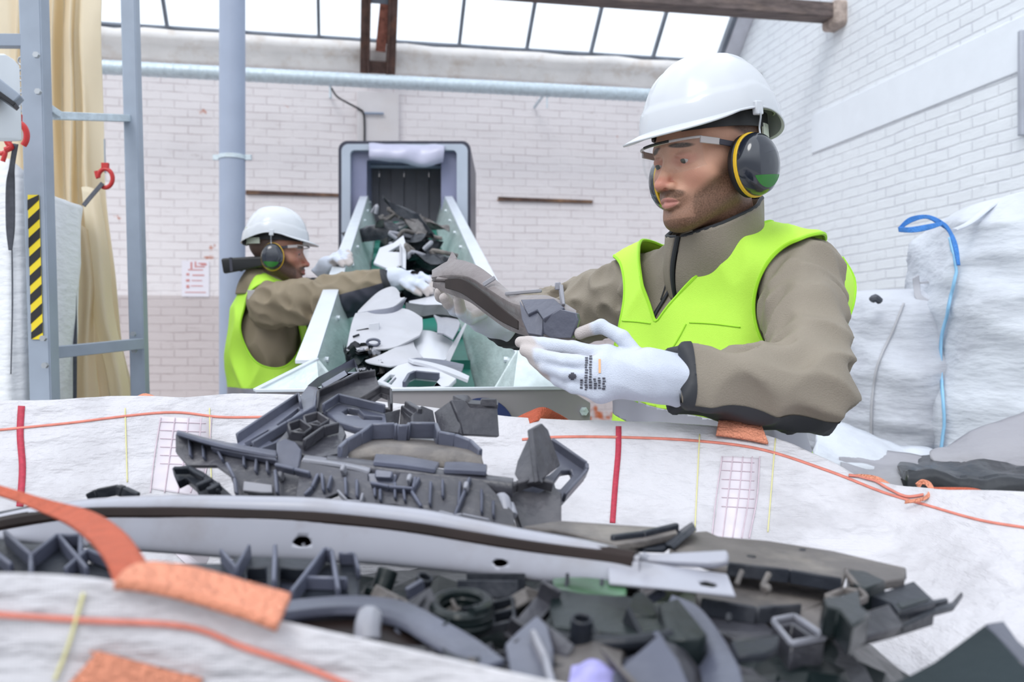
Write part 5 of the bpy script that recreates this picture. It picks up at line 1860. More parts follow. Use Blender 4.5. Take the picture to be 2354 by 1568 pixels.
# hazard tape: alternating slanted bands on the web of the front upright
x_at = lambda y: 76 + (y - 450) * 0.0277
k = MB()
yA, yB = 448, 780
pl = Plane((x_at(450), 450, 2.594), (x_at(780), 780, 2.594), (x_at(450) + 50, 450, 2.594))
k.prism([[pl.at(x_at(yA) - 12, yA), pl.at(x_at(yA) + 14, yA), pl.at(x_at(yB) + 14, yB), pl.at(x_at(yB) - 12, yB)]], (0, -1, 0), .001)
tape = k.build('hazard_tape', M_haz_y, rack)
for i in range(8):
    y = 448 + i * 43.5
    k = MB()
    L = [(x_at(y) - 12, max(448, y + 12)), (x_at(y) + 14, max(448, y - 12)), (x_at(y) + 14, min(780, y + 12)), (x_at(y) - 12, min(780, y + 36))]
    k.prism([[pl.at(*q) for q in L]], (0, -1, 0), .001, off=.001)
    k.build('black_band', M_haz_k, tape)
k = MB()
pts = [P(48 + 3 * math.sin(i), 140 + i * 9, 2.7) for i in range(18)]
for i, p in enumerate(pts):
    k = MB()
    k.tube([p + V(.008 * math.cos(t), .004 * (i % 2) * math.sin(t), .012 * math.sin(t)) for t in [j * math.pi / 4 for j in range(9)]], .0028, 6)
    if i % 3 == 0:
        k.build('chain_link', M_chain, rack, smooth=True)
# machine box at the top left
mb = empty('control_box', P(0, 250, 2.3), 'pale grey machine box with a dark sloping bar at the upper left edge', 'machine box')
k = MB()
pl = Plane((0, 120, 2.3), (30, 150, 2.34), (0, 300, 2.3))
k.prism([[pl.at(*q) for q in [(-120, 118), (8, 120), (28, 142), (34, 320), (-120, 320)]]], (0, 1, 0), .04)
k.build('box_body', mat('pale_box', (0.75, 0.78, 0.82), 0.5, var=.05), mb, bevel=.008)
k = MB()
k.bar(P(-60, 155, 2.27), P(42, 236, 2.3), .05, .035)
k.build('sloping_bar', M_greyframe, mb, bevel=.004)
k = MB()
k.bar(P(-60, 175, 2.26), P(38, 246, 2.29), .05, .012)
k.build('rubber_strip', M_black, mb, bevel=.002)

# long cream plastic curtain hanging behind the frame
ctop = [(-60, 3.75), (10, 3.72), (40, 3.65), (70, 3.72), (100, 3.68), (120, 3.62), (140, 3.7), (155, 3.6), (170, 3.67), (185, 3.58), (200, 3.66), (228, 3.6)]
rows = []
for y, drift, pinch in ((-120, 0, 1.0), (120, 4, 1.0), (330, 10, 1.0), (480, 22, .95), (620, 36, .92), (760, 58, .9), (900, 84, .86), (1130, 110, .86)):
    r_ = []
    for i, (x, Y) in enumerate(ctop):
        xx = x + drift * (.3 + .7 * i / len(ctop))
        r_.append(P(xx, y, Y + .05 * math.sin(i * 2.3 + y * .004)))
    rows.append(r_)
vs, fs = sheet(rows, 8, 5, wob=lambda v, a, b: Vector((.3, 1, 0)) * .03 * vnoise((v.x * 8, v.y * 2, v.z * 1.3), 1.5, 3) + Vector((0, 1, 0)) * .012 * vnoise((v.x * 22, 3, v.z * 3), 1, 1))
cu = link('plastic_curtain', mesh(vs, fs), M_curt)
solid(cu, .002)
tag(cu, 'tall cream plastic curtain hanging in folds behind the grey steel frame', 'curtain')
fv, ff = sheet([[P(188, 430, 3.45), P(205, 430, 3.40), P(228, 440, 3.42)], [P(200, 560, 3.42), P(225, 570, 3.36), P(250, 580, 3.4)], [P(215, 720, 3.40), P(240, 720, 3.33), P(262, 720, 3.4)], [P(245, 850, 3.38), P(268, 850, 3.32), P(290, 850, 3.38)], [P(262, 960, 3.36), P(285, 960, 3.3), P(306, 960, 3.38)]], 6, 6)
o = link('curtain_fold', mesh(fv, ff), M_curt, cu)
solid(o, .003)
fv, ff = sheet([[P(170, 520, 3.45), P(190, 520, 3.40), P(212, 540, 3.42)], [P(180, 640, 3.42), P(205, 640, 3.36), P(222, 650, 3.4)], [P(182, 740, 3.40), P(200, 760, 3.33), P(214, 720, 3.4)], [P(176, 850, 3.38), P(196, 840, 3.32), P(222, 860, 3.38)], [P(170, 960, 3.36), P(200, 960, 3.3), P(232, 960, 3.38)]], 6, 6)
o = link('curtain_fold', mesh(fv, ff), M_curt, cu)
solid(o, .003)


def hung_bag(name, label, quad_top, quad_bot, Yf, depth, m, seed, hooks):
    """a hanging open bag: closed loop of cloth hanging between corner points"""
    loop_t = [P(*q) for q in quad_top]
    loop_b = [P(*q) for q in quad_bot]
    fl = [Vector((p.x, p.y, 0.02)) for p in loop_b]
    midr = [a.lerp(b_, .5) for a, b_ in zip(loop_t, loop_b)]
    q1 = [a.lerp(b_, .2) for a, b_ in zip(loop_t, loop_b)]
    rows_ = [loop_t, q1, midr, loop_b, fl]
    rows_ = [r_ + [r_[0]] for r_ in rows_]
    c = sum(loop_b, Vector()) / len(loop_b)

    def wob(v, a, b_):
        d = Vector((v.x - c.x, v.y - c.y, 0)).normalized()
        return d * (.018 * vnoise((v.x * 5, v.y * 5, v.z * 1.4), 1.3, seed) + .008 * vnoise(v, 14, seed))
    vs, fs = sheet(rows_, 6, 6, wob=wob)
    o = link(name, mesh(vs, fs), m)
    solid(o, .002)
    return tag(o, label, 'bulk bag')


wbag = hung_bag('bulk_bag', 'white bulk bag hanging from two red hooks inside the steel frame',
                [(-60, 400, 2.72), (8, 368, 2.66), (30, 372, 2.66), (62, 400, 2.70), (110, 444, 2.9), (150, 462, 3.05), (190, 474, 3.2), (150, 480, 3.5), (60, 440, 3.6), (-60, 420, 3.4)],
                [(-60, 940, 2.72), (0, 940, 2.6), (40, 940, 2.62), (75, 940, 2.68), (110, 930, 2.9), (140, 930, 3.05), (172, 930, 3.2), (150, 900, 3.4), (60, 900, 3.5), (-60, 900, 3.3)], 0, 0, M_whitebag, 4, 0)


def hook(x, y, Y, ang, s=1.0):
    c = P(x, y, Y)
    k = MB()
    pts = []
    for i in range(13):
        t = math.radians(-60 + i * 24)
        pts.append(c + Vector((math.cos(t + ang) * .022 * s, 0, math.sin(t + ang) * .028 * s)))
    pts = pts + [c + Vector((math.cos(ang + 3.6) * .03 * s, .0, math.sin(ang + 3.6) * .05 * s))]
    k.tube(crom(pts, 3), [0.0065 * s] * (13 * 3 + 1), 10)
    k.box(c + Vector((-.0 * s, 0, .036 * s)), (.02 * s, .014, .02 * s))
    return k


for i, (x, y, Y, an, lab) in enumerate(((38, 312, 2.42, .2, 'red snap hook above the left dark strap near the hazard tape'), (242, 410, 3.25, -.9, 'small red hook at the right corner of the hanging white bag'), (4, 330, 2.5, 1.2, 'red hook cut off by the left edge of the photo'))):
    o = hook(x, y, Y, an, [1.25, 1.2, 1.0][i]).build('snap_hook', M_redhook, smooth=True)
    tag(o, lab, 'hook')
    k = MB()
    k.tube([P(x, y - 12, Y), P(x - 2, y - 90, Y)], .003, 6)
    k.build('hook_chain', M_chain, o, smooth=True)
strap('hanging_strap', [(30, 330, 2.42), (22, 380, 2.45), (14, 425, 2.50), (14, 520, 2.54), (20, 575, 2.56)], [(42, 332, 2.42), (34, 382, 2.45), (34, 425, 2.50), (34, 520, 2.54), (28, 575, 2.56)], m=M_greystrap, parent=wbag)
strap('hanging_strap', [(188, 470, 3.2), (206, 448, 3.22), (232, 418, 3.24)], [(196, 476, 3.2), (214, 454, 3.22), (240, 424, 3.24)], m=M_greystrap, parent=wbag)
strap('edge_seam', [(178, 500, 3.17), (168, 640, 3.16), (168, 780, 3.14), (168, 940, 3.13)], [(182, 500, 3.17), (176, 640, 3.16), (177, 780, 3.14), (176, 940, 3.13)], m=M_greystrap, parent=wbag)
strap('edge_seam', [(26, 575, 2.585), (27, 700, 2.58), (24, 860, 2.57)], [(29, 575, 2.585), (30, 700, 2.58), (26, 860, 2.57)], t=.002, m=M_greystrap, parent=wbag)

# ================================================================ RIGHT: FILLED WHITE BULK BAGS
M_bluestrap = mat('blue_webbing', (0.05, 0.22, 0.62), 0.6, var=0.15, vs=50, bump=.4, bs=200)
M_bluethread = mat('light_blue_thread', (0.28, 0.55, 0.80), 0.7)
M_blackfilm = mat('black_film', (0.03, 0.032, 0.038), 0.25, var=.3, vs=5, bump=.8, bs=9)


def full_bag(name, label, prof_l, prof_r, Yc, depth, seed, m, amp=.035, crease=None):
    """a bulging full bag: rows of (py, left px, right px), depth half-thickness around Yc"""
    rows_ = []
    for (y, xl), (_, xr), dd in zip(prof_l, prof_r, depth):
        L = []
        n = 18
        cx, hw = (xl + xr) / 2, (xr - xl) / 2
        for i in range(n):
            t = 2 * math.pi * i / n
            sx, sy = math.cos(t), math.sin(t)
            e = .62
            ux = math.copysign(abs(sx) ** e, sx)
            uy = math.copysign(abs(sy) ** e, sy)
            p = P(cx + hw * ux, y, Yc)
            p.y = Yc - uy * dd
            L.append(p)
        rows_.append(L + [L[0]])
    cx = P((prof_l[0][1] + prof_r[0][1]) / 2, 700, Yc)

    def wob(v, a, b_):
        d = Vector((v.x - cx.x, v.y - cx.y, 0)).normalized()
        w = vnoise((v.x * 2.0 + v.z * 3.0, v.y * 2, v.z * 7), 1.0, seed)
        cr = (1 - abs(w) * 2) ** 3 if abs(w) < .5 else 0
        return d * (amp * vnoise(v, 3.0, seed) + amp * .55 * cr + amp * .35 * vnoise(v, 12, seed)) * (1 if v.z > .1 else .2)
    vs, fs = sheet(rows_, 5, 8, wob=wob)
    o = link(name, mesh(vs, fs), m)
    solid(o, .003)
    return tag(o, label, 'bulk bag'), Hit(vs, fs)


zr = zmap(0.4847, 1800, 420)
bigb, BB = full_bag('bulk_bag', 'bulging clean white bulk bag with a blue corner strap at the right edge',
                    [(440, 2400), (470, 2260), (525, 2180), (600, 2155), (700, 2150), (850, 2140), (1000, 2133), (1050, 2136), (1120, 2150), (1400, 2160), (1675, 2170)],
                    [(440, 2600), (470, 2780), (525, 2800), (600, 2810), (700, 2820), (850, 2820), (1000, 2830), (1050, 2830), (1120, 2810), (1400, 2800), (1675, 2790)],
                    3.0, [.12, .3, .42, .45, .46, .47, .47, .46, .44, .44, .43], 3, M_bag2, amp=.05)
smallb, SB = full_bag('bulk_bag', 'creased grey-white bulk bag slumped between the worker and the blue-strapped bag',
                      [(672, 1960), (682, 1925), (720, 1905), (800, 1890), (900, 1880), (980, 1885), (1030, 1890), (1070, 1905), (1350, 1900), (1598, 1900)],
                      [(672, 2120), (672, 2145), (710, 2165), (800, 2175), (900, 2180), (980, 2180), (1030, 2180), (1070, 2170), (1350, 2170), (1598, 2165)],
                      3.3, [.2, .3, .36, .38, .4, .4, .38, .37, .37, .36], 9, cloth_mat('greyish_bag_cloth', (0.66, 0.68, 0.74), tint=(0.55, 0.56, 0.62)), amp=.04)


def on_surf(name, hitter, pts, w, m, parent, off=.004, t=.002):
    line = crom([Vector((x, y, 0)) for x, y in pts], 8)
    A, B = [], []
    for i, q in enumerate(line):
        d = (line[min(i + 1, len(line) - 1)] - line[max(i - 1, 0)]).normalized()
        a, b_ = hitter.at(q.x - d.y * w, q.y + d.x * w, off), hitter.at(q.x + d.y * w, q.y - d.x * w, off)
        if a is None or b_ is None:
            continue
        A.append(a)
        B.append(b_)
    n = len(A)
    if n < 2:
        return
    o = link(name, mesh(A + B, [(i, i + 1, n + i + 1, n + i) for i in range(n - 1)]), m, parent)
    solid(o, t)
    return o


on_surf('blue_seam', BB, [(2190, 548), (2203, 620), (2190, 700), (2172, 780), (2172, 880), (2176, 970), (2170, 1040)], 3.5, M_bluethread, bigb, off=.012)
on_surf('blue_seam', BB, [(2145, 1032), (2168, 1040), (2200, 1042)], 3, M_bluethread, bigb, off=.012)
on_surf('vertical_seam', SB, [(2078, 700), (2050, 770), (2020, 840), (2008, 920), (2005, 1040)], 2.5, mat('grey_seam', (.42, .42, .45), .8), smallb, off=.008)
o = strap('corner_strap', [(2066, 522, 2.72), (2090, 500, 2.70), (2130, 494, 2.68), (2165, 508, 2.68), (2186, 532, 2.68)], [(2068, 530, 2.72), (2095, 512, 2.70), (2130, 503, 2.68), (2160, 518, 2.68), (2178, 530, 2.68)], m=M_bluestrap, parent=bigb, t=.006)
strap('corner_strap', [(2066, 522, 2.72), (2095, 522, 2.66), (2130, 516, 2.64), (2162, 510, 2.66)], [(2068, 533, 2.72), (2095, 535, 2.66), (2130, 530, 2.64), (2166, 518, 2.66)], m=M_bluestrap, parent=bigb, t=.006)
strap('corner_strap', [(2160, 506, 2.67), (2180, 520, 2.67), (2200, 560, 2.66), (2207, 610, 2.65)], [(2168, 520, 2.67), (2180, 536, 2.67), (2190, 565, 2.66), (2200, 610, 2.65)], m=M_bluestrap, parent=bigb, t=.005)
k = MB()
k.tube(crom([P(2192, 530, 2.7), P(2230, 512, 2.75), (P(2270, 480, 2.8)), P(2310, 456, 2.85), P(2380, 438, 2.9)], 5), .012, 8, flat=.5)
k.build('white_cord', M_bag2, bigb, smooth=True)
strap('loop_handle', [(2098, 640, 3.0), (2100, 660, 3.0), (2108, 690, 2.98), (2150, 705, 2.96)], [(2112, 632, 3.0), (2115, 655, 3.0), (2120, 680, 2.98), (2152, 694, 2.96)], m=mat('grey_loop', (.42, .42, .46), .7), parent=smallb)
strap('loop_handle', [(2115, 648, 3.0), (2150, 645, 3.0)], [(2115, 653, 3.0), (2150, 650, 3.0)], m=mat('grey_loop', (.42, .42, .46), .7), parent=smallb)
k = MB()
k.tube(crom([P(2005, 690, 2.95), P(2012, 684, 2.94), P(2022, 692, 2.95)], 3), .012, 8)
k.build('dark_knot', M_greystrap, smallb, smooth=True)
# flattened sacks and black film in front of the bags
def stack_sheet(name, label, rws, m, cat, amp=.02, sd=1, t=.03):
    vs, fs = sheet([[P(*q) for q in r_] for r_ in rws], 8, 6, wob=lambda v, a, b_: Vector((0, .3, 1)) * (amp * vnoise((v.x * 6, v.y * 3, v.z * 16), 1, sd) + amp * .4 * vnoise(v, 20, sd)))
    o = link(name, mesh(vs, fs), m)
    solid(o, t)
    return tag(o, label, cat)


M_sack2 = cloth_mat('grey_sack_cloth', (0.44, 0.43, 0.47), tint=(.34, .33, .36))
stack_sheet('folded_sack', 'slumped white sack lying lowest behind the big bag rim, right of the vest',
            [[(1880, 985, 2.6), (1930, 990, 2.6), (2000, 1010, 2.6), (2080, 1040, 2.6), (2150, 1060, 2.6)], [(1870, 1050, 2.3), (1930, 1060, 2.3), (2010, 1075, 2.3), (2090, 1085, 2.3), (2160, 1100, 2.3)], [(1870, 1150, 2.2), (1930, 1160, 2.2), (2010, 1170, 2.2), (2090, 1180, 2.2), (2160, 1190, 2.2)], [(1870, 1900, 2.15), (1930, 1900, 2.15), (2010, 1900, 2.15), (2090, 1900, 2.15), (2160, 1900, 2.15)]], M_bag2, 'sack', .03, 2)
stack_sheet('folded_sack', 'greyish flattened sack just under the creased white bag',
            [[(1925, 1045, 2.5), (2000, 1048, 2.5), (2080, 1050, 2.45), (2140, 1062, 2.4)], [(1930, 1075, 2.2), (2000, 1095, 2.2), (2070, 1100, 2.15), (2130, 1110, 2.15)], [(1930, 1110, 2.12), (2000, 1125, 2.12), (2070, 1135, 2.1), (2130, 1140, 2.1)]], M_sack2, 'sack', .02, 5)
stack_sheet('black_film', 'glossy black plastic film bundle under the blue-strapped bag at the right',
            [[(2090, 1065, 2.5), (2180, 1062, 2.45), (2280, 1070, 2.45), (2420, 1080, 2.45)], [(2068, 1095, 2.2), (2170, 1100, 2.15), (2280, 1105, 2.15), (2420, 1110, 2.15)], [(2075, 1112, 2.1), (2170, 1125, 2.1), (2280, 1130, 2.1), (2420, 1135, 2.1)], [(2080, 1160, 2.1), (2170, 1165, 2.1), (2280, 1170, 2.1), (2420, 1175, 2.1)], [(2080, 1900, 2.1), (2170, 1900, 2.1), (2280, 1900, 2.1), (2420, 1900, 2.1)]], M_blackfilm, 'plastic film', .035, 7)
stack_sheet('folded_sack', 'dirty grey bag bottom hanging over the black film at the right edge',
            [[(2170, 1045, 2.5), (2240, 1000, 2.5), (2320, 970, 2.5), (2440, 955, 2.5)], [(2140, 1060, 2.35), (2230, 1050, 2.3), (2330, 1035, 2.3), (2440, 1030, 2.3)], [(2165, 1080, 2.3), (2240, 1085, 2.25), (2330, 1088, 2.25), (2440, 1092, 2.25)]], M_sack2, 'sack', .02, 11)
# ================================================================ PEOPLE
def attr_mat(name, base, layers, rough=0.5, sss=0.0, bump=0.0, bs=200.0, var=0.0, vs=30.0, spec=0.4, brough=None):
    """base colour with extra colours mixed in by painted mesh attributes (hair, lips, glove coating)"""
    m, nt, b, N, L = nodes(name)
    b.inputs['Roughness'].default_value = rough
    b.inputs['Specular IOR Level'].default_value = spec
    if sss:
        b.inputs['Subsurface Weight'].default_value = sss
        b.inputs['Subsurface Radius'].default_value = (0.012, 0.005, 0.003)
        b.inputs['Subsurface Scale'].default_value = 0.5
    tc = N('ShaderNodeTexCoord')
    n = N('ShaderNodeTexNoise')
    n.inputs['Scale'].default_value = vs
    n.inputs['Detail'].default_value = 5
    L(tc.outputs['Object'], n.inputs['Vector'])
    r = N('ShaderNodeValToRGB')
    r.color_ramp.elements[0].position = .3
    r.color_ramp.elements[1].position = .7
    r.color_ramp.elements[0].color = (*[c * (1 - var) for c in base], 1)
    r.color_ramp.elements[1].color = (*[min(1, c * (1 + var)) for c in base], 1)
    L(n.outputs['Fac'], r.inputs[0])
    last = r.outputs[0]
    for at, col, fuzz in layers:
        a = N('ShaderNodeAttribute')
        a.attribute_name = at
        f = N('ShaderNodeTexNoise')
        f.inputs['Scale'].default_value = 420
        f.inputs['Detail'].default_value = 2
        L(tc.outputs['Object'], f.inputs['Vector'])
        k = N('ShaderNodeMath')
        k.operation = 'MULTIPLY_ADD'
        L(f.outputs['Fac'], k.inputs[0])
        k.inputs[1].default_value = fuzz
        k.inputs[2].default_value = 1 - fuzz * .6
        k2 = N('ShaderNodeMath')
        k2.operation = 'MULTIPLY'
        k2.use_clamp = True
        L(k.outputs[0], k2.inputs[0])
        L(a.outputs['Fac'], k2.inputs[1])
        x = N('ShaderNodeMix')
        x.data_type = 'RGBA'
        L(k2.outputs[0], x.inputs[0])
        L(last, x.inputs[6])
        x.inputs[7].default_value = (*col, 1)
        last = x.outputs[2]
    L(last, b.inputs['Base Color'])
    if bump:
        f = N('ShaderNodeTexNoise')
        f.inputs['Scale'].default_value = bs
        f.inputs['Detail'].default_value = 3
        L(tc.outputs['Object'], f.inputs['Vector'])
        bp = N('ShaderNodeBump')
        bp.inputs['Strength'].default_value = bump
        bp.inputs['Distance'].default_value = .002
        L(f.outputs['Fac'], bp.inputs['Height'])
        L(bp.outputs[0], b.inputs['Normal'])
    return m


SKIN_L = [('flush', (.50, .17, .13), .2), ('hair', (.050, .030, .022), .4), ('beard', (.10, .052, .030), .6), ('lips', (.44, .19, .155), .1), ('brow', (.05, .03, .02), .5)]
M_skin = attr_mat('skin_tan', (.60, .325, .225), SKIN_L, rough=.48, sss=.08, bump=.25, bs=500, var=.08)
M_skin2 = attr_mat('skin_ruddy', (.40, .19, .13), [('flush', (.45, .14, .11), .2), ('hair', (.03, .025, .022), .4), ('beard', (.06, .04, .035), .75), ('lips', (.36, .13, .11), .1), ('brow', (.04, .03, .025), .6)], rough=.45, sss=.08, bump=.25, bs=500, var=.08)
M_glove = attr_mat('white_knit_glove', (.58, .62, .72), [('coat', (.52, .47, .46), .1)], rough=.75, bump=.6, bs=700, var=.03, spec=.2)
M_helmet = mat('white_helmet_shell', (.58, .60, .64), .25, coat=.2, spec=.5)
M_helmin = mat('helmet_lining_pale', (.58, .62, .52), .5)
M_vest = mat('fluorescent_yellow_cloth', (.52, .87, .09), .6, var=.05, vs=5, bump=.25, bs=900, spec=.2)
M_vestb = mat('fluorescent_binding', (.34, .70, .02), .6)
M_reflect = mat('reflective_band', (.31, .31, .36), .4, metal=.2, var=.04)
M_jacket = mat('khaki_softshell', (.265, .230, .185), .62, var=.07, vs=7, bump=.25, bs=500, spec=.25)
M_jacket2 = mat('khaki_softshell_warm', (.245, .20, .14), .62, var=.07, vs=7, bump=.25, bs=500, spec=.25)
M_jpanel = mat('black_sleeve_panel', (.022, .024, .030), .6, var=.1)
M_jnavy = mat('navy_sleeve_panel', (.045, .045, .065), .6, var=.1)
M_muff = mat('dark_navy_ear_cup', (.016, .020, .032), .16, coat=.6, spec=.6)
M_muffg = mat('green_ear_cup_base', (.02, .16, .02), .25)  # colour of a green reflection painted on the cup
M_cush = mat('black_cushion', (.010, .010, .012), .5)
M_muffy = mat('yellow_ring', (.80, .50, .02), .4)
M_clear = glassy('clear_lens', (.98, .985, .985), .02, .03)
M_clearf = mat('clear_frame', (.50, .46, .46), .2)
M_eye = mat('eye_white', (.50, .44, .42), .2)
M_iris = mat('iris', (.05, .06, .05), .2)
M_trous = mat('dark_work_trousers', (.05, .052, .06), .8)
M_boot = mat('black_boot', (.02, .02, .02), .5)


def ssn(X, Y, Z, seed, k, n=9):
    """smooth wavy field from a handful of plane waves"""
    r = np.random.RandomState(seed)
    s = 0
    for _ in range(n):
        d = r.normal(size=3)
        d /= np.linalg.norm(d)
        f = k * r.uniform(.6, 1.5)
        s = s + np.sin(X * d[0] * f + Y * d[1] * f + Z * d[2] * f + r.uniform(0, 6.28))
    return s / math.sqrt(n)


def head_mesh():
    g = Grid((-.095, -.14, -.20), (.095, .125, .135), .0016)
    d = g.ell((0, .006, .042), (.0745, .099, .083))
    d = smin(d, g.ell((0, -.030, -.018), (.0625, .065, .080)), .03)
    d = smin(d, g.ell((0, -.050, -.068), (.044, .043, .042)), .02)
    for s in (-1, 1):
        d = smin(d, g.cap((s * .049, -.010, -.055), (s * .018, -.074, -.090), .019, .016), .022)
        d = smin(d, g.ell((s * .042, -.060, -.022), (.021, .022, .018)), .022)
        d = smin(d, g.cap((s * .046, -.070, .027), (s * .013, -.0855, .024), .008, .0085), .018)
    d = smin(d, g.ell((0, -.082, -.095), (.023, .018, .017)), .016)
    d = smin(d, g.ell((0, -.090, -.052), (.027, .014, .016)), .014)
    for s in (-1, 1):
        sock = g.ell((s * .031, -.100, .007), (.0185, .0155, .0120))
        d = smax(d, -sock, .012)
    d = smin(d, g.cap((0, -.083, .018), (0, -.1110, -.032), .0066, .0098), .010)
    d = smin(d, g.ell((0, -.1145, -.0355), (.0100, .0102, .0092)), .006)
    for s in (-1, 1):
        d = smin(d, g.ell((s * .0130, -.1030, -.0385), (.0076, .0098, .0070)), .005)
        lid = g.ell((s * .031, -.0785, .0065), (.0148, .0138, .0130))
        d = smin(d, lid, .005)
        slit = g.ell((s * .0315, -.0930, -.0004), (.0142, .0080, .0026))
        d = smax(d, -slit, .0020)
        d = smin(d, g.cap((s * .018, -.0905, .0105), (s * .043, -.0835, .0085), .0022), .004)
        d = smax(d, -g.ell((s * .0065, -.1105, -.0435), (.0035, .0045, .0035)), .003)
        d = smin(d, g.cap((s * .019, -.0955, -.0625), (s * .004, -.1035, -.0580), .0036, .0046), .006)
        d = smin(d, g.cap((s * .016, -.0955, -.0670), (0, -.1025, -.0695), .0044, .0056), .006)
        d = smax(d, -g.cap((s * .0235, -.0975, -.0650), (0, -.1085, -.0638), .0014), .003)
        d = smin(d, g.ell((s * .0765, .010, -.004), (.008, .017, .030)), .006)
    d = smin(d, g.cap((0, .016, -.050), (0, .036, -.24), .050, .056), .028)
    v, f = g.mesh(d)
    v = relax(v, f, 2, .4)
    return v, f


def paint(me, name, w):
    a = me.attributes.new(name, 'FLOAT', 'POINT')
    a.data.foreach_set('value', np.asarray(w, np.float32))


def sst(x, a, b):
    t = np.clip((x - a) / (b - a), 0, 1)
    return t * t * (3 - 2 * t)


HV, HF = head_mesh()
hx, hy, hz = HV[:, 0], HV[:, 1], HV[:, 2]
ax_ = np.abs(hx)
w_l = sst(-((ax_ / .021) ** 2 + ((hz + .0645) / .0085) ** 2), -1.15, -.8) * (hy < -.085)
jaw = sst(-hz, .040 + .0, .062) * sst(ax_ + .9 * (-hz - .05), .012, .030)
side = sst(ax_, .050, .060) * sst(-hz, .000, .03) * sst(hy, -.062, -.035)
must = sst(-((ax_ / .031) ** 4 + ((hz + .0525) / .0085) ** 2), -1.4, -.6) * (hy < -.07)
soul = sst(-((ax_ / .012) ** 2 + ((hz + .082) / .009) ** 2), -1.3, -.6)
under = sst(-hz, .083, .094)
cheek = sst(-hz - .55 * np.clip(-hy - .03, 0, 1) + .3 * (ax_ - .03), .018, .038) * sst(ax_, .026, .040)
w_b = np.clip(np.maximum.reduce([must * 1.0, under, cheek, side, soul * .8, jaw * .75]) * (1 - w_l), 0, 1) * (hy < .05) * .92
w_b *= 1 - .8 * sst(-hz, .125, .15)
w_h = np.clip(sst(hz + .55 * (hy + .02), .040, .055) * sst(hy, -.055, -.030) + sst(hy, .01, .03) * sst(hz, -.06, -.04), 0, 1) * .9
w_br = sst(-(((ax_ - .030) / .020) ** 2 + ((hz - .0250 + .12 * (ax_ - .03)) / .0042) ** 2), -1.4, -.5) * (hy < -.06)
w_f = np.clip(.6 * sst(-(((ax_) / .016) ** 2 + ((hz + .034) / .014) ** 2), -1.5, -.3) * (hy < -.095) + .45 * sst(-(((ax_ - .031) / .022) ** 2 + ((hz - .002) / .012) ** 2), -1.4, -.3) * (hy < -.06) + .3 * sst(-(((ax_ - .045) / .02) ** 2 + ((hz + .03) / .02) ** 2), -1.4, 0) * (hy < -.03), 0, 1)


def ring(k, z0, z1, rx, ry, cy, t, a0=0, a1=360, n=48, rise=lambda a: 0.0, sx=0.0):
    """a band around the head between heights z0 and z1"""
    A = []
    for i in range(n + 1):
        a = math.radians(a0 + (a1 - a0) * i / n)
        for rr in (0, t):
            for z in (z0, z1):
                A.append(Vector(((rx + rr) * math.sin(a), cy - (ry + rr) * math.cos(a), z + rise(a))))
    fs = []
    for i in range(n):
        q, w = i * 4, i * 4 + 4
        fs += [(q, q + 1, w + 1, w), (q + 2, w + 2, w + 3, q + 3), (q, w, w + 2, q + 2), (q + 1, q + 3, w + 3, w + 1)]
    fs += [(0, 2, 3, 1), (n * 4, n * 4 + 1, n * 4 + 3, n * 4 + 2)]
    k.add(A, fs)
    return k


def helmet_geo():
    NA, NT = 96, 34
    vs = []
    for j in range(NT + 1):
        t = j / NT                   # 0 at the rim, 1 at the crown
        for i in range(NA):
            a = 2 * math.pi * i / NA       # 0 = front
            ca, sa = math.cos(a), math.sin(a)
            front = max(0.0, ca)
            back = max(0.0, -ca)
            zr = .062 - .008 * front ** 1.5 - .024 * back ** 1.6 + .010 * (abs(sa) ** 6)
            ry = .128 if ca > 0 else .116
            rx = .110
            th = t * math.pi / 2
            h = .176 - zr
            rr = math.cos(th) ** .78
            zz = zr + h * math.sin(th) ** 1.12
            x, y = rx * rr * sa, -ry * rr * ca
            # step of the lower band
            if zz < zr + .038:
                x *= 1.022
                y *= 1.022
            # raised ridges on the crown
            w = math.exp(-(x / .020) ** 4) * (1 if t > .30 else max(0, (t - .15) / .15))
            zz += .0045 * w * (1 if rr < .93 else 0.5)
            w2 = math.exp(-((abs(x) - .045) / .010) ** 4) * max(0, min(1, (t - .35) / .1)) * (1 if y < .06 else 0)
            zz += .0028 * w2
            vs.append(Vector((x, y + .012, zz)))
    fs = []
    for j in range(NT):
        for i in range(NA):
            a, b = j * NA + i, j * NA + (i + 1) % NA
            if j == NT - 1:
                if i == 0:
                    fs.append(tuple(j * NA + q for q in range(NA)))
                continue
            fs.append((a, b, b + NA, a + NA))
    # rim flare and peak, added outwards from the first row
    base = len(vs)
    NR = 6
    for r_ in range(1, NR + 1):
        u = r_ / NR
        for i in range(NA):
            a = 2 * math.pi * i / NA
            ca, sa = math.cos(a), math.sin(a)
            p = vs[i]
            peak = max(0.0, (ca - .35) / .65) ** .8
            out = .004 + .034 * peak
            d = Vector((sa * .8, -ca, 0))
            drop = -.002 * u - .014 * peak * u ** 1.2
            vs.append(p + d * out * u + Vector((0, 0, drop)))
    for r_ in range(NR):
        o0 = 0 if r_ == 0 else base + (r_ - 1) * NA
        o1 = base + r_ * NA
        for i in range(NA):
            fs.append((o1 + i, o1 + (i + 1) % NA, o0 + (i + 1) % NA, o0 + i))
    return vs, fs


HELV, HELF = helmet_geo()


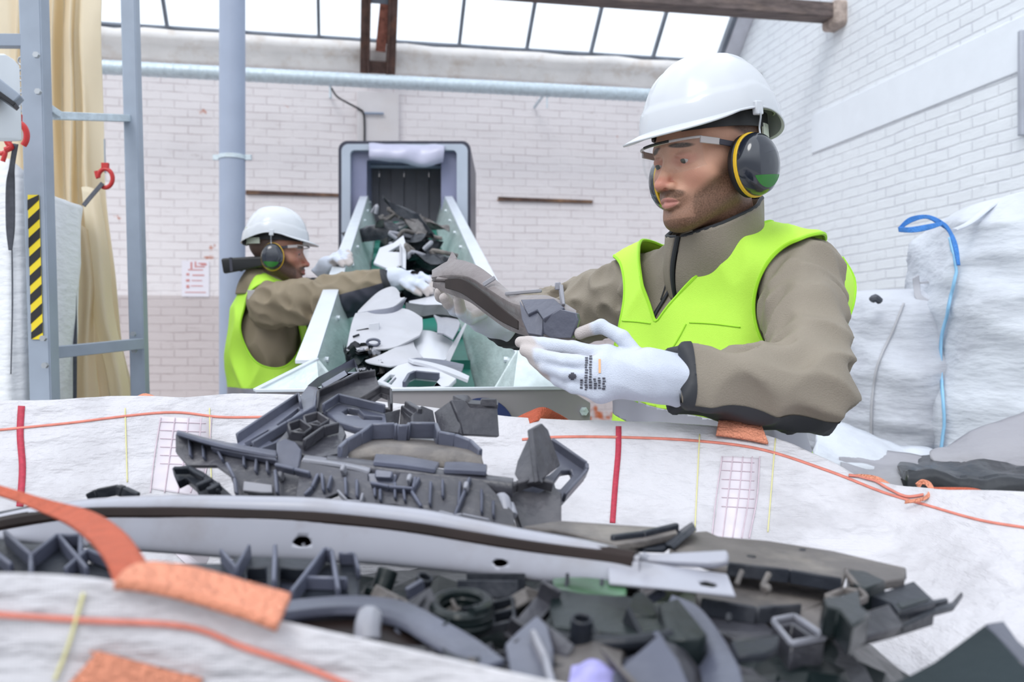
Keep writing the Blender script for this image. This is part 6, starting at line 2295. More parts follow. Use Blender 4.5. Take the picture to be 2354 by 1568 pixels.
def build_head(M, skin, root_name, label, yellow=True, goggles=True):
    me = npmesh(HV, HF, root_name)
    for n_, w in (('flush', w_f), ('hair', w_h), ('beard', w_b), ('lips', w_l), ('brow', w_br)):
        paint(me, n_, w)
    body = link(root_name, me, skin)
    tag(body, label, 'person')
    body.matrix_world = M

    def put(o):
        o.parent = body
        o.matrix_parent_inverse = Matrix.Identity(4)
        return o
    for s in (-1, 1):
        k = MB()
        k.lathe([(.0001, -.0122)] + [(.0122 * math.cos(t), .0122 * math.sin(t)) for t in [math.radians(-80 + 16 * i) for i in range(11)]] + [(.0001, .0122)], Matrix.Translation((s * .031, -.0785, .0035)), 24, cap=False)
        e = put(k.build('eye', M_eye, smooth=True))
        k = MB()
        k.lathe([(.0125 * math.sin(t), .0125 * math.cos(t)) for t in [math.radians(29 - 4 * i) for i in range(8)]] + [(.00005, .0125)], Matrix.Translation((s * .031, -.0785, .0035)) @ Matrix.Rotation(math.radians(112), 4, 'X') @ Matrix.Rotation(math.radians(-6), 4, 'Y'), 20)
        i_ = k.build('iris', M_iris, smooth=True)
        i_.parent = e
        i_.matrix_parent_inverse = Matrix.Identity(4)
    # helmet
    hm = link('helmet', mesh(HELV, HELF), [M_helmet])
    sol = solid(hm, .0028, -1)
    flatshade(hm, 50)
    put(hm)
    hm['label'] = 'white safety helmet'

    def sub(o, par=hm):
        o.parent = par
        o.matrix_parent_inverse = Matrix.Identity(4)
        return o
    k = MB()
    ring(k, .046, .070, .081, .104, .006, .004, 25, 335)
    sub(k.build('head_band', M_cush, smooth=True))
    k = MB()
    ring(k, .030, .052, .082, .105, .006, .003, 115, 245, rise=lambda a: -.0)
    sub(k.build('nape_strap', M_helmin, smooth=True))
    k = MB()
    k.box((0, .118, .040), (.05, .014, .024))
    sub(k.build('ratchet_knob', M_cush, bevel=.003))
    k = MB()
    ring(k, .070, .090, .096, .118, .006, .003, 100, 150)
    ring(k, .070, .090, .096, .118, .006, .003, 210, 260)
    sub(k.build('cradle_strap', M_helmin, smooth=True))
    # ear defenders
    for s in (-1, 1):
        R = Matrix.Translation((s * .083, -.001, -.020)) @ Matrix.Rotation(math.radians(90 * s), 4, 'Y') @ Matrix.Rotation(math.radians(0), 4, 'Z')
        Sx = Matrix.Diagonal((1.0, .80, 1, 1))
        k = MB()
        k.lathe([(.030, -.008), (.046, -.006), (.051, .0), (.051, .006), (.047, .010)], R @ Sx, 36)
        ed = sub(k.build('ear_defender', M_cush, smooth=True), body)
        ed['label'] = 'dark ear defender cup'
        if True:
            k = MB()
            k.lathe([(.046, .010), (.0525, .011), (.0525, .016), (.048, .018)], R @ Sx, 36)
            sub(k.build('coloured_ring', M_muffy, smooth=True), ed)
        k = MB()
        k.lathe([(.050, .016), (.0505, .024), (.047, .034), (.040, .041), (.028, .0455), (.012, .0475), (.0001, .048)], R @ Sx, 40, cap=False)
        cup = sub(k.build('ear_cup', M_muff, smooth=True), ed)
        k = MB()
        vv, ff = [], []
        k.lathe([(.0400, .0418), (.028, .0462), (.020, .0472)], R @ Sx, 40, cap=False)
        v2, f2 = clip_mesh(k.v, k.f, lambda v: v.z + .040)
        if f2:
            sub(link('green_facet', mesh(v2, f2), M_muffg), ed)  # painted green reflection low on the dark cup
        k = MB()
        k.tube(crom([(s * .1145, .004, .070), (s * .117, .004, .055), (s * .112, .004, .036), (s * .118, .001, .014), (s * .128, .000, .002)], 5), .0016, 8)
        sub(k.build('wire_arm', M_chain, smooth=True), ed)
        k = MB()
        k.box((s * .112, .004, .068), (.010, .016, .022))
        sub(k.build('helmet_clip', M_helmet, bevel=.002), ed)
    if goggles:
        rows = []
        for z, push in ((.030, 0.0), (.020, .001), (.006, .001), (-.008, -.001), (-.020, -.006)):
            r_ = []
            for i in range(13):
                u = -1 + i / 6
                x = .071 * math.sin(u * 1.25) / math.sin(1.25)
                y = -.070 - .047 * math.cos(u * 1.32) - push
                zz = z
                if z < 0:
                    zz = z * (1 - .55 * math.exp(-(u / .16) ** 2)) * (1 - .35 * abs(u) ** 3)
                r_.append(Vector((x, y, zz)))
            rows.append(r_)
        vs, fs = sheet(rows, 3, 3)
        gl = link('safety_glasses', mesh(vs, fs), M_clear)
        solid(gl, .0015)
        sub(gl, body)
        gl['label'] = 'clear wraparound safety glasses'
        k = MB()
        k.tube(crom([r + Vector((0, -.001, .001)) for r in rows[0]], 3), .0022, 8)
        sub(k.build('brow_bar', M_clearf, smooth=True), gl)
        k = MB()
        k.tube(crom([r + Vector((0, -.003, .0015)) for r in rows[0][4:9]], 3), .0022, 8)
        sub(k.build('nose_frame', M_cush, smooth=True), gl)
        for s in (-1, 1):
            k = MB()
            k.bar((s * .071, -.086, .027), (s * .076, -.050, .022), .004, .011)
            sub(k.build('clear_hinge', M_clearf, bevel=.001), gl)
            k = MB()
            k.bar((s * .076, -.052, .022), (s * .080, .01, .012), .004, .009)
            sub(k.build('temple_arm', M_jnavy, bevel=.001), gl)
    return body


def fingers(name, wrist, palm, chains, cuff_to, m, parent, h=.0016, r0=.0112, pr=.017, coat_dir=None, cuff_r=(.033, .040), wr=.026):
    """glove: palm grown from wrist-to-knuckle capsules, five separate jointed fingers"""
    pts = [wrist] + palm + [p for c in chains for p in c] + [cuff_to]
    lo = [min(p[i] for p in pts) - .05 for i in range(3)]
    hi = [max(p[i] for p in pts) + .05 for i in range(3)]
    g = Grid(lo, hi, h)
    d = g.cap(wrist, cuff_to, cuff_r[0], cuff_r[1])
    pal = None
    for p in palm:
        c = g.cap(wrist, p, wr, pr * .9)
        pal = c if pal is None else smin(pal, c, .012)
    for a, b in zip(palm[:-1], palm[1:]):
        pal = smin(pal, g.cap(a, b, pr * .88), .01)
    d = smin(d, pal, .03)
    fing = None
    for c in chains:
        n = len(c)
        one = None
        for i in range(n - 1):
            ra = r0 * (1.08 - .09 * i)
            rb = r0 * (1.08 - .09 * (i + 1))
            q = g.cap(c[i], c[i + 1], ra, rb)
            one = q if one is None else smin(one, q, .004)
        d = smin(d, one, .006) if fing is None else smin(d, one, .006)
        fing = one if fing is None else np.minimum(fing, one)
    d = d + .0009 * ssn(g.x, g.y, g.z, 5, 130) - .0012 * (1 - np.abs(ssn(g.x, g.y, g.z, 9, 90, 6)) * 1.3).astype(np.float32)
    # flat end of the cuff
    n = Vector(cuff_to) - Vector(wrist)
    n.normalize()
    cut = (g.x - cuff_to[0]) * n.x + (g.y - cuff_to[1]) * n.y + (g.z - cuff_to[2]) * n.z - .004
    d = smax(d, cut, .004)
    v, f = g.mesh(d)
    v = relax(v, f, 2, .5)
    me = npmesh(v, f, name)
    cd = np.array(coat_dir if coat_dir is not None else (0, 1, 0), float)
    me.calc_loop_triangles()
    nr = np.zeros(len(me.vertices) * 3)
    me.vertices.foreach_get('normal', nr)
    nr = nr.reshape(-1, 3)
    co = np.zeros(len(me.vertices) * 3)
    me.vertices.foreach_get('co', co)
    co = co.reshape(-1, 3)
    w = sst(nr @ cd, .15, .5)
    dist = np.full(len(co), 9.0)
    for c in chains:
        dist = np.minimum(dist, np.linalg.norm(co - np.array(c[-1]), axis=1))
    w = np.maximum(w, sst(-dist, -.030, -.020))
    far = ((co - np.array(wrist)) @ np.array(n)) < .0
    w = w * sst(-((co - np.array(wrist)) @ np.array(n)), .0, .02)
    paint(me, 'coat', w)
    o = link(name, me, m)
    adopt(o, parent)
    return o, Hit(v, [tuple(q) for q in f])


def adopt(o, parent):
    o.parent = parent
    bpy.context.view_layer.update()
    o.matrix_parent_inverse = parent.matrix_world.inverted()
    return o


def build_body(root, T, jm):
    """jacket with sleeves, vest, collar, trousers; T holds world-space joints"""
    bpy.context.view_layer.update()
    SL, SR, EL, ER, WL_, WR_ = T['SL'], T['SR'], T['EL'], T['ER'], T['WL'], T['WR']
    xl = (SL - SR)
    xl.z = 0
    xl.normalize()
    yb = Vector((0, 0, 1)).cross(xl)          # towards the back
    c0 = T['chest']
    R = [tuple(xl), tuple(yb), (0, 0, 1)]
    pts = [SL, SR, EL, ER, WL_, WR_, c0 + xl * .2, c0 - xl * .2, c0 + yb * .1, c0 - yb * .1]
    lo = [min(p[i] for p in pts) - .10 for i in range(3)]
    hi = [max(p[i] for p in pts) + .10 for i in range(3)]
    lo[2], hi[2] = .86, c0.z + .30
    g = Grid(lo, hi, .0045)
    top = (SL.z + SR.z) / 2
    ms = T.get('girth', 1.0)

    def at(dx, dy, z):
        p = c0 + xl * dx + yb * dy
        return (p.x, p.y, z)
    tor = g.ell(at(0, .00, top - .13), (.180 * ms, .118 * ms, .19), R)
    tor = smin(tor, g.ell(at(0, -.01, top - .32), (.168 * ms, .122 * ms, .22), R), .05)
    tor = smin(tor, g.ell(at(0, .00, top - .52), (.175 * ms, .125 * ms, .16), R), .05)
    slope = .035
    nb = T['neck']
    tor = smin(tor, g.cap(tuple(SL + Vector((0, 0, .005))), (nb.x, nb.y, nb.z - .01), .052, .060), .05)
    tor = smin(tor, g.cap(tuple(SR + Vector((0, 0, .005))), (nb.x, nb.y, nb.z - .01), .052, .060), .05)
    body0 = tor
    ra, rb, rc = T.get('rad', (.066, .056, .044))
    jk = tor
    for s_, e_, w_ in ((SL, EL, WL_), (SR, ER, WR_)):
        arm = smin(g.cap(s_, e_, ra, rb), g.cap(e_, w_, rb, rc), .018)
        # cuff cut flat
        n = (w_ - e_).normalized()
        cut = (g.x - w_.x) * n.x + (g.y - w_.y) * n.y + (g.z - w_.z) * n.z
        near = g.cap(w_, w_ + n * .05, .08, .08)
        arm = np.where(near < 0, smax(arm, cut.astype(np.float32), .006), arm)
        # folds gather at the elbow and armpit
        dE = np.sqrt((g.x - e_.x) ** 2 + (g.y - e_.y) ** 2 + (g.z - e_.z) ** 2)
        amp = .0080 + .0130 * np.exp(-(dE / .09) ** 2)
        al = (e_ - s_).normalized()
        t_ = (g.x * al.x + g.y * al.y + g.z * al.z)
        wv = .5 * t_ + .006 * ssn(g.x, g.y, g.z, 3, 30, 5)
        fo = ssn((g.x - al.x * t_ * .35) * .62 + al.x * wv, (g.y - al.y * t_ * .35) * .62 + al.y * wv, (g.z - al.z * t_ * .35) * .62 + al.z * wv, 12 + int(s_.x * 9), 100, 6)
        arm = arm - amp * (1 - np.abs(fo) * 1.2)
        jk = smin(jk, arm.astype(np.float32), .022)
    jk = jk - .0060 * (1 - np.abs(ssn(g.x, g.y, g.z * .6, 40, 62, 6)) * 1.3)
    jk = jk.astype(np.float32)
    v, f = g.mesh(jk)
    v = relax(v, f, 2, .5)
    quads = [tuple(q) for q in f]
    vl = [Vector(p) for p in v]
    jk_o = link('jacket', npmesh(v, f), jm)
    jk_o['label'] = T.get('jacket_label', 'khaki softshell jacket')
    adopt(jk_o, root)
    # dark under-sleeve panels, thin shells over the sleeve underside
    HJ = (vl, quads)
    for (s_, e_, w_, nm_) in ((EL, EL, WL_, 'l'), (ER, ER, WR_, 'r')):
        n = (w_ - e_).normalized()
        L_ = (w_ - e_).length
        cutv = T.get('panel', -.32)

        def fld(p):
            t = (p - e_).dot(n)
            r_ = p - e_ - n * t
            k_ = r_.z / (r_.length + 1e-6) - cutv
            return max(k_ * .04, -(t + T.get('panel_back', .05)), t - L_ - .002, r_.length - .085)
        vv, ff = clip_mesh(vl, quads, fld)
        if ff:
            me = mesh(vv, ff)
            nn = [q.normal.copy() for q in me.vertices]
            me = mesh([p + q * .0015 for p, q in zip(vv, nn)], ff)
            adopt(link('sleeve_panel', me, T.get('panel_mat', M_jpanel)), root)
        # dark cuff edging
        def cf(p):
            t = (p - e_).dot(n)
            r_ = p - e_ - n * t
            return max(L_ - .007 - t, t - L_ - .01, r_.length - .085)
        vv, ff = clip_mesh(vl, quads, cf)
        if ff:
            nn = [q.normal.copy() for q in mesh(vv, ff).vertices]
            o = link('cuff_edge', mesh([p + q * .0025 for p, q in zip(vv, nn)], ff), M_jpanel)
            adopt(o, root)
    # vest
    d = (body0 - .020 - .0110 * (1 - np.abs(ssn(g.x, g.y, g.z * .45, 77, 62, 6)) * 1.2)).astype(np.float32)
    v, f = g.mesh(d)
    v = relax(v, f, 3, .5)
    vl = [Vector(p) for p in v]
    quads = [tuple(q) for q in f]
    hemz = T.get('hem', .95)
    hl, hr = T['hole_l'], T['hole_r']           # (centre, radii) of the arm holes in body axes
    vneck, vlow = T['vneck'], T['vlow']

    def vest(p):
        q = p - c0
        u, w = q.dot(xl), q.dot(yb)
        k = hemz - p.z
        for (cc, rr) in (hl, hr):
            t = p - cc
            e = math.sqrt((t.dot(xl) / rr[0]) ** 2 + (t.dot(yb) / rr[1]) ** 2 + (t.z / rr[2]) ** 2)
            k = max(k, (1 - e) * min(rr))
        # V opening in front, closed below vlow
        if w < .02 - .0:
            t = (p.z - vlow) / (vneck - vlow)
            half = .004 + max(0, t) * T.get('vwide', .075)
            uc = T.get('vshift', 0) * (1 - max(0, min(1, t)))
            k = max(k, min(half - abs(u - uc), (p.z - vlow)))
        # neck hole
        t = p - nb
        k = max(k, .078 - math.sqrt(t.dot(xl) ** 2 + (t.dot(yb) * .9) ** 2) if p.z > nb.z - .06 else -1)
        return k
    vv, ff = clip_mesh(vl, quads, vest)
    z0, z1, sl = T['band']

    def bandf(p, a=0.0):
        zz = p.z - sl * (p - c0).dot(xl)
        return zz
    # lime cloth above and below, reflective strip between
    lime_up = clip_mesh(vv, ff, lambda p: z1 - bandf(p))
    lime_dn = clip_mesh(vv, ff, lambda p: bandf(p) - z0)
    bd = clip_mesh(*clip_mesh(vv, ff, lambda p: bandf(p) - z1), lambda p: z0 - bandf(p))
    vo = link('safety_vest', mesh(*lime_up), M_vest)
    solid(vo, .003)
    vo['label'] = 'bright yellow-green safety vest'
    adopt(vo, root)
    for nm_, gm, mm in (('vest_lower_edge', lime_dn, M_vest), ('reflective_strip', bd, M_reflect)):
        if gm[1]:
            o = link(nm_, mesh(*gm), mm)
            solid(o, .003)
            adopt(o, vo)
    # dark piping round the arm holes / binding along the V
    # boundary edges of the upper part
    me = lime_up
    cnt = {}
    for q in me[1]:
        for a, b in zip(q, q[1:] + q[:1]):
            k_ = (min(a, b), max(a, b))
            cnt[k_] = cnt.get(k_, 0) + 1
    bd_e = [e for e, n in cnt.items() if n == 1 and me[0][e[0]].z > z1 + .01]
    adj = {}
    for a, b in bd_e:
        adj.setdefault(a, []).append(b)
        adj.setdefault(b, []).append(a)
    seen = set()
    for st in adj:
        if st in seen:
            continue
        comp, stack = [], [st]
        while stack:
            a = stack.pop()
            if a in seen:
                continue
            seen.add(a)
            comp.append(a)
            stack += [b for b in adj[a] if b not in seen]
        if len(comp) < 30:
            continue
        # walk the chain
        ends = [a for a in comp if len(adj[a]) == 1]
        cur = ends[0] if ends else comp[0]
        path, vis = [cur], {cur}
        while True:
            nx_ = [b for b in adj[cur] if b not in vis]
            if not nx_:
                break
            cur = nx_[0]
            vis.add(cur)
            path.append(cur)
        P_ = [me[0][i] for i in path]
        if len(P_) < 20:
            continue
        for _ in range(3):
            P_ = [P_[0]] + [(P_[i - 1] + P_[i] * 2 + P_[i + 1]) / 4 for i in range(1, len(P_) - 1)] + [P_[-1]]
        k = MB()
        k.tube(P_[::2] + ([P_[0]] if not ends else [P_[-1]]), .0034, 6)
        adopt(k.build('edge_binding', M_vestb, smooth=True), vo)
    # trousers and boots
    leg = MB()
    for s in (-1, 1):
        hp = c0 + xl * (s * .095)
        k = MB()
        k.tube(crom([(hp.x, hp.y, .95), (hp.x + xl.x * s * .01, hp.y, .70), (hp.x + xl.x * s * .02, hp.y - .01, .48), (hp.x + xl.x * s * .02, hp.y, .10)], 4), [.105 - .045 * i / 12 for i in range(13)], 16)
        adopt(k.build('trouser_leg', M_trous, smooth=True), root)
        k = MB()
        b_ = Vector((hp.x + xl.x * s * .02, hp.y, 0))
        g2 = [b_ + yb * .07 + V(0, 0, .05), b_ + V(0, 0, .055), b_ - yb * .10 + V(0, 0, .04), b_ - yb * .17 + V(0, 0, .032)]
        k.tube(g2, [.045, .055, .045, .030], 14)
        k.tube([b_ + V(0, 0, .05), b_ + V(0, 0, .16)], .058, 14)
        adopt(k.build('boot', M_boot, smooth=True), root)
    return jk_o, vo, xl, yb


def collar(root, cb, ct, fwd, rb_, rt_, tilt, m, gap=4):
    """tall standing collar between a lower ring and a tilted upper ring, with a front zip"""
    fw = Vector((fwd[0], fwd[1], 0)).normalized()
    side_ = Vector((0, 0, 1)).cross(fw)
    rows = []
    for j in range(6):
        t = j / 5
        r_ = []
        for i in range(41):
            a = math.radians(gap + (360 - 2 * gap) * i / 40)
            c = cb.lerp(ct, t)
            rr = rb_ + (rt_ - rb_) * t + .006 * math.sin(math.pi * t)
            p = c + fw * (math.cos(a) * rr) + side_ * (math.sin(a) * rr * .96) + Vector((0, 0, -math.cos(a) * tilt * (.25 + .75 * t)))
            p += (fw * math.cos(a) + side_ * math.sin(a)) * .0035 * math.sin(a * 6 + t * 4)
            r_.append(p)
        rows.append(r_)
    vs, fs = sheet(rows, 2, 3)
    o = link('collar', mesh(vs, fs), m)
    solid(o, .006)
    adopt(o, root)
    k = MB()
    k.tube(rows[-1], .0035, 8)
    adopt(k.build('collar_lining_edge', M_jpanel, smooth=True), root)
    k = MB()
    mid_ = [(a + b) / 2 + fw * .003 for a, b in zip([q[0] for q in rows], [q[-1] for q in rows])]
    k.tube(crom(mid_, 3), .0045, 8)
    adopt(k.build('zip', M_jpanel, smooth=True), root)
    return o


# ---------------------------------------------------------------- worker 1, bearded, in front
def headM(cen, face, pitch, roll=0.0, s=1.0):
    face = Vector((face[0], face[1], 0)).normalized()
    yaw = math.atan2(face.x, -face.y)         # rotates -Y onto the facing direction
    return Matrix.Translation(cen) @ Matrix.Rotation(yaw, 4, 'Z') @ Matrix.Rotation(pitch, 4, 'X') @ Matrix.Rotation(roll, 4, 'Y') @ Matrix.Scale(s, 4)


h1 = P(1632, 374, 1.58)
w1 = build_head(headM(h1, (-.855, -.52), math.radians(7), math.radians(0), 1.03), M_skin, 'person',
                'bearded worker in white helmet and yellow-green vest examining scrap with gloved hands')
T1 = dict(SL=P(1842, 640, 1.56), SR=P(1462, 668, 1.80), EL=P(1858, 892, 1.37), ER=P(1268, 738, 1.97), WL=P(1562, 872, 1.32), WR=P(1168, 738, 1.80),
          chest=Vector((.372, 1.70, 1.25)), neck=Vector((.375, 1.665, 1.455)), hem=1.0, band=(1.133, 1.180, -.17),
          vneck=1.47, vlow=1.335, vwide=.098, vshift=-.03, panel=-.66, girth=1.0, jacket_label='khaki brown softshell jacket')
T1['hole_l'] = (T1['SL'] + Vector((.03, -.02, -.05)), (.105, .14, .125))
T1['hole_r'] = (T1['SR'] + Vector((-.045, .0, -.05)), (.085, .13, .12))
jk1, vest1, xl1, yb1 = build_body(w1, T1, M_jacket)
col1 = collar(w1, Vector((.374, 1.672, 1.385)), Vector((.362, 1.612, 1.522)), (-.86, -.50), .088, .084, .040, M_jacket)
JH = Hit([tuple(v.co) for v in jk1.data.vertices], [tuple(p.vertices) for p in jk1.data.polygons])
on_surf('zip', JH, [(1556, 575), (1566, 605), (1555, 640), (1532, 682), (1508, 722), (1500, 745)], 3.2, M_jpanel, w1, off=.003, t=.003)
on_surf('zip_placket', JH, [(1530, 590), (1534, 640), (1520, 690)], 1.2, M_jpanel, w1, off=.002, t=.001)

VH = Hit([tuple(v.co) for v in vest1.data.vertices], [tuple(p.vertices) for p in vest1.data.polygons])
for pts_ in ([(1432, 738), (1465, 740), (1498, 744)], [(1585, 742), (1640, 745), (1702, 753)], [(1578, 745), (1560, 780), (1540, 812)]):  # two stitched seams; the last line paints the shade of a crease
    on_surf('stitched_seam', VH, pts_, 1.3, M_vestb, vest1, off=.0025, t=.001)

# near (left) glove
gl, GH = fingers('glove', P(1490, 864, 1.315), [P(1398, 818, 1.335), P(1380, 843, 1.32), P(1372, 872, 1.315), P(1380, 902, 1.318)],
                 [[P(1398, 816, 1.335), P(1318, 800, 1.35), P(1248, 792, 1.37), P(1197, 787, 1.39)],
                  [P(1380, 842, 1.32), P(1300, 830, 1.33), P(1240, 818, 1.35), P(1206, 806, 1.375)],
                  [P(1370, 872, 1.313), P(1302, 862, 1.325), P(1256, 846, 1.345), P(1228, 826, 1.37)],
                  [P(1378, 902, 1.313), P(1320, 888, 1.325), P(1282, 872, 1.34), P(1254, 850, 1.362)],
                  [P(1480, 838, 1.325), P(1430, 775, 1.335), P(1382, 748, 1.35), P(1334, 766, 1.368)]],
                 P(1562, 874, 1.322), M_glove, w1, coat_dir=(-.1, .85, .5))
gl['label'] = 'white knitted work glove with grey coated fingertips'
M_ink = mat('glove_print', (.06, .06, .08), .7)


def on_glove(pts, w, m=M_ink, off=.0012):
    return on_surf('printed_mark', GH, pts, w, m, gl, off=off, t=.0004)


def gbar(x, y, dx, dy, w):
    """small printed dash"""
    A = [GH.at(x + a * dx - b * dy, y + a * dy + b * dx, .0010) for a, b in ((0, -w), (1, -w), (1, w), (0, w))]
    if None in A:
        return None
    return A


k = MB()
r_ = rid(6)


def dash(x, y, ww, hh):
    A = [GH.at(x + a * ww, y + b * hh, .0009) for a, b in ((0, 0), (1, 0), (1, 1), (0, 1))]
    if None in A:
        return
    nrm = Vector((0, -1, 0))
    k.add(A + [q + nrm * .0004 for q in A], [(0, 1, 2, 3), (7, 6, 5, 4), (0, 4, 5, 1), (1, 5, 6, 2), (2, 6, 7, 3), (3, 7, 4, 0)])


for (xx, y0, y1, sc) in ((1333, 872, 893, 3), (1344, 822, 895, 3), (1354, 818, 893, 3), (1364, 870, 893, 3.2), (1374, 868, 893, 3.2), (1384, 868, 893, 3)):
    y = y0
    while y < y1:
        hh = r_.uniform(2.4, 4.6)
        dash(xx + r_.uniform(0, 1.5), y, r_.uniform(4.5, 7.5), hh)
        y += hh + r_.uniform(1.6, 3)
adopt(k.build('printed_text', M_ink, fix=False), gl)
k = MB()
for i in range(5):
    hw = [4, 8, 9.5, 8, 4][i]
    dash(1316 - hw, 857 + i * 3.2, 2 * hw, 3.2)
adopt(k.build('printed_emblem', M_ink, fix=False), gl)
k = MB()
dash(1376, 826, 5, 32)
adopt(k.build('orange_print', mat('orange_print', (.75, .42, .22), .7), fix=False), gl)

# far (right) glove under the held piece, palm up
gr, _ = fingers('glove', P(1122, 725, 1.79), [P(1085, 700, 1.80), P(1078, 708, 1.775), P(1074, 716, 1.755), P(1076, 724, 1.735)],
                [[P(1085, 700, 1.80), P(1050, 680, 1.80), P(1028, 658, 1.785), P(1022, 640, 1.77)],
                 [P(1078, 708, 1.775), P(1042, 690, 1.78), P(1016, 670, 1.765), P(1008, 652, 1.75)],
                 [P(1074, 716, 1.755), P(1036, 700, 1.755), P(1014, 684, 1.74), P(1010, 668, 1.725)],
                 [P(1076, 724, 1.735), P(1046, 712, 1.73), P(1030, 698, 1.72), P(1022, 684, 1.71)],
                 [P(1110, 720, 1.73), P(1082, 732, 1.715), P(1060, 718, 1.70), P(1054, 692, 1.685)]],
                P(1172, 740, 1.81), M_glove, w1, coat_dir=(-.2, -.6, .6), pr=.015)

# the held piece of scrap
z3 = lambda L: [(960 + .2719 * x, 560 + .2719 * y, Y) for x, y, Y in L]
YY = [1.72, 1.67, 1.62, 1.58, 1.53, 1.48, 1.43, 1.385]
XX = [135, 300, 450, 590, 760, 900, 1120, 1335]
rws = [[(x, y, Y + .03) for x, y, Y in zip(XX, [240, 150, 175, 260, 415, 455, 465, 590], YY)],
       [(x, y, Y + .0) for x, y, Y in zip(XX, [285, 265, 285, 370, 480, 530, 560, 655], YY)],
       [(x, y, Y + .02) for x, y, Y in zip(XX, [310, 300, 335, 440, 570, 640, 690, 720], YY)],
       [(x + 10, y, Y + .01) for x, y, Y in zip(XX, [330, 380, 430, 530, 650, 720, 770, 765], YY)],
       [(x + 10, y, Y + .015) for x, y, Y in zip(XX, [360, 430, 490, 595, 715, 765, 800, 795], YY)]]
M_held = mat('taupe_grey_plastic', (.17, .145, .15), .3, var=.12, vs=14, bump=.2, bs=60, dirt=(.34, .31, .30), dirt_a=.5)
M_held2 = mat('slate_plastic', (.095, .10, .135), .32, var=.15, vs=18, bump=.2, bs=60)
scrap('held_scrap', 'long torn taupe plastic car part held in both gloves of the bearded worker',
      [('body', M_held, ('strip', [z3(r) for r in rws], .005)),
       ('torn_spike', M_held, ('poly', [q[:2] for q in z3([(290, 60, 0), (325, 110, 0), (330, 190, 0), (250, 300, 0), (150, 300, 0), (215, 210, 0)])], Plane((1000, 640, 1.70), (1050, 620, 1.69), (1040, 580, 1.74)), .006)),
       ('dark_hollow', M_p7, ('strip', [z3([(240, 305, 1.68), (380, 300, 1.63), (540, 400, 1.575), (700, 530, 1.52), (860, 660, 1.47)]), z3([(240, 380, 1.67), (380, 425, 1.615), (540, 540, 1.56), (700, 655, 1.51), (860, 735, 1.46)])], .003)),
       ('slate_end', M_held2, ('poly', [q[:2] for q in z3([(870, 470, 0), (1150, 462, 0), (1240, 540, 0), (1200, 560, 0), (1060, 640, 0), (1010, 560, 0), (930, 600, 0)])], Plane((1200, 690, 1.44), (1290, 700, 1.39), (1230, 750, 1.38)), .01),
        ('poly', [q[:2] for q in z3([(1060, 640, 0), (1200, 555, 0), (1340, 590, 0), (1352, 650, 0), (1300, 800, 0), (1130, 800, 0), (1055, 760, 0)])], Plane((1250, 730, 1.39), (1320, 730, 1.365), (1280, 780, 1.38)), .012),
        ('poly', [q[:2] for q in z3([(860, 480, 0), (930, 590, 0), (1010, 560, 0), (1065, 640, 0), (1050, 780, 0), (930, 760, 0), (880, 640, 0)])], Plane((1200, 700, 1.43), (1240, 760, 1.39), (1230, 700, 1.42)), .008)),
       ('thin_tab', M_p6, ('bar', [P(960 + .2719 * 740, 560 + .2719 * 425, 1.53), P(960 + .2719 * 1050, 560 + .2719 * 398, 1.50)], .004, .006), ('bar', [P(1111, 655, 1.57), P(1138, 638, 1.56)], .003, .008),
        ('bar', [P(960 + .2719 * 1160, 560 + .2719 * 360, 1.44), P(960 + .2719 * 1210, 560 + .2719 * 360, 1.44), P(960 + .2719 * 1230, 560 + .2719 * 530, 1.42)], .006, .012))], 'car part')

# the back of the vest standing off behind the arm
vs, fs = sheet([[P(1880, 540, 1.62), P(1905, 560, 1.68), P(1935, 592, 1.74)], [P(1895, 580, 1.62), P(1930, 600, 1.68), P(1962, 640, 1.74)], [P(1915, 640, 1.62), P(1940, 660, 1.66), P(1962, 690, 1.72)],
                [P(1918, 700, 1.60), P(1930, 720, 1.64), P(1945, 745, 1.70)], [P(1910, 790, 1.58), P(1915, 800, 1.61), P(1922, 820, 1.66)], [P(1868, 960, 1.54), P(1890, 950, 1.56), P(1912, 940, 1.62)]], 6, 6)
o = link('vest_back', mesh(vs, fs), M_vest)
solid(o, .003)
adopt(o, vest1)
k = MB()
k.tube(crom([P(1935, 592, 1.738), P(1962, 640, 1.738), P(1962, 690, 1.718), P(1945, 745, 1.698), P(1922, 820, 1.658)], 5), .004, 8)
adopt(k.build('edge_binding', M_vestb, smooth=True), vest1)

# ---------------------------------------------------------------- worker 2, in profile at the conveyor
h2 = P(636, 584, 3.42)
w2 = build_head(headM(h2, (1, .10), math.radians(2), 0, 1.0), M_skin2, 'person',
                'worker in profile by the conveyor in white helmet and yellow-green vest, reaching over belt', goggles=True)
T2 = dict(SR=P(622, 702, 3.30), SL=P(600, 700, 3.66), ER=P(750, 690, 3.22), EL=P(680, 760, 3.72), WR=P(893, 650, 3.2), WL=P(730, 640, 3.62),
          chest=Vector((-.955, 3.50, 1.25)), neck=Vector((-.94, 3.47, 1.50)), hem=1.0, band=(1.03, 1.125, .0),
          vneck=1.5, vlow=1.15, vwide=.08, girth=1.06, rad=(.080, .074, .060), panel=-.05, panel_mat=M_jnavy, panel_back=-.02, jacket_label='khaki softshell jacket with navy under-sleeve')
T2['hole_r'] = (T2['SR'] + Vector((.03, -.02, -.07)), (.16, .15, .165))
T2['hole_l'] = (T2['SL'] + Vector((.03, .02, -.05)), (.10, .12, .12))
jk2, vest2, xl2, yb2 = build_body(w2, T2, M_jacket2)
collar(w2, Vector((-.945, 3.465, 1.475)), Vector((-.925, 3.455, 1.565)), (1, .2), .108, .086, .012, M_jacket2)
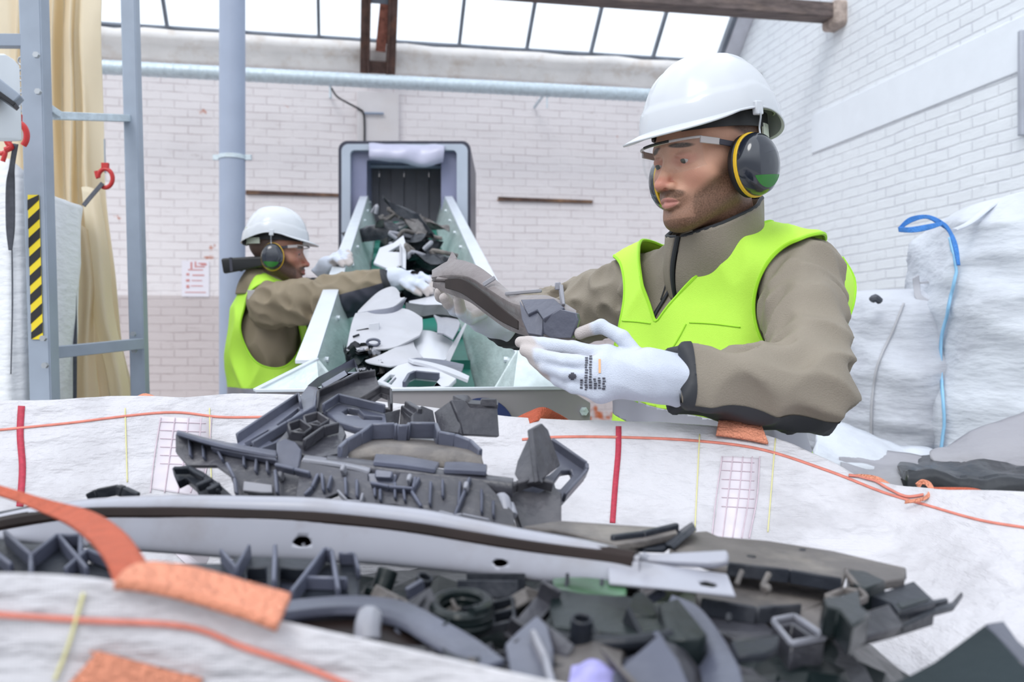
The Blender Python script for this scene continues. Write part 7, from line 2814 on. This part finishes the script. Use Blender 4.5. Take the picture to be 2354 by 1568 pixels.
g2, _ = fingers('glove', P(915, 642, 3.2), [P(948, 634, 3.22), P(950, 640, 3.2), P(950, 647, 3.18), P(947, 654, 3.16)],
                [[P(948, 634, 3.22), P(968, 632, 3.21), P(985, 640, 3.19), P(996, 652, 3.18)],
                 [P(950, 640, 3.2), P(970, 638, 3.185), P(988, 648, 3.17), P(998, 662, 3.16)],
                 [P(950, 647, 3.18), P(968, 648, 3.165), P(984, 660, 3.15), P(992, 672, 3.14)],
                 [P(947, 654, 3.16), P(962, 656, 3.15), P(976, 668, 3.14), P(983, 678, 3.14)],
                 [P(925, 650, 3.16), P(940, 662, 3.15), P(954, 670, 3.15), P(966, 676, 3.15)]],
                P(893, 645, 3.2), M_glove, w2, h=.0024, coat_dir=(0, 0, -1), pr=.016, cuff_r=(.035, .042))
g3, _ = fingers('glove', P(752, 612, 3.6), [P(770, 590, 3.63), P(774, 592, 3.61), P(776, 596, 3.59), P(776, 600, 3.575)],
                [[P(770, 590, 3.63), P(784, 578, 3.63), P(797, 578, 3.62), P(806, 586, 3.61)],
                 [P(774, 592, 3.61), P(788, 582, 3.605), P(801, 586, 3.59), P(808, 596, 3.58)],
                 [P(776, 596, 3.59), P(790, 588, 3.58), P(802, 594, 3.57), P(808, 604, 3.56)],
                 [P(776, 600, 3.575), P(788, 594, 3.565), P(797, 600, 3.555), P(802, 608, 3.55)],
                 [P(760, 600, 3.57), P(770, 596, 3.56), P(780, 602, 3.55), P(788, 610, 3.545)]],
                P(734, 634, 3.6), M_glove, w2, h=.0024, coat_dir=(0, 0, -1), pr=.015, cuff_r=(.032, .038))
k = MB()
pt = P(578, 678, 3.25)
k.box(pt, (.03, .004, .035))
adopt(k.build('name_patch', mat('pale_patch', (.4, .38, .38), .6), bevel=.002), w2)
# neck shield block hanging from the back of his helmet: black ear-defender band behind the neck
k = MB()
nb2 = P(545, 608, 3.40)
k.add(*[[P(508, 594, 3.38), P(612, 588, 3.33), P(612, 612, 3.33), P(514, 630, 3.38), P(508, 594, 3.50), P(612, 588, 3.40), P(612, 612, 3.40), P(514, 630, 3.50)],
        [(0, 1, 2, 3), (7, 6, 5, 4), (0, 4, 5, 1), (1, 5, 6, 2), (2, 6, 7, 3), (3, 7, 4, 0)]])
adopt(k.build('neck_band', M_cush, bevel=.008), w2)
for x in (530, 552):
    k = MB()
    k.bar(P(x, 592, 3.372), P(x + 3, 624, 3.372), .01, .008, up=(0, 1, 0))
    adopt(k.build('neck_band_rib', M_jnavy), w2)
